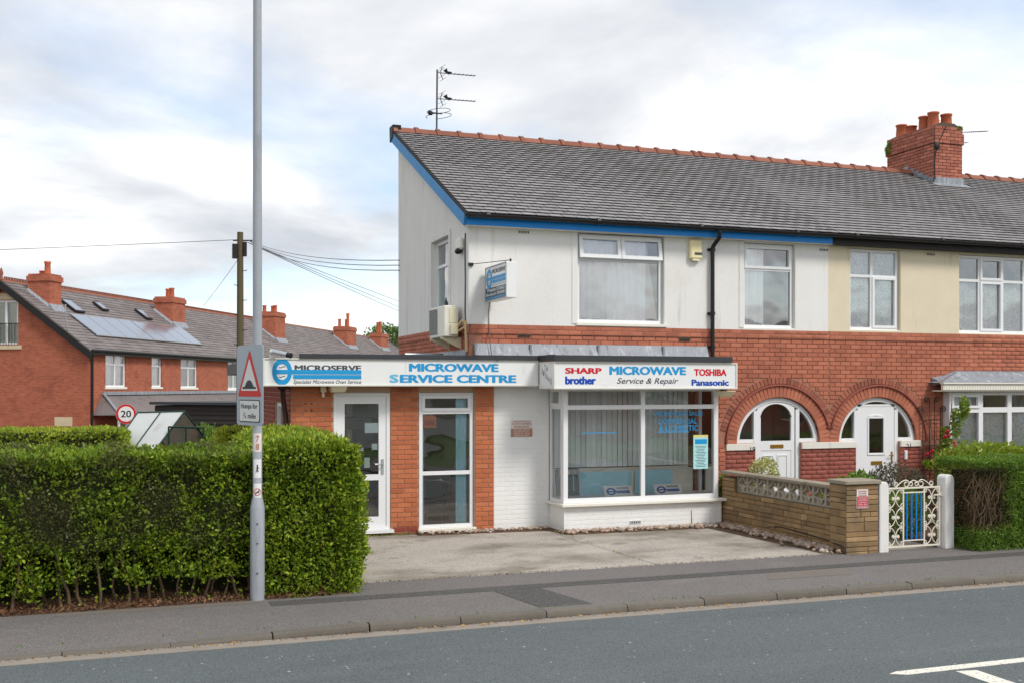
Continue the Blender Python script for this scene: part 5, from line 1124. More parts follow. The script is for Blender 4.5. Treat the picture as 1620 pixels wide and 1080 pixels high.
# ================================================================== SHOP INTERIOR
def board(x, y, z, w, h, lean, lab):
    B = thing('display_board', lab, 'sign board', (x, y, z), 'display boards in the bay window')
    T = Matrix.Translation((x, y, z)) @ Matrix.Rotation(R(-lean), 4, 'X')
    m = MB(T); m.box(-w / 2, w / 2, 0, .012, 0, h); m.build('panel', M_sign, B)
    swoosh_logo(B, -w / 2 + .12, h * .46, .085, .062, -.0005, w / 2 - .05, m=mat('vinyl_mid_blue', srgb(30, 100, 170), .4), T=T, wave=False, th=.002)
    q = lambda a, b: tuple(T @ Vector((a, -.003, b))); text('MICROSERVE', B, (q(-w / 2 + .23, h * .66), q(w / 2 - .06, h * .66), q(-w / 2 + .23, h * .84)), M_grey_l, bold=.02, depth=.0006)
    return B
p = atY(978, 781, 15.84); board(p[0], 15.80, .627, .50, .175, 24, 'leaning blue and white display board in the left half of the bay window')
p = atY(1057, 778, 15.84); board(p[0], 15.80, .627, .50, .175, 24, 'leaning blue and white display board in the right half of the bay window')
def wire_chair(x, y, lab):
    c = thing('chair', lab, 'chair', (x, y, .1))
    MB().box(x - .22, x + .22, y - .2, y + .2, .50, .53).build('seat', M_seat, c, bevel=.01)
    mb = MB()
    for s in (-.22, .22): mb.tube([(x + s, y - .2, .1), (x + s, y - .2, .51), (x + s, y + .2, .52), (x + s * 1.0, y + .22, .75), (x + s, y + .27, 1.05)], .012, 7); mb.tube([(x + s, y + .22, .1), (x + s, y + .2, .52)], .012, 7)
    mb.tube([(x - .22, y + .27, 1.05), (x + .22, y + .27, 1.05)], .012, 7)
    for i in range(3): mb.tube([(x - .11 + i * .11, y + .215, .70), (x - .11 + i * .11, y + .268, 1.05)], .008, 6)
    mb.build('frame', M_chrome, c)
    mb = MB(); mb.hexa([(x - .19, y + .20, .62), (x + .19, y + .20, .62), (x + .19, y + .22, .62), (x - .19, y + .22, .62), (x - .19, y + .25, .96), (x + .19, y + .25, .96), (x + .19, y + .27, .96), (x - .19, y + .27, .96)]); mb.build('backrest', mat('back_grey', srgb(96, 112, 116), .7), c)
wire_chair(6.74, YM - .34, 'grey metal framed chair in the left corner of the bay window')
c = thing('chair', 'brown wooden dining chair behind the tall shop window', 'chair', (4.8, YM + .9, .08))
wx, wy = 4.78, YM + .95
MB().box(wx - .2, wx + .2, wy - .2, wy + .2, .50, .54).build('seat', M_seat, c, bevel=.012)
for sx, sy in ((-.18, -.18), (-.18, .18), (.18, -.18), (.18, .18)):
    top = 1.0 if sx > 0 else .50; MB().tube([(wx + sx, wy + sy, .08), (wx + sx, wy + sy, .5), (wx + sx + (.06 if sx > 0 else 0), wy + sy, top)], .02, 6).build('leg', M_wood, c)
for z in (.72, .82, .95): MB().box(wx + .2, wx + .225, wy - .17, wy + .17, z, z + .05).build('back_slat', M_wood, c)
MB().box(wx - .18, wx + .18, wy - .19, wy - .165, .28, .31).build('stretcher', M_wood, c)
sh = thing('shelving', 'dark shelves of boxes seen through the glazed shop door', 'shelves', (3.5, YM + 2.4, .08))
for z in (.5, .95, 1.4, 1.85): MB().box(2.7, 4.1, YM + 2.2, YM + 2.6, z, z + .03).build('shelf', M_iron_b, sh)
for x in (2.7, 4.08): MB().box(x, x + .03, YM + 2.2, YM + 2.6, .08, 2.1).build('upright', M_iron_b, sh)
k = 0
for z in (.531, .981, 1.431, 1.881):
    for xi, x in enumerate((2.82, 3.3, 3.72)):
        h = random.uniform(.2, .32); o = tag(MB().box(x, x + .36, YM + 2.22, YM + 2.55, z, z + h).build('microwave_oven', [M_seat, M_upvc_dirty, M_seat][k % 3], None, bevel=.01, base=(x, YM + 2.3, z)), '%s %s oven on the %s shelf behind the shop door' % (('left', 'middle', 'right')[xi], ('dark', 'white', 'dark')[k % 3], {.531: 'lowest', .981: 'second', 1.431: 'third', 1.881: 'top'}[z]), 'microwave', 'ovens on the shelves behind the door')
        MB().box(x + .02, x + .25, YM + 2.212, YM + 2.2195, z + .03, z + h - .03).build('oven_door', M_black, o); k += 1

# ================================================================== BOUNDARY WALL, GATE, GATE POSTS
BW = thing('garden_wall', 'tan stone garden wall with pierced screen blocks and a square end pier', 'wall', (9.4, 12.3, .1))
WX0, WX1, WY0, WY1 = 9.345, 9.55, 12.66, 15.72
PX0, PX1, PY0, PY1 = 9.25, 9.78, 12.29, 12.66
cor = MB().box(WX0 + .01, WX1 - .01, WY0, WY1, -.05, .675).box(WX0 + .01, WX1 - .01, 15.32, WY1, .675, .90).build('wall_core', M_ymortar, BW)
pr_ = MB().box(PX0 + .01, PX1 - .01, PY0 + .01, PY1, -.05, 1.055).build('pier_core', M_ymortar, BW)
def stone_plan(u0, u1, z0, z1):
    out = []; z = z0
    while z < z1 - .02:
        h = random.choice([.068, .068, .10, .135]); h = min(h, z1 - z)
        if z1 - z - h < .04: h = z1 - z
        u = u0
        while u < u1 - .01:
            l = random.choice([.16, .24, .30, .36, .45]); l = min(l, u1 - u)
            if u1 - u - l < .08: l = u1 - u
            out.append((u + l / 2, z + h / 2, l - .008, h - .008)); u += l
        z += h
    return out
WT = side_T(WX0 + .01, 0)
place_bricks(stone_plan(-WY1, -WY0, .06, .672), cor, M_ystone, T=WT, plane=0, proud=.016, limit=200, rz=-math.pi / 2, name='stone', jit=.007)
place_bricks(stone_plan(-WY1, -15.325, .675, .895), cor, M_ystone, T=WT, plane=0, proud=.016, limit=20, rz=-math.pi / 2, name='stone', jit=.007)
place_bricks(stone_plan(-PY1, -PY0 - .01, .06, 1.05), pr_, M_ystone, T=side_T(PX0 + .01, 0), plane=0, proud=.014, limit=60, rz=-math.pi / 2, name='stone', jit=.006)
place_bricks(stone_plan(PX0, PX1, .06, 1.05), pr_, M_ystone, plane=PY0 + .01, proud=.014, limit=100, name='stone', jit=.006)
place_bricks(stone_plan(-PX1, -PX0, .06, 1.05), pr_, M_ystone, T=Matrix.Rotation(math.pi, 4, 'Z'), plane=-PY1, proud=.012, limit=0, name='stone')
MB().box(PX0 - .035, PX1 + .035, PY0 - .035, PY1 + .02, 1.056, 1.11).build('pier_cap', M_coping, BW, bevel=.008)
for i in range(4):
    y0 = WY0 + .022 + i * .77; MB().box(WX0 - .02, WX1 + .02, y0, min(y0 + .76, 15.75), .965 - i * .004, 1.01 - i * .004).build('coping', M_coping, BW, bevel=.006)
# pierced blocks: square frame with four petals round a diamond
mb = MB(); s = .147; t = .022; dp = .085
mb.ring(-s, s, -s, s, 0, dp, t)
for k in range(4):
    Rk = Matrix.Rotation(k * math.pi / 2, 4, 'Y'); arc = []
    r_ = s * .98
    n = 7; c0 = (s - t * .3, s - t * .3)
    for i in range(n):
        a0, a1 = math.pi + (math.pi / 2) * i / n, math.pi + (math.pi / 2) * (i + 1) / n
        q = [(c0[0] + rr * math.cos(a), c0[1] + rr * math.sin(a)) for a, rr in ((a0, .128), (a1, .128), (a1, .106), (a0, .106))]
        bb = [Rk @ Vector((x_, y_, z_)) for y_ in (.006, dp - .006) for x_, z_ in q]; mb.hexa([tuple(v) for v in bb])
bo = mb.build('screen_block', M_screen); bme = bo.data; bpy.data.objects.remove(bo)
for i in range(9): piece('screen_block', bme, BW, (WX0 + .055, WY0 + .155 + i * .296, .820), (1, 1, .97), (0, 0, -math.pi / 2))
MB().tube([(WX0 - .008, 14.35, .22), (WX0 - .012, 14.0, .27), (WX0 - .012, 13.4, .25), (WX0 - .014, 12.75, .22), (WX0 - .09, 12.62, .22), (PX0 - .012, 12.4, .21), (PX0 - .012, 12.31, .17), (PX0 - .012, 12.31, .1)], .008, 5).build('cable', M_black, BW)
p0, p1, p2 = ybox(1355, 773, 1373, 803, PY0 - .008)
pn = tag(MB().box(p0[0], p1[0], PY0 - .014, PY0 - .007, p0[2], p2[2]).build('wall_notice', M_notice, None, base=(p0[0], PY0, p0[2])), 'small red and white customer parking notice on the stone pier', 'notice')
hh = p2[2] - p0[2]; w_ = p1[0] - p0[0]
MB().box(p0[0] + .006, p1[0] - .006, PY0 - .0152, PY0 - .0141, p0[2] + .01, p0[2] + hh * .62).build('notice_field', M_notice_red, pn)
for i, (s_, m_) in enumerate((('MICROSERVE', M_notice_brown), ('CUSTOMER', M_notice_brown), ('PARKING', M_notice_brown), ('VEHICLES', M_notice), ('PARKED', M_notice), ('ILLEGALLY', M_notice), ('WILL BE', M_notice), ('REMOVED', M_notice))):
    zt = p2[2] - hh * (.10 + .115 * i); text(s_, pn, ((p0[0] + w_ * .14, PY0 - .0156, zt - hh * .04), (p1[0] - w_ * .14, PY0 - .0156, zt - hh * .04), (p0[0] + w_ * .14, PY0 - .0156, zt + hh * .03)), m_, bold=.02, depth=.0006)
GY = 12.36
def gpost(x0, x1, top, lab, green):
    mb = MB(); n = 6; pts = [(x0, -.1), (x1, -.1), (x1, top - .06)] + [(x1 - (x1 - x0) * (.5 - .5 * math.cos(math.pi * i / n)), top - .06 + .06 * math.sin(math.pi * i / n)) for i in range(1, n)] + [(x0, top - .06)]
    mb.prism(pts, GY - .08, GY + .10, 'y'); return tag(mb.build('gate_post', M_post, None, bevel=.01, base=((x0 + x1) / 2, GY, 0)), lab, 'gate post', 'white gate posts')
gpost(9.80, 9.955, 1.08, 'white concrete gate post between the stone pier and the iron gate', 0); gpost(10.93, 11.09, 1.15, 'white concrete gate post stained green beside the clipped hedge', 1)
G = thing('garden_gate', 'cream wrought iron scroll gate with blue bars in the middle', 'gate', (10.44, GY, .12))
gx0, gx1, gz0, gz1 = 9.985, 10.90, .14, .985
mb = MB(); b_ = .011
for x in (gx0, gx1 - 2 * b_): mb.box(x, x + 2 * b_, GY - b_, GY + b_, gz0, gz1)
for z in (gz0, gz1 - 2 * b_): mb.box(gx0 + 2 * b_, gx1 - 2 * b_, GY - b_, GY + b_, z, z + 2 * b_)
mx0, mx1 = gx0 + .268, gx1 - .268
for x in (mx0, mx1 - .018): mb.box(x, x + .018, GY - .009, GY + .009, gz0 + 2 * b_, gz1 - 2 * b_)
for z in (gz0 + .085, gz1 - .085): mb.box(mx0 + .018, mx1 - .018, GY - .008, GY + .008, z, z + .016)
for z in (.30, .88): mb.box(gx0 - .035, gx0, GY - .02, GY + .02, z, z + .03)
mb.box(gx1, gx1 + .035, GY - .025, GY + .02, .84, .89); mb.box(gx1 - .12, gx1, GY - .03, GY - .012, .855, .872)
mb.build('gate_frame', M_iron_w, G)
for i in range(4):
    x = mx0 + .062 + i * .083; MB().box(x, x + .015, GY - .008, GY + .008, gz0 + .102, gz1 - .086).build('bar', M_blue, G)
def scroll(c, r, a0, turns, n=14): return [(c[0] + r * (1 - .72 * i / n) * math.cos(a0 + turns * 2 * math.pi * i / n), GY, c[1] + r * (1 - .72 * i / n) * math.sin(a0 + turns * 2 * math.pi * i / n)) for i in range(n + 1)]
def cs(x0, z0, w, h, fx, fz):    # one C-scroll quarter: arc with a curl at each end, mirrored by fx/fz
    pts = []; r1 = w * .25
    e1 = scroll((w * .72, h * .26), r1, math.pi / 2, -1.15)[::-1] if False else None
    A = [(w * .55 + .27 * w * (1 - .65 * i / 12) * math.cos(-math.pi / 2 + 2 * math.pi * 1.1 * (1 - i / 12) * -1) , 0) for i in range(1)]
    arc = [(w * (1 - math.cos(t)) * .98, h * math.sin(t) * .98) for t in [math.pi / 2 * i / 8 for i in range(9)]]
    n = 10
    curl1 = [(arc[0][0] + w * .22 - w * .22 * (1 - .6 * i / n) * math.cos(2 * math.pi * 1.05 * i / n), arc[0][1] - w * .22 * (1 - .6 * i / n) * math.sin(2 * math.pi * 1.05 * i / n) + 0) for i in range(1, n + 1)][::-1]
    curl2 = [(arc[-1][0] + w * .20 * (1 - .6 * i / n) * math.sin(2 * math.pi * 1.05 * i / n), arc[-1][1] - w * .20 + w * .20 * (1 - .6 * i / n) * math.cos(2 * math.pi * 1.05 * i / n)) for i in range(1, n + 1)]
    P = curl1 + arc + curl2
    return [(x0 + fx * p[0], GY, z0 + fz * p[1]) for p in P]
for (a, b) in ((gx0 + 2 * b_, mx0), (mx1, gx1 - 2 * b_)):
    cxm = (a + b) / 2; hw = (b - a) / 2
    N = 6; H_ = (gz1 - gz0 - 4 * b_) / N
    for k in range(N):
        zc = gz0 + 2 * b_ + H_ * (k + .5)
        mb = MB()
        for fx in (1, -1):
            # flowing S: from the side stile in to the middle
            s_ = 1 if k % 2 == 0 else -1
            arc = [(cxm + fx * (hw * .96 - hw * .92 * math.sin(t)), GY, zc + s_ * (-H_ * .48 + H_ * .96 * (1 - math.cos(t)))) for t in [math.pi / 2 * i / 7 for i in range(8)]]
            n = 9; r = hw * .27
            e = arc[-1]; c2 = [(e[0] + fx * (r - r * (1 - .62 * i / n) * math.cos(2 * math.pi * 1.1 * i / n)), GY, e[2] - s_ * 0 + s_ * -r * .0 + s_ * r * (1 - .62 * i / n) * math.sin(2 * math.pi * 1.1 * i / n) * -1 * -1 * .9) for i in range(1, n + 1)]
            c2 = [(q[0], q[1], min(max(q[2], zc - H_ * .49), zc + H_ * .49)) for q in c2]
            st = arc[0]; c1 = [(st[0] - fx * r * (1 - .62 * i / n) * math.sin(2 * math.pi * 1.1 * i / n), GY, st[2] + s_ * (r - r * (1 - .62 * i / n) * math.cos(2 * math.pi * 1.1 * i / n))) for i in range(1, n + 1)][::-1]
            mb.tube(c1 + arc + c2, .0075, 5)
        mb.build('scroll', M_iron_w, G)
xm = (gx0 + gx1) / 2
mb = MB()
for fx in (1, -1):
    n = 10
    p_ = [(xm + fx * (.33 - .05 * (1 - .6 * i / n) * math.cos(6.9 * i / n)), GY, gz1 + .045 + .05 * (1 - .6 * i / n) * math.sin(6.9 * i / n)) for i in range(n, -1, -1)] if False else []
    up = [(xm + fx * (.30 - .17 * i / 8), GY, gz1 + .005 + .095 * math.sin(math.pi / 2 * i / 8)) for i in range(9)]
    cu = [(xm + fx * (.13 - .055 * (1 - .55 * i / n) * math.sin(6.9 * i / n)), GY, gz1 + .045 + .055 * (1 - .55 * i / n) * math.cos(6.9 * i / n)) for i in range(n + 1)]
    mb.tube(up + cu, .0075, 5)
    cu2 = [(xm + fx * (.30 + .04 * (1 - .55 * i / n) * math.sin(6.9 * i / n)), GY, gz1 + .042 - .04 * (1 - .55 * i / n) * math.cos(6.9 * i / n)) for i in range(n + 1)]; mb.tube(cu2, .0075, 5)
    cu3 = [(xm, GY, gz1 + .095)] + [(xm + fx * (.045 + .035 * (1 - .5 * i / n) * math.sin(.9 + 6.4 * i / n)), GY, gz1 + .045 + .035 * (1 - .5 * i / n) * math.cos(.9 + 6.4 * i / n)) for i in range(n + 1)]; mb.tube(cu3, .0075, 5)
mb.build('crest', M_iron_w, G)

# ================================================================== STREET LAMP, ROAD SIGNS
lx, ly = 1.30, 11.82
L1 = thing('lamp_post', 'tall grey steel lamp column at the hedge carrying a hump warning sign', 'lamp post', (lx, ly, .1))
MB().lathe([(.078, 0), (.078, .995), (.076, 1.0), (.06, 1.09), (.051, 1.11), (.050, 3.0), (.046, 6.0), (.042, 8.2)], (lx, ly, .1), 20).build('column', M_steel, L1)
mb = MB(); mb.tube([(lx, ly, 8.28), (lx, ly - .1, 8.6), (lx, ly - .5, 8.8), (lx, ly - 1.1, 8.85)], .03, 8); mb.build('bracket_arm', M_steel, L1); MB().ellip((lx, ly - 1.35, 8.84), .12, .34, .08, 12, 8).build('lantern', M_cream, L1)
mb = MB()
for dz in (.30, .62, .83): mb.tube([(lx - .01, ly - .072, .1 + dz), (lx - .01, ly - .085, .1 + dz)], .008, 6)
mb.build('lock_bolt', M_black, L1)
def band(z0, z1, a0, a1, r, m, name):
    mb = MB(); n = 10; vs = []; fs = []
    for i in range(n + 1):
        a = a0 + (a1 - a0) * i / n; vs += [(lx + r * math.cos(a), ly + r * math.sin(a), z0), (lx + r * math.cos(a), ly + r * math.sin(a), z1)]
    for i in range(n): fs.append((2 * i, 2 * i + 2, 2 * i + 3, 2 * i + 1))
    return mb.add(vs, fs, 0, True).build(name, m, L1)
FA = math.atan2(-ly, -lx)
band(1.70, 1.90, FA - 1.0, FA + 1.0, .0515, M_notice, 'number_label'); band(1.42, 1.62, FA - .9, FA + .9, .0515, M_sign, 'sticker'); band(1.18, 1.36, FA - .9, FA + .9, .0515, M_sign, 'sticker')
fx_, fy_ = lx + .054 * math.cos(FA), ly + .054 * math.sin(FA); ru_ = Vector((-math.sin(FA), math.cos(FA), 0)) 
def lp(dx, z): return (fx_ + ru_.x * dx, fy_ + ru_.y * dx, z)
text('7', L1, (lp(-.016, 1.81), lp(.020, 1.81), lp(-.016, 1.875)), M_notice_brown, depth=.0005, bold=.02); text('8', L1, (lp(-.016, 1.725), lp(.020, 1.725), lp(-.016, 1.79)), M_notice_brown, depth=.0005, bold=.02)
mb = MB(); mb.tube([lp(.036 * math.cos(a), 1.27 + .036 * math.sin(a)) for a in [2 * math.pi * i / 18 for i in range(19)]], .0028, 5); mb.tube([lp(.026, 1.30), lp(-.026, 1.24)], .0026, 5); mb.build('sticker_print', M_red, L1)
mb = MB(); mb.tube([lp(-.018, 1.265), lp(.012, 1.27)], .005, 5); mb.tube([lp(.012, 1.27), lp(.018, 1.284)], .005, 5); mb.tube([lp(-.014, 1.265), lp(-.016, 1.25)], .003, 5); mb.tube([lp(.009, 1.268), lp(.010, 1.25)], .003, 5)
mb.ellip(lp(0, 1.555), .008, .006, .009); mb.tube([lp(0, 1.545), lp(-.002, 1.515)], .007, 5); mb.tube([lp(-.002, 1.515), lp(-.014, 1.485)], .004, 5); mb.tube([lp(-.002, 1.515), lp(.010, 1.485)], .004, 5); mb.tube([lp(0, 1.535), lp(.018, 1.525)], .003, 5); mb.build('sticker_print', M_navy, L1)
# hump warning sign, turned towards traffic from the left
HS = thing('road_sign', 'grey road sign with red triangle hump warning and Humps for mile plate', 'road sign', (lx, ly, 1.98))
sw_, shh = .60, .86
pr_a, pl_a = atZ(413, 673, 1.985), None
cxp, cyp = lx - .085, ly - .03
wdir = Vector((math.sin(R(21)), -math.cos(R(21)), 0))
HT = Matrix(((wdir.x, -wdir.y * -1 * 0 + math.cos(R(21)), 0, cxp), (wdir.y, math.sin(R(21)), 0, cyp), (0, 0, 1, 1.985), (0, 0, 0, 1)))
def rrect(w, h, r, n=5):
    pts = []
    for cx_, cz_, a in ((w / 2 - r, r, -90), (w / 2 - r, h - r, 0), (-w / 2 + r, h - r, 90), (-w / 2 + r, r, 180)): pts += [(cx_ + r * math.cos(R(a + 90 * i / n)), cz_ + r * math.sin(R(a + 90 * i / n))) for i in range(n + 1)]
    return pts
m_ = MB(HT); m_.prism(rrect(sw_, shh, .04), 0, .006, 'y'); m_.build('plate', M_roadsign, HS)
def tri(w, z0, h, r=.03):
    c = [(-w / 2, z0), (w / 2, z0), (0, z0 + h)]; pts = []
    for i, p in enumerate(c):
        a, b = Vector(c[i - 1]), Vector(c[(i + 1) % 3]); p = Vector(p); d1 = (a - p).normalized(); d2 = (b - p).normalized()
        for t in (0, .25, .5, .75, 1): q = p + d1 * r * (1 - t) ** 2 + d2 * r * t ** 2; pts.append((q.x, q.y))
    return pts
m_ = MB(HT); m_.prism(tri(.545, .31, .505, .035), -.0035, -.0005, 'y'); m_.build('triangle', M_red, HS)
m_ = MB(HT); m_.prism(tri(.385, .372, .345, .02), -.0055, -.0036, 'y'); m_.build('triangle_field', M_notice if False else mat('sign_pale', srgb(222, 222, 220), .4, .02), HS)
m_ = MB(HT); m_.prism([(-.15, .392), (.15, .392), (.15, .415), (.10, .415), (.075, .45), (.04, .478), (0, .487), (-.04, .478), (-.075, .45), (-.10, .415), (-.15, .415)], -.0075, -.0056, 'y'); m_.build('hump_symbol', M_navy, HS)
m_ = MB(HT); m_.prism(rrect(.47, .24, .025), -.0035, -.0005, 'y'); [setattr(m_, 'v', [v + Vector((0, 0, .035)) for v in m_.v])]; m_.build('sub_plate_border', M_ink, HS)
m_ = MB(HT); m_.prism(rrect(.45, .22, .02), -.0052, -.0036, 'y'); m_.v = [v + Vector((0, 0, .045)) for v in m_.v]; m_.build('sub_plate', mat('sign_pale', srgb(222, 222, 220)), HS)
hq = lambda a, b: tuple(HT @ Vector((a, -.006, b)))
text('Humps for', HS, (hq(-.19, .165), hq(.19, .165), hq(-.19, .235)), M_ink, bold=.015, depth=.0006); text('mile', HS, (hq(-.03, .075), hq(.15, .075), hq(-.03, .13)), M_ink, bold=.015, depth=.0006); text('¾', HS, (hq(-.14, .07), hq(-.07, .07), hq(-.14, .14)), M_ink, depth=.0006)
mb = MB()
for z in (2.2, 2.62): mb.tube([(lx, ly, z - .015), (lx, ly, z + .015)], .058, 12); mb.box(lx - .08, lx - .03, ly - .03, ly + .03, z - .015, z + .015)
mb.build('clip', M_chrome, HS)
# 20 sign
TS = thing('road_sign', 'round red ringed 20 speed limit sign behind the far hedge', 'road sign', (0, 0, 0))
p = Vector((_s * 33 + (199.5 - CX) / F_PX * 33 * _c, _c * 33 - (199.5 - CX) / F_PX * 33 * _s, CAM_H + (HY - 654) / F_PX * 33))
TS.location = (p.x, p.y, 0); ORG[TS.name] = Vector((p.x, p.y, 0))
fa = math.atan2(-p.y, -p.x) - .25; nx, ny = math.cos(fa), math.sin(fa)
TT = Matrix(((-ny, -nx, 0, p.x), (nx, -ny, 0, p.y), (0, 0, 1, p.z), (0, 0, 0, 1)))
def disc(r, y0, y1, m, name):
    mb = MB(TT); mb.prism([(r * math.cos(2 * math.pi * i / 32), r * math.sin(2 * math.pi * i / 32)) for i in range(32)], y0, y1, 'y'); mb.build(name, m, TS)
disc(.31, 0, .012, M_roadsign, 'plate'); disc(.30, -.004, -.0005, M_red, 'red_ring'); disc(.235, -.008, -.0045, M_sign, 'sign_face')
q = lambda a, b: tuple(TT @ Vector((a, -.009, b))); text('20', TS, (q(-.155, -.105), q(.155, -.105), q(-.155, .105)), M_ink, bold=.02)
mb = MB(TT); mb.tube([(0, .05, -p.z - .3), (0, .05, .25)], .035, 10); mb.build('post', M_steel, TS)

# ================================================================== TELEGRAPH POLE AND WIRES
TP = thing('telegraph_pole', 'weathered wooden telegraph pole with step irons behind the lamp column', 'telegraph pole', (4.376, 46.2, -.5))
tx, ty, tz = 4.376, 46.219, 8.86
MB().lathe([(.17, 0), (.125, 9.36)], (tx, ty, -.5), 12).build('pole', M_pole, TP)
mb = MB()
for i in range(9):
    z = 2.9 + i * .62; s = 1 if i % 2 else -1; mb.tube([(tx, ty - .1, z), (tx + .24 * s, ty - .12, z), (tx + .25 * s, ty - .12, z + .05)], .016, 5)
mb.build('step_iron', M_iron_b, TP)
MB().box(tx - .33, tx - .12, ty - .15, ty + .1, 7.75, 8.35).box(tx + .12, tx + .26, ty - .15, ty + .05, 7.85, 8.45).build('junction_box', M_black, TP)
mb = MB(); mb.tube([(tx - .3, ty, 8.5), (tx + .5, ty - .1, 8.52)], .03, 6); mb.build('wire_bracket', M_iron_b, TP)
def D(x, y, d): a = (x - CX) / F_PX * d; return Vector((_s * d + a * _c, _c * d - a * _s, CAM_H - (y - HY) / F_PX * d))
def wire(a, b, sag, r, lab):
    pts = [Vector(a).lerp(Vector(b), i / 14) - Vector((0, 0, sag * 4 * (i / 14) * (1 - i / 14))) for i in range(15)]
    tag(MB().tube(pts, r, 5).build('overhead_wire', M_cable, None, base=tuple(pts[0])), lab, 'wire', 'overhead telephone wires')
top = Vector((tx, ty, 8.55))
wire(top, D(-1500, 432, 52), .25, .012, 'overhead wire running left from the telegraph pole')
wl_ = 'overhead wires fanning from the pole towards the white gable'
for px_, py_, sg, lb in ((634, 412, .25, 'uppermost of the wires running from the pole to the white gable'), (634, 420, .3, 'second overhead wire from the top meeting the white gable'), (634, 428, .35, 'third overhead wire from the top meeting the white gable')): wire(top + Vector((.3, 0, 0)), (XG - .02, 20.9, CAM_H + (HY - py_) / F_PX * 21.4), sg, .009, lb)
for px_, py_, sg, lb in ((632, 468, .2, 'steeper overhead wire passing behind the gable, upper of the low three'), (632, 484, .2, 'steep overhead wire passing behind the gable, middle of the low three'), (632, 493, .25, 'lowest and steepest overhead wire passing behind the gable')): wire(top + Vector((.3, 0, -.1)), D(830, py_ + 74, 118), sg * 1.6, .014, lb)
wire(top + Vector((0, 0, -.7)), D(322, 484, 62), .05, .010, 'thin overhead wire dropping from the pole to the terrace roof')

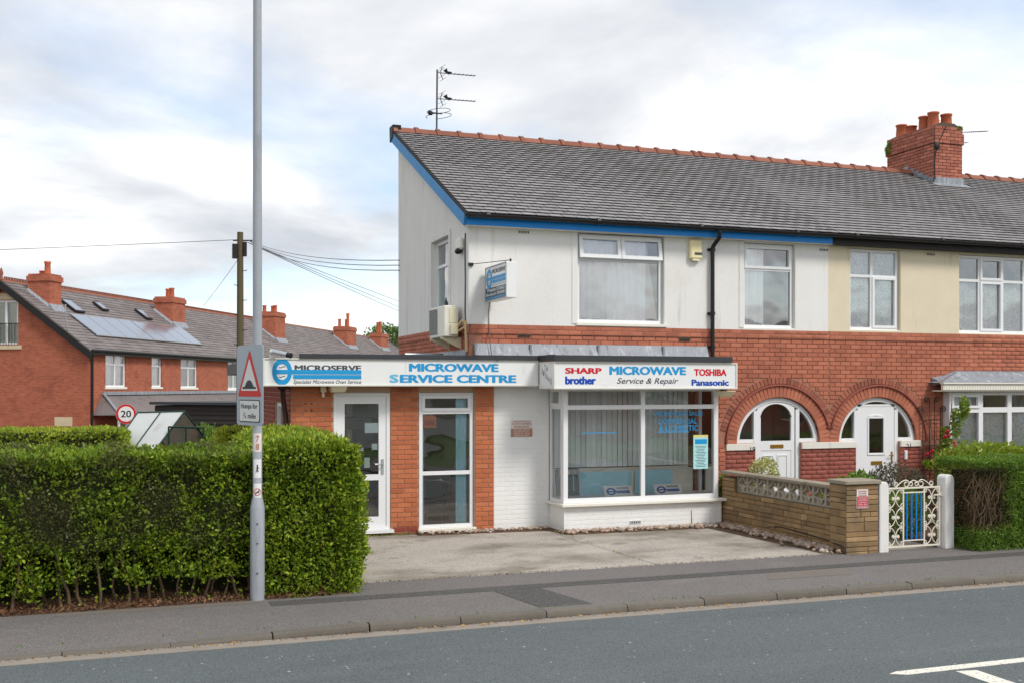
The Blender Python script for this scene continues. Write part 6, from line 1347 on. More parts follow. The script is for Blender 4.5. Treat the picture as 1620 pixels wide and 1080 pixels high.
# ================================================================== BRICK TERRACE ON THE LEFT
TA = R(28.95); T0 = Vector((-1.778, 53.724, 0)); tdir = Vector((math.sin(TA), math.cos(TA), 0))
EZ, RZ_, HD, GZ = 4.26, 7.42, 4.37, -.6
def terrace_house(s0, s1, label, wins, chim=None, gable=False, doors=(), first=False):
    L = s1 - s0
    H = thing('brick_terraced_house', label, 'house', T0 + tdir * s0, 'brick terrace on the left', local=True, rotz=math.pi / 2 - TA)
    hol = [(a - s0, b - s0, z0, z1) for a, b, z0, z1 in wins]
    wall_cells(MB(), 0, L, GZ, EZ - .02, 0, .25, hol).build('wall', M_far_brick, H)
    mb = MB(); mb.box(0, L, 2 * HD - .25, 2 * HD, GZ, EZ - .02)
    mb.prism([(.002, GZ), (2 * HD - .002, GZ), (2 * HD - .002, EZ - .03), (HD, RZ_ - .14), (.002, EZ - .03)], 0.002 if first else .05, .25, 'x') if not first else None
    mb.build('rear_wall', M_far_brick, H)
    ov = .28 if first else 0
    def rf(y): return EZ + (RZ_ - EZ) * y / HD
    mb = MB()
    mb.hexa([(-ov, -.28, rf(-.28) - .12), (L, -.28, rf(-.28) - .12), (L, HD, RZ_ - .12), (-ov, HD, RZ_ - .12), (-ov, -.28, rf(-.28)), (L, -.28, rf(-.28)), (L, HD, RZ_), (-ov, HD, RZ_)])
    mb.hexa([(-ov, HD + .002, RZ_ - .12), (L, HD + .002, RZ_ - .12), (L, 2 * HD + .2, EZ - .28), (-ov, 2 * HD + .2, EZ - .28), (-ov, HD + .002, RZ_), (L, HD + .002, RZ_), (L, 2 * HD + .2, EZ - .14), (-ov, 2 * HD + .2, EZ - .14)])
    roof = mb.build('roof', M_slate_far, H)
    # courses of slate as low steps across the front slope
    mb = MB(); n = 22; nr = Vector((0, -(RZ_ - EZ), HD)).normalized()
    for k in range(n):
        y0 = -.28 + (HD + .28) * k / n; y1 = y0 + (HD + .28) / n; a = Vector((0, y0, rf(y0))); b = Vector((0, y1, rf(y1)))
        a1 = a + nr * .022; x = -ov
        while x < L - .02:
            w = min(random.uniform(.5, 1.1), L - x); e = nr * random.uniform(0, .010); mb.add([(x, *(a + nr * .002).yz), (x + w, *(a + nr * .002).yz), (x + w, *(a1 + e).yz), (x, *(a1 + e).yz), (x + w, *(b + nr * .004).yz), (x, *(b + nr * .004).yz)], [(0, 1, 2, 3), (3, 2, 4, 5)]); x += w
    tag(mb.build('slates', mat('slate_terrace_course', srgb(118, 110, 108), .65, .2, .9, .004, 20, .16, stain=[(srgb(92, 86, 86), .56, 1.7, (1, 1, 1)), (srgb(148, 136, 122), .66, 2.4, (1, 1, 1))]), roof), kind='stuff')
    mb = MB(); mb.prism([(HD - .17, RZ_ - .09), (HD, RZ_ + .05), (HD + .17, RZ_ - .09), (HD, RZ_ - .02)], -ov, L, 'x'); x = .1
    if s0 < 25:
        while x < L: mb.ring(x - .085, x + .085, RZ_ + .04, RZ_ + .17, HD - .025, HD + .025, .035); x += .21
    mb.build('ridge_cresting', M_ridge, roof)
    gb = MB(); gb.tube([(-ov, -.34, EZ - .17), (L, -.34, EZ - .17)], .06, 8); gb.box(-ov, L, -.28, -.25, EZ - .36, EZ - .2); gb.build('gutter', M_black, H)
    for a, b, z0, z1 in wins:
        a -= s0; b -= s0; w = b - a
        fr = window(H, FRONT, a + .01, b - .01, z0 + .01, z1 - .01, .06, [(a + b) / 2] if w > 1.2 else [], [z0 + (z1 - z0) * .68], f=.09, d=.07, mul=.09, sill=(.08, .1, .1))
        MB().box(a - .12, b + .12, -.03, .1, z1 + .002, z1 + .22).build('lintel', M_lintel, H)
        curtain(H, FRONT, a + .05, b - .05, z0 + .05, z1 - .05, .22, M_curtain if random.random() < .6 else M_room, .02, .2)
    room(H, FRONT, .1, L - .1, .3, 2.5, 2.1, 4.1, M_room_dark)
    if chim:
        c0, c1, cy0, cy1, top, pots = chim; c0 -= s0; c1 -= s0
        mb = MB(); mb.box(c0, c1, cy0, cy1, EZ, top - .35); mb.box(c0 - .06, c1 + .06, cy0 - .06, cy1 + .06, top - .35, top - .1); mb.box(c0, c1, cy0, cy1, top - .1, top); c = mb.build('chimney', M_far_brick, roof)
        for i, h in enumerate(pots):
            yy = cy0 + (cy1 - cy0) * (i + .7) / (len(pots) + .4); xx = c0 + (c1 - c0) * (.35 + .3 * (i % 2)); MB().lathe([(.15, 0), (.13, h * .8), (.16, h * .86), (.16, h), (.12, h), (.12, .1)], (xx, yy, top), 12).build('chimney_pot', M_pot, roof)
        mb = MB(); mb.hexa([(c0 - .03, cy0 - .25, rf(cy0 - .25)), (c1 + .05, cy0 - .25, rf(cy0 - .25)), (c1 + .05, cy0, rf(cy0)), (c0 - .03, cy0, rf(cy0)), (c0 - .03, cy0 - .25, rf(cy0 - .25) + .04), (c1 + .05, cy0 - .25, rf(cy0 - .25) + .04), (c1 + .05, cy0, rf(cy0) + .2), (c0 - .03, cy0, rf(cy0) + .2)])
        mb.hexa([(c0 - .16, cy0, rf(cy0)), (c0 - .005, cy0, rf(cy0)), (c0 - .005, cy1, rf(cy1)), (c0 - .16, cy1, rf(cy1)), (c0 - .16, cy0, rf(cy0) + .05), (c0 - .005, cy0, rf(cy0) + .16), (c0 - .005, cy1, rf(cy1) + .16), (c0 - .16, cy1, rf(cy1) + .05)]); mb.build('lead_flashing', M_lead, roof)
    return H, roof, rf
T1, T1r, rf = terrace_house(0, 7.6, 'gable end house of the brick terrace with solar panels across its roof', [(1.43, 3.31, 2.37, 4.0), (5.92, 7.0, 2.37, 4.0)], (.95, 1.95, 2.62, 3.75, 7.80, [.62, .2]), first=True)
gh = (3.65 - .02, 5.6, 4.37, 6.46)
mb = MB()      # gable wall with its window opening
GTm = Matrix.Translation((0, 0, 0)) @ Matrix(((0, 1, 0, 0), (1, 0, 0, 0), (0, 0, 1, 0), (0, 0, 0, 1)))   # local (u = back, v = depth in) for the end wall
for a, b in ((0.252, 3.63), (3.63, 5.6), (5.6, 2 * HD - .252)):
    zt = lambda u: (EZ + (RZ_ - EZ) * min(u, 2 * HD - u) / HD) - .13
    if a < 3.6 or a > 5: mb.prism([(a, GZ), (b, GZ), (b, zt(b))] + ([(a, zt(a))]), 0, .24, 'x')
    else: mb.prism([(a, GZ), (b, GZ), (b, 4.37), (a, 4.37)], 0, .24, 'x'); mb.prism([(a, 6.47), (b, 6.47), (b, zt(b)), (HD, zt(HD)), (a, zt(a))], 0, .24, 'x')
mb.build('gable_wall', M_far_brick, T1)
TG = Matrix(((0, 1, 0, 0), (-1, 0, 0, 0), (0, 0, 1, 0), (0, 0, 0, 1)))     # local x = -back so that the face looks down the row's near end
window(T1, TG, -5.59, -3.64, 4.38, 6.46, .05, [-4.95, -4.28], [], f=.09, d=.07, mul=.12)
for a, b in ((-5.5, -5.0), (-4.9, -4.3), (-4.22, -3.75)): curtain(T1, TG, a, b, 4.4, 6.4, .25, mat('curtain_sage', srgb(150, 164, 130), .9, .06), .03, .13)
mb = MB(TG); mb.box(-5.8, -3.45, -.03, .02, 6.48, 6.80); mb.box(-5.8, -3.45, -.06, .04, 4.16, 4.34); mb.build('lintel', M_lintel, T1)
mb = MB(TG)
for i in range(14): mb.box(-5.55 + i * .147, -5.53 + i * .147, -.08, -.065, 4.35, 5.35)
mb.box(-5.65, -3.55, -.085, -.06, 5.35, 5.38); mb.build('balcony_rail', M_black, T1)
mb = MB(TG); mb.box(-1.75, -.85, -.02, .02, .55, .98); mb.build('blocked_window', M_lintel, T1)
mb = MB(); nr_ = Vector((0, -(RZ_ - EZ), HD)).normalized()
mb.hexa([(-.30, -.3, rf(-.3) - .42), (-.26, -.3, rf(-.3) - .42), (-.26, HD, RZ_ - .42), (-.30, HD, RZ_ - .42), (-.30, -.3, rf(-.3) - .05), (-.26, -.3, rf(-.3) - .05), (-.26, HD, RZ_ - .05), (-.30, HD, RZ_ - .05)])
mb.hexa([(-.30, HD, RZ_ - .42), (-.26, HD, RZ_ - .42), (-.26, 2 * HD + .3, EZ - .62), (-.30, 2 * HD + .3, EZ - .62), (-.30, HD, RZ_ - .05), (-.26, HD, RZ_ - .05), (-.26, 2 * HD + .3, EZ - .25), (-.30, 2 * HD + .3, EZ - .25)]); mb.build('bargeboard', M_black_wood, T1)
MB().lathe([(.10, 0), (.06, .15), (.10, .3), (.03, .55)], (-.2, HD, RZ_), 8).build('finial', M_ridge, T1r)
MB().tube([(.12, -.1, EZ - .2), (.12, -.08, GZ)], .06, 8).build('downpipe', M_black, T1)
def on_roof(x0, x1, y0, y1, h, m, name, parent, b=0.0, rim=None):
    o1, o2 = nr_ * .06, nr_ * (.06 + h); P = [(x0, *(Vector((0, y0, rf(y0))) + o1).yz), (x1, *(Vector((0, y0, rf(y0))) + o1).yz), (x1, *(Vector((0, y1, rf(y1))) + o1).yz), (x0, *(Vector((0, y1, rf(y1))) + o1).yz), (x0, *(Vector((0, y0, rf(y0))) + o2).yz), (x1, *(Vector((0, y0, rf(y0))) + o2).yz), (x1, *(Vector((0, y1, rf(y1))) + o2).yz), (x0, *(Vector((0, y1, rf(y1))) + o2).yz)]
    return MB().hexa(P).build(name, m, parent)
for i in range(4): on_roof(1.9 + i * 1.42, 1.9 + i * 1.42 + 1.38, .80, 2.15, .05, M_solar, 'solar_panel', T1r)
on_roof(1.87, 7.58, .74, .79, .05, M_chrome, 'panel_rail', T1r); on_roof(1.87, 7.58, 2.16, 2.20, .05, M_chrome, 'panel_rail', T1r)
for x0, x1, y0, y1 in ((2.75, 3.6, 2.42, 3.3), (6.0, 6.6, 2.85, 3.45)):
    f_ = on_roof(x0, x1, y0, y1, .09, M_iron_b, 'roof_window', T1r); on_roof(x0 + .07, x1 - .07, y0 + .07, y1 - .07, .10, M_solar, 'pane', f_)
# lean-to roof along the ground floor
mb = MB(); mb.hexa([(.3, -1.35, 1.05), (16.5, -1.35, 1.05), (16.5, -.005, 1.05), (.3, -.005, 1.05), (.3, -1.35, 1.12), (16.5, -1.35, 1.12), (16.5, -.005, 2.0), (1.1, -.005, 2.0)]); mb.build('porch_roof', M_slate_far, T1)
MB().box(1.1, 16.4, -.12, -.004, 2.0, 2.16).tube([(.3, -1.35, 1.13), (1.1, -.1, 2.05)], .07, 6).build('lead_flashing', M_lead, T1)
MB().tube([(.2, -1.42, 1.02), (16.5, -1.42, 1.02)], .06, 8).build('porch_gutter', M_black, T1)
MB().box(.55, 3.4, -1.2, -.1, GZ, .1).build('bay_base', M_far_brick, T1)
window(T1, FRONT, .55, 3.4, .12, 1.03, -1.2, [1.45, 2.45], [], f=.1, d=.08, mul=.14)
ae = MB(); ae.tube([(-.3, .9, 5.0), (-.45, .9, 5.2), (-.4, .95, 6.2)], .03, 6); ae.build('aerial_pole', M_steel, T1)
T2, T2r, _ = terrace_house(7.6, 15, 'second house of the brick terrace with solar panels beside a twin pot chimney', [(9.16, 11.17, 2.33, 3.97)], (13.05, 14.65, 2.45, 3.6, 7.70, [.55, .55]))
for i in range(4): on_roof(.02 + i * 1.42, .02 + i * 1.42 + 1.38, .80, 2.15, .05, M_solar, 'solar_panel', T2r)
on_roof(0, 5.7, .74, .79, .05, M_chrome, 'panel_rail', T2r)
f_ = on_roof(2.5, 3.15, 2.55, 3.32, .09, M_iron_b, 'roof_window', T2r); on_roof(2.57, 3.08, 2.62, 3.25, .10, M_solar, 'pane', f_)
T3h, T3r, _ = terrace_house(15, 22, 'terraced brick house right behind the telegraph pole and road sign', [(15.2 - .6 + .1, 16.7, 2.24, 4.03)] if False else [(15.3, 17.1, 2.24, 4.03)], None)
terrace_house(22, 30.3, 'terraced brick house with a square chimney of three orange pots', [(24, 26, 2.3, 4.0)], (28.15, 30.1, 2.1, 3.5, 7.85, [.5, .5, .5]))
terrace_house(30.3, 38.5, 'terraced brick house behind the left end of the fascia sign', [(32, 34, 2.3, 4.0)], None)
terrace_house(38.5, 48.2, 'terraced brick house with tall dark chimney pots above the fascia sign', [(41, 43, 2.3, 4.0)], (45.6, 48.1, 2.3, 3.6, 7.75, [1.2, .7, .7]))
terrace_house(48.2, 60, 'terraced brick house nearest the gable with a small far chimney', [(51, 53, 2.3, 4.0)], (57.2, 59.8, 2.6, 3.8, 7.7, [1.2, 1.2]))
terrace_house(60, 74, 'farthest terraced brick house partly hidden by the white gable', [(63, 65, 2.3, 4.0)], None)

# ================================================================== SHED, GREENHOUSE
a = D(245, 634, 32); b = D(445, 622, 30)
SD = thing('shed', 'black timber clad shed with flat roof behind the greenhouse', 'shed', (a.x, a.y, -.4))
u = (b - a); u.z = 0; Ls = u.length; u.normalize(); SM = Matrix(((u.x, -u.y, 0, a.x), (u.y, u.x, 0, a.y), (0, 0, 1, 0), (0, 0, 0, 1)))
mb = MB(SM); mb.box(0, Ls, .04, 2.5, -.5, 1.85); mb.build('wall', M_timber, SD)
mb0 = bpy.data.meshes.new('plank'); q = [(0, -.02, 0), (1, -.02, 0), (1, .03, 0), (0, .03, 0), (0, 0.01, 1), (1, .01, 1), (1, .03, 1), (0, .03, 1)]; mb0.from_pydata(q, [], SL_F); mb0.materials.append(M_timber)
ang = math.atan2(u.y, u.x)
for i in range(14): piece('plank', mb0, SD, SM @ Vector((0, 0, .02 + i * .13)), (Ls, 1, .135), (0, 0, ang))
mb = MB(SM); mb.box(-.1, Ls + .1, -.12, 2.6, 1.87, 1.95); mb.build('roof', M_felt, SD)
GH = thing('greenhouse', 'small A-frame greenhouse with white translucent sheets and green frame', 'greenhouse', (0.6, 25.2, 0))
r0, r1 = D(218, 652, 24.6), D(292, 650, 24.0); l0, l1 = D(176, 712, 23.8), D(245, 712, 23.2); k1 = D(340, 712, 24.6); k0 = k1 + (l0 - l1)
def face(pts, m, name, t=.012):
    pts = [Vector(p) for p in pts]; n = (pts[1] - pts[0]).cross(pts[-1] - pts[0]).normalized() * t; mb = MB(); k = len(pts); mb.add(pts + [p - n for p in pts], [tuple(range(k)), tuple(range(2 * k - 1, k - 1, -1))] + [(i, i + k, (i + 1) % k + k, (i + 1) % k) for i in range(k)]); return mb.build(name, m, GH)
lm, rm = (l0 + l1) / 2, (r0 + r1) / 2
face([l0, lm, rm, r0], M_poly, 'roof_sheet'); face([lm, l1, r1, rm], M_poly, 'roof_sheet'); face([l1, k1, r1], glass('greenhouse_glass', (.75, .78, .74), .03), 'end_pane'); face([k1, k0, r0, r1], M_poly, 'roof_sheet')
mb = MB()
for p_, q_ in ((l0, r0), (lm, rm), (l1, r1), (k1, r1), (r0, r1), (l0, l1), (l1, k1)): mb.tube([p_, q_], .022, 6)
dd = (k1 - l1); d0, d1 = l1 + dd * .22, l1 + dd * .80
for q_ in (d0, l1 + dd * .5, d1): mb.tube([q_, q_ + Vector((0, 0, .52))], .022, 6)
mb.tube([d0 + Vector((0, 0, .52)), d1 + Vector((0, 0, .52))], .022, 6); mb.build('frame', M_sgreen, GH)
for q_ in (l0, l1, k1, k0): pass
mb = MB(); mb.prism([(l0.x, l0.y), (l1.x, l1.y), (k1.x, k1.y), (k0.x, k0.y)], -.3, l1.z - .002, 'z'); mb.build('base', M_mortar_ch, GH)

# ================================================================== HEDGES AND PLANTS
HG = thing('hedge', 'tall clipped green hedge along the footway with bare stems at its foot', 'hedge', (0, 12.2, .1))
lo1, hi1 = (-5.2, 11.88, .18), (2.36, 13.3, 1.70); lo2, hi2 = (1.30, 11.82, .12), (2.47, 15.6, 1.79)
MB().box(lo1[0] + .2, hi1[0] - .3, 12.12, 13.1, .66, 1.58).box(-5.0, 1.5, 12.75, 12.98, .08, .62).box(1.6, 2.2, 12.1, 15.35, .35, 1.66).build('hedge_core', M_hcore, HG)  # the low dark box stands in for shade behind the bare stems
P1, N1 = box_points(90000, lo1, hi1, .07, ['-y', '+z', '-x']); P2, N2 = box_points(66000, lo2, hi2, .17, ['-y', '+z', '+x', '-x'])
Pb = np.stack([rng.uniform(-5.2, 2.2, 26000), rng.uniform(12.45, 12.8, 26000), rng.uniform(.25, 1.6, 26000)], 1); Nb = np.tile([0, -1.0, .2], (26000, 1))
P = np.concatenate([P1, P2]); Nr = np.concatenate([N1, N2]); blk = np.concatenate([np.zeros(len(P1)), np.ones(len(P2))])
keep = ~((blk == 0) & (P[:, 0] > 1.5)) & ~((blk == 1) & (P[:, 0] < 1.36) & (P[:, 1] < 13.2) & (P[:, 2] < 1.66)); P, Nr, blk = P[keep], Nr[keep], blk[keep]
w1, w2, w3 = wob(P, 1.3, .6), wob(P, 3.6, 2.0), wob(P, 7.5, 4.0)
dep = np.abs(rng.normal(0, .075, len(P))); P = P - Nr * dep[:, None] + Nr * (.055 * w1 + .06 * w2 + .045 * w3)[:, None]
top = Nr[:, 2] >= .6
dull = np.where(blk == 0, np.where(top, np.clip(.35 + .5 * w2, 0, .7), np.clip(-.12 + (P[:, 2] - .62) * .85 + .95 * w1 + .45 * w2 + rng.normal(0, .15, len(P)), 0, 1)), np.clip(.25 * w2 - .05, 0, .4))
low = (blk == 0) & ~top & (P[:, 2] < .33 + .2 * w1 + .12 * w2) & (rng.random(len(P)) < .93)
thin = (blk == 0) & ~top & (w2 + .6 * w3 < -.42) & (rng.random(len(P)) < .6)
k = ~(low | thin); P, Nr, blk, dull, w2, w3 = P[k], Nr[k], blk[k], dull[k], w2[k], w3[k]
big = dull < .5
leaf_mesh('foliage', P[big], Nr[big], .054, M_leaf, HG, dull[big] * .5, up=.45, spread=.7, aspect=.5)
leaf_mesh('foliage', P[~big], Nr[~big], .042, M_leaf, HG, np.clip(dull[~big] + .1, 0, 1), up=.35, spread=.9, aspect=.5)
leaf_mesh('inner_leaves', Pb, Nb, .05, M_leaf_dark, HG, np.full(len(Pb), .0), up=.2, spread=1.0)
pr = np.where(blk == 1, .35 + .5 * (w2 > 0), (dull < .12) * (.25 + .9 * np.clip(w2, 0, 1) + .4 * np.clip(w3, 0, 1))); sel = np.where(rng.random(len(P)) < pr * .6)[0]
Py = P[sel] + Nr[sel] * rng.uniform(.01, .055, len(sel))[:, None]; leaf_mesh('new_shoots', Py, Nr[sel], .052, M_leaf_y, HG, np.clip(rng.normal(.45, .3, len(sel)), 0, 1), up=.7, spread=.55)
mb = MB()
for i in range(52):
    x = -5 + 6.5 * i / 51 + random.uniform(-.05, .05); y = random.uniform(11.98, 12.4); pts = [(x, y, .06)]; dx = random.uniform(-.25, .25)
    for k in range(1, 5): pts.append((x + dx * k / 4 + random.uniform(-.04, .04), y + random.uniform(-.08, .06), .06 + k * random.uniform(.15, .22)))
    mb.tube(pts, [random.uniform(.012, .024) * (1 - .14 * k) for k in range(5)], 5)
for i in range(160):
    x = random.uniform(-5, .6); z = random.uniform(.4, 1.55); y = 11.93; mb.tube([(x, y + .12, z), (x + random.uniform(-.1, .1), y + random.uniform(-.03, .05), z + random.uniform(.05, .2))], .004, 3)
tag(mb.build('stems', M_twig, HG), kind='stuff')
# mulch under the hedge
tag(MB().prism([(-60, 11.79), (-60, 13.4), (1.6, 13.4), (2.3, 12.2), (2.3, 11.84), (1.5, 11.80)], .02, .107, 'z').build('mulch_bed', M_soil), kind='structure')
n = 5200; P = np.stack([rng.uniform(-5.5, 2.1, n), 11.78 + np.abs(rng.normal(0, .3, n)), np.full(n, .112)], 1); P[:, 2] += rng.uniform(0, .03, n)
Nn = np.tile([0, 0, 1.0], (n, 1)) * 0.2; o = leaf_mesh('bark_mulch', P, Nn + rng.normal(0, .01, (n, 3)), .05, M_mulch, None, up=0.0, spread=1.0, aspect=.4); tag(o, kind='stuff')
# golden hedges and shrubs behind
def hedge_box(lab, lo, hi, r, n, size, m, faces, tone=None, name='hedge', group=None, twig=True):
    t = thing(name, lab, 'hedge', ((lo[0] + hi[0]) / 2, (lo[1] + hi[1]) / 2, lo[2]), group)
    MB().box(lo[0] + r, hi[0] - r, lo[1] + r, hi[1] - r, lo[2], hi[2] - .10).build('hedge_core', M_hcore, t)
    P, Nr = box_points(n, lo, hi, r, faces); P = P - Nr * np.abs(rng.normal(0, size * 1.6, len(P)))[:, None] + Nr * (.05 * wob(P, 2.4))[:, None]
    leaf_mesh('foliage', P, Nr, size, m, t, np.clip(tone(P) if tone else np.zeros(len(P)), 0, 1), up=.4, spread=.8); return t
hedge_box('yellow green clipped hedge in the garden left of the greenhouse', (-9, 24.5, 0), (0.05, 26.2, 1.52), .25, 16000, .085, M_leaf_y, ['-y', '+z', '+x'], lambda P: .25 + .5 * wob(P, 1.5))
hedge_box('bright yellow hedge top just behind the lamp column', (1.5, 20.6, 0), (2.75, 21.8, 1.66), .25, 5200, .07, M_leaf_y, ['-y', '+z', '+x', '-x'], lambda P: .1 + .3 * wob(P, 1.5))
def shrub(lab, c, rad, n, size, m, name='shrub', stems=5, lump=.25, group=None, tone=None):
    t = thing(name, lab, 'shrub', (c[0], c[1], .08), group)
    P, Nr = blob_points(n, c, rad, lump); P[:, 2] = np.maximum(P[:, 2], .1); leaf_mesh('foliage', P, Nr, size, m, t, tone=None if tone is None else np.full(n, tone), up=.5)
    mb = MB()
    for i in range(stems):
        a = 2 * math.pi * i / stems; mb.tube([(c[0], c[1], .05), (c[0] + rad[0] * .3 * math.cos(a), c[1] + rad[1] * .3 * math.sin(a), c[2] * .6), (c[0] + rad[0] * .6 * math.cos(a), c[1] + rad[1] * .6 * math.sin(a), c[2] + rad[2] * .4)], .012, 5)
    mb.build('stem', M_twig, t); return t
q = D(352, 682, 24); shrub('dark green rounded bush between the greenhouse and the road sign', (q.x, q.y, .7), (.75, .6, .62), 5200, .075, M_leaf)
q = D(330, 672, 26); shrub('green bush with small red flowers beside the black shed', (q.x, q.y, .8), (.55, .5, .75), 3600, .07, M_leaf_dark)
shrub('cream variegated shrub behind the screen block wall', (9.98, 15.45, .92), (.27, .25, .30), 1300, .055, M_leaf_var)
q = atY(1362, 757, 12.9); shrub('white flowering plant peeping over the stone pier', (q[0], 12.95, .98), (.22, .2, .20), 600, .07, M_leaf_dark)
shrub('dry grey green bush behind the iron gate', (11.9, 14.6, .62), (.75, .5, .50), 8000, .045, M_leaf_grey)
shrub('small dark shrub behind the left half of the gate', (10.55, 14.2, .5), (.5, .4, .45), 3400, .045, M_leaf)
shrub('dark leafy shrub low behind the blue gate bars', (11.15, 13.5, .45), (.45, .35, .42), 3000, .05, M_leaf_dark)
shrub('tall green shrub rising behind the clipped hedge on the right', (13.7, 14.2, 1.08), (1.25, .6, .42), 6500, .075, M_leaf_y, tone=.55)
shrub('dark ivy plant climbing the corner beside the bay window', (9.46, 15.86, .48), (.10, .12, .45), 1300, .06, M_leaf_dark)
# hedge on the right
HR = thing('hedge', 'dense clipped hedge beside the gate with a bare brown end', 'hedge', (12.5, 12.2, .1))
lo, hi = (11.10, 11.86, .10), (16.5, 12.75, 1.385)
MB().box(11.32, 16.4, 12.06, 12.6, .1, 1.2).build('hedge_core', M_hcore, HR)
P, Nr = box_points(110000, lo, hi, .10, ['-y', '+z', '-x']); 
bare = np.clip((11.72 + .12 * wob(P, 4) - P[:, 0]) * 6, 0, 1) * np.clip((P[:, 2] - .36) * 8, 0, 1) * np.clip((1.29 - P[:, 2]) * 12, 0, 1) * (Nr[:, 1] < .3)
P = P - Nr * np.abs(rng.normal(0, .05, len(P)))[:, None] + Nr * (.03 * wob(P, 3.2) + .02 * wob(P, 8, 1))[:, None]; P[:, 1] += bare * .14
k = rng.random(len(P)) > bare * .72; P, Nr, bare = P[k], Nr[k], bare[k]
leaf_mesh('foliage', P, Nr, .034, M_leaf_dark, HR, np.clip(bare * .95 + .10 * (rng.random(len(P)) < .1), 0, 1), up=.3, spread=.8)
mb = MB()
for i in range(60):
    x = random.uniform(11.16, 11.75); pts = [(x, 12.1, random.uniform(.2, .8))]
    for k in range(4): l = pts[-1]; pts.append((l[0] + random.uniform(-.12, .12), random.uniform(11.92, 12.05), l[2] + random.uniform(.04, .2)))
    mb.tube(pts, [.010, .008, .006, .005, .004], 4)
tag(mb.build('stems', M_twig, HR), kind='stuff')
# trellis with rose
TR = thing('trellis', 'black wrought iron trellis with curled tops on the brick wall', 'trellis', (14.1, YM - .08, .1))
mb = MB(); yt = YM - .07
for x, zt, s in ((13.92, 1.98, -1), (14.07, 2.16, -1), (14.19, 2.16, 1), (14.33, 1.98, 1)):
    n = 12; cur = [(x + s * (.065 - .065 * (1 - .7 * i / n) * math.cos(8.2 * i / n)), yt, zt + .065 * (1 - .7 * i / n) * math.sin(8.2 * i / n)) for i in range(n + 1)]; mb.tube([(x + .03 * (14.13 - x), yt, .1), (x, yt, zt)] + cur, .009, 5)
for z in (.6, .9, 1.3, 1.78): mb.tube([(13.92, yt, z), (14.33, yt, z)], .008, 5)
mb.build('frame', M_iron_b, TR)
RS = thing('climbing_rose', 'climbing rose with red blooms trained beside the trellis', 'rose', (14.2, YM - .3, .08))
mb = MB()
for i in range(16):
    x = random.uniform(13.95, 14.35); pts = [(x, 16.0, .08)]
    for k in range(5): l = pts[-1]; pts.append((l[0] + random.uniform(-.10, .10), 15.95 + random.uniform(-.1, .12), l[2] + random.uniform(.16, .34)))
    mb.tube(pts, [.012, .011, .010, .008, .006, .004], 5)
mb.tube([(14.2, 16.0, 1.1), (14.28, 15.95, 1.6), (14.3, 15.9, 2.1)], .008, 5)
mb.build('stem', M_twig, RS)
for c_, r_, n in (((14.33, 15.62, 2.02), (.09, .1, .22), 260), ((14.15, 15.85, 1.38), (.12, .1, .1), 160), ((13.83, 15.95, .98), (.14, .1, .09), 170), ((14.36, 15.85, 1.75), (.10, .1, .30), 260), ((14.3, 15.7, 1.12), (.1, .1, .12), 160), ((14.16, 15.9, .75), (.25, .15, .25), 330), ((14.12, 15.95, 1.2), (.16, .1, .16), 150), ((14.22, 15.95, 1.55), (.12, .1, .14), 120)):
    P, Nr = blob_points(n, c_, r_); leaf_mesh('foliage', P, Nr, .07, M_leaf, RS, up=.3)
for px_, py_ in ((1498, 682), (1500, 689), (1508, 700), (1510, 705), (1503, 715), (1510, 722), (1466, 718), (1474, 713), (1495, 690)):
    c_ = atY(px_, py_, 15.68); mb = MB()
    for i in range(7): a = i * 2.4; mb.ellip((c_[0] + .022 * math.cos(a) * (i > 0), c_[1] + .02 * math.sin(a), c_[2] + .014 * math.sin(a * 1.7)), .028, .012, .026, 6, 4)
    mb.build('flower', M_rose, RS)
q = D(625, 527, 118); tr = thing('tree', 'distant round green tree showing between terrace roof and white gable', 'tree', (q.x, q.y, -.5))
P, Nr = blob_points(5200, (q.x, q.y, 6.8), (3.4, 3.0, 2.6), .3); leaf_mesh('crown', P, Nr, .34, M_leaf_tree, tr, up=.4); MB().tube([(q.x, q.y, -.6), (q.x, q.y, 6.5)], [.3, .12], 8).tube([(q.x, q.y, 3.5), (q.x + 1.3, q.y, 6.5)], [.14, .05], 6).tube([(q.x, q.y, 4.), (q.x - 1.3, q.y + .4, 6.6)], [.14, .05], 6).build('trunk', M_twig, tr)

# ================================================================== PEBBLES AND LITTER
PB = tag(MB().prism([(4.2, 16.06), (5.5, 15.98), (6.3, 15.9), (6.38, 15.36), (8.86, 15.34), (9.0, 12.6), (9.24, 12.42), (9.345, 12.66), (9.345, 15.6), (9.3, 15.655), (6.46, 15.655), (6.46, 16.25), (4.2, 16.29)], .09, .108, 'z').build('pebble_strip', M_soil), kind='structure')
pms = []
for k in range(4):
    mb = MB(); mb.ellip((0, 0, 0), 1, .78, .62, 6, 4); mb.v = [v * random.uniform(.86, 1.1) for v in mb.v]; o = mb.build('pebble', M_pebble); pms.append(o.data); bpy.data.objects.remove(o)
pl = []
def scatter(n, f):
    for _ in range(n): pl.append(f())
scatter(130, lambda: (random.uniform(4.25, 6.4), 16.24 - abs(random.gauss(0, .10)), random.uniform(.022, .042)))
scatter(280, lambda: (random.uniform(6.36, 9.1), 15.62 - abs(random.gauss(0, .11)), random.uniform(.024, .048)))
scatter(420, lambda: (9.32 - abs(random.gauss(0, .12)), random.uniform(12.36, 15.6), random.uniform(.026, .055)))
pl = [p for p in pl if not (p[0] > 9.22 and p[1] < 12.68) and p[1] < 16.25]
pl.sort(key=lambda p: math.hypot(p[0], p[1]) - 60 * p[2])
for x, y, r in pl[:300]: piece('pebble', random.choice(pms), PB, (x, y, .108 + r * .45 + random.uniform(0, .012)), (r, r, r), (random.uniform(-.4, .4), random.uniform(-.4, .4), random.uniform(0, 6.28)))
VV, FF, off = [], [], 0
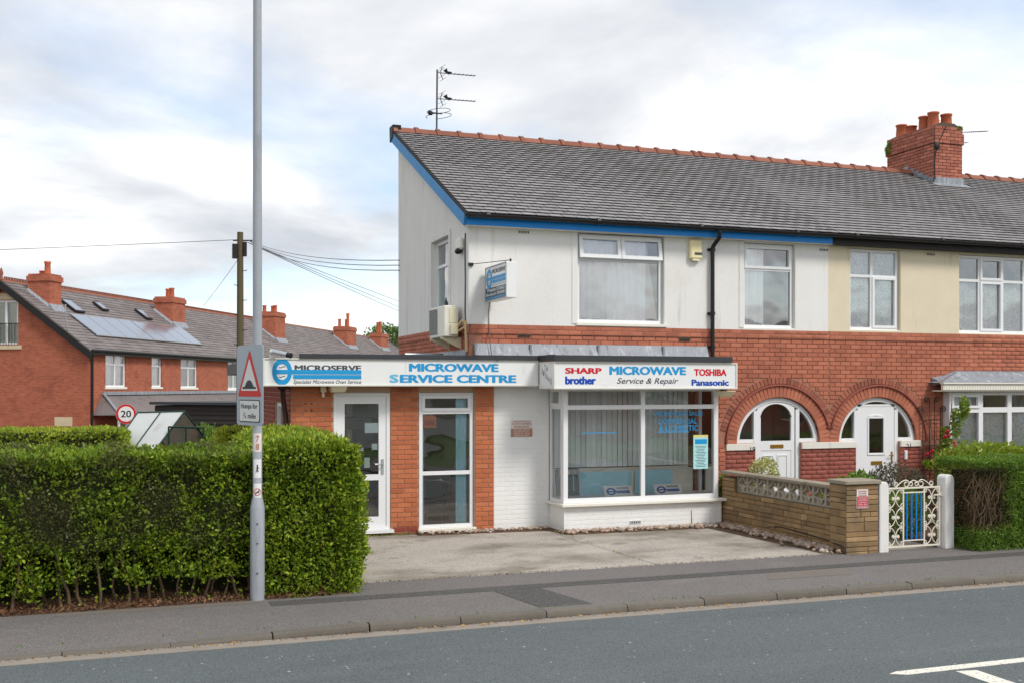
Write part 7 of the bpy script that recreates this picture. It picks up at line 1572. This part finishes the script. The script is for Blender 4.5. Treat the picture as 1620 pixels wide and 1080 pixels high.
for x, y, r in pl[300:]:
    me = random.choice(pms); a = random.uniform(0, 6.28)
    v = [(x + r * (q.co.x * math.cos(a) - q.co.y * math.sin(a)), y + r * (q.co.x * math.sin(a) + q.co.y * math.cos(a)), .108 + r * .45 + r * q.co.z) for q in me.vertices]
    VV += v; FF += [[i + off for i in p.vertices] for p in me.polygons]; off += len(v)
me = bpy.data.meshes.new('pebbles'); me.from_pydata(VV, [], FF); me.materials.append(M_pebble); me.polygons.foreach_set('use_smooth', [True] * len(me.polygons)); o = bpy.data.objects.new('pebbles', me); COL.objects.link(o); o.parent = PB; o['kind'] = 'stuff'
n = 150; P = np.stack([rng.uniform(-2, 14, n), 10.19 - np.abs(rng.normal(0, .05, n)), np.full(n, .044)], 1); o = leaf_mesh('fallen_leaves', P, np.tile([0, 0, .01], (n, 1)) + 0, .05, M_yleaf, None, up=0, spread=1.0, aspect=.6); tag(o, kind='stuff')
mv = o.data.vertices
co = np.zeros(len(mv) * 3, dtype=np.float32); mv.foreach_get('co', co); co = co.reshape(-1, 3); co[:, 2] = .043 + (co[:, 2] - .044) * .25; co[:, 2] = np.maximum(co[:, 2], .039); mv.foreach_set('co', co.ravel())

n = 2600; gx = np.concatenate([rng.uniform(-4, 16, 1500), rng.uniform(2.6, 9.2, 700), rng.uniform(2.6, 4.3, 400)]); gy = np.concatenate([10.19 - np.abs(rng.normal(0, .035, 1500)), 12.41 + rng.normal(0, .02, 700), 16.27 - np.abs(rng.normal(0, .03, 400))]); gz = np.concatenate([np.full(1500, .041), np.full(700, .107), np.full(400, .108)])
tag(leaf_mesh('grit', np.stack([gx, gy, gz], 1), np.tile([0, 0, .01], (n, 1)), .016, M_mulch, None, up=0, spread=1.0, aspect=.7), kind='stuff')
k_ = 740; wx = np.concatenate([rng.normal(6.36, .012, 40), rng.uniform(2.5, 4.2, 250), rng.uniform(9.3, 9.36, 250), rng.uniform(-3, 15, 200)]); wy = np.concatenate([rng.uniform(12.5, 16, 40), 16.25 - np.abs(rng.normal(0, .025, 250)), rng.uniform(12.6, 15.6, 250), rng.normal(10.345, .008, 200)])
tag(leaf_mesh('weeds', np.stack([wx, wy, np.full(k_, .115)], 1), np.tile([0, 0, .3], (k_, 1)), .030, M_leaf_dark, None, up=.5, spread=.7), kind='stuff')
# ================================================================== ACROSS THE ROAD (mirrored in the glass)
for i, (x0, hgt, lab, bm) in enumerate(((-14, 5.4, 'cream', M_render_cream), (2.5, 5.2, 'white', M_render), (19, 5.4, 'red brick', M_far_brick), (35.5, 5.2, 'buff stone coloured', M_lintel))):
    Hh = thing('bungalow', lab + ' walled bungalow across the road, mirrored faintly in the windows', 'bungalow', (x0 + 6, -9, .1), 'bungalows across the road')
    wall_cells(MB(), x0, x0 + 12.5, .1, 2.7, -9.3, -9.0, [(x0 + 1.2, x0 + 3.6, .9, 2.2), (x0 + 8.6, x0 + 11, .9, 2.2), (x0 + 5.6, x0 + 6.6, .1, 2.2)]).box(x0, x0 + 12.5, -17, -9.31, .1, 2.69).build('wall', bm, Hh)
    mb = MB(); mb.prism([(-17.5, 2.6), (-8.5, 2.6), (-8.5, 2.72), (-13, hgt), (-17.5, 2.72)], x0 - .3, x0 + 12.8, 'x'); mb.build('roof', M_slate_far, Hh)
    BT = Matrix.Translation((x0 + 12.5, -9.0, 0)) @ Matrix.Rotation(math.pi, 4, 'Z')
    for a, b in ((1.5, 3.9), (8.9, 11.3)): window(Hh, BT, a, b, .9, 2.2, .05, [a + .8, a + 1.6], [1.8])
    MB().box(x0 + 5.6, x0 + 6.6, -9.2, -9.1, .1, 2.2).build('door', M_upvc, Hh)
fit_texts()
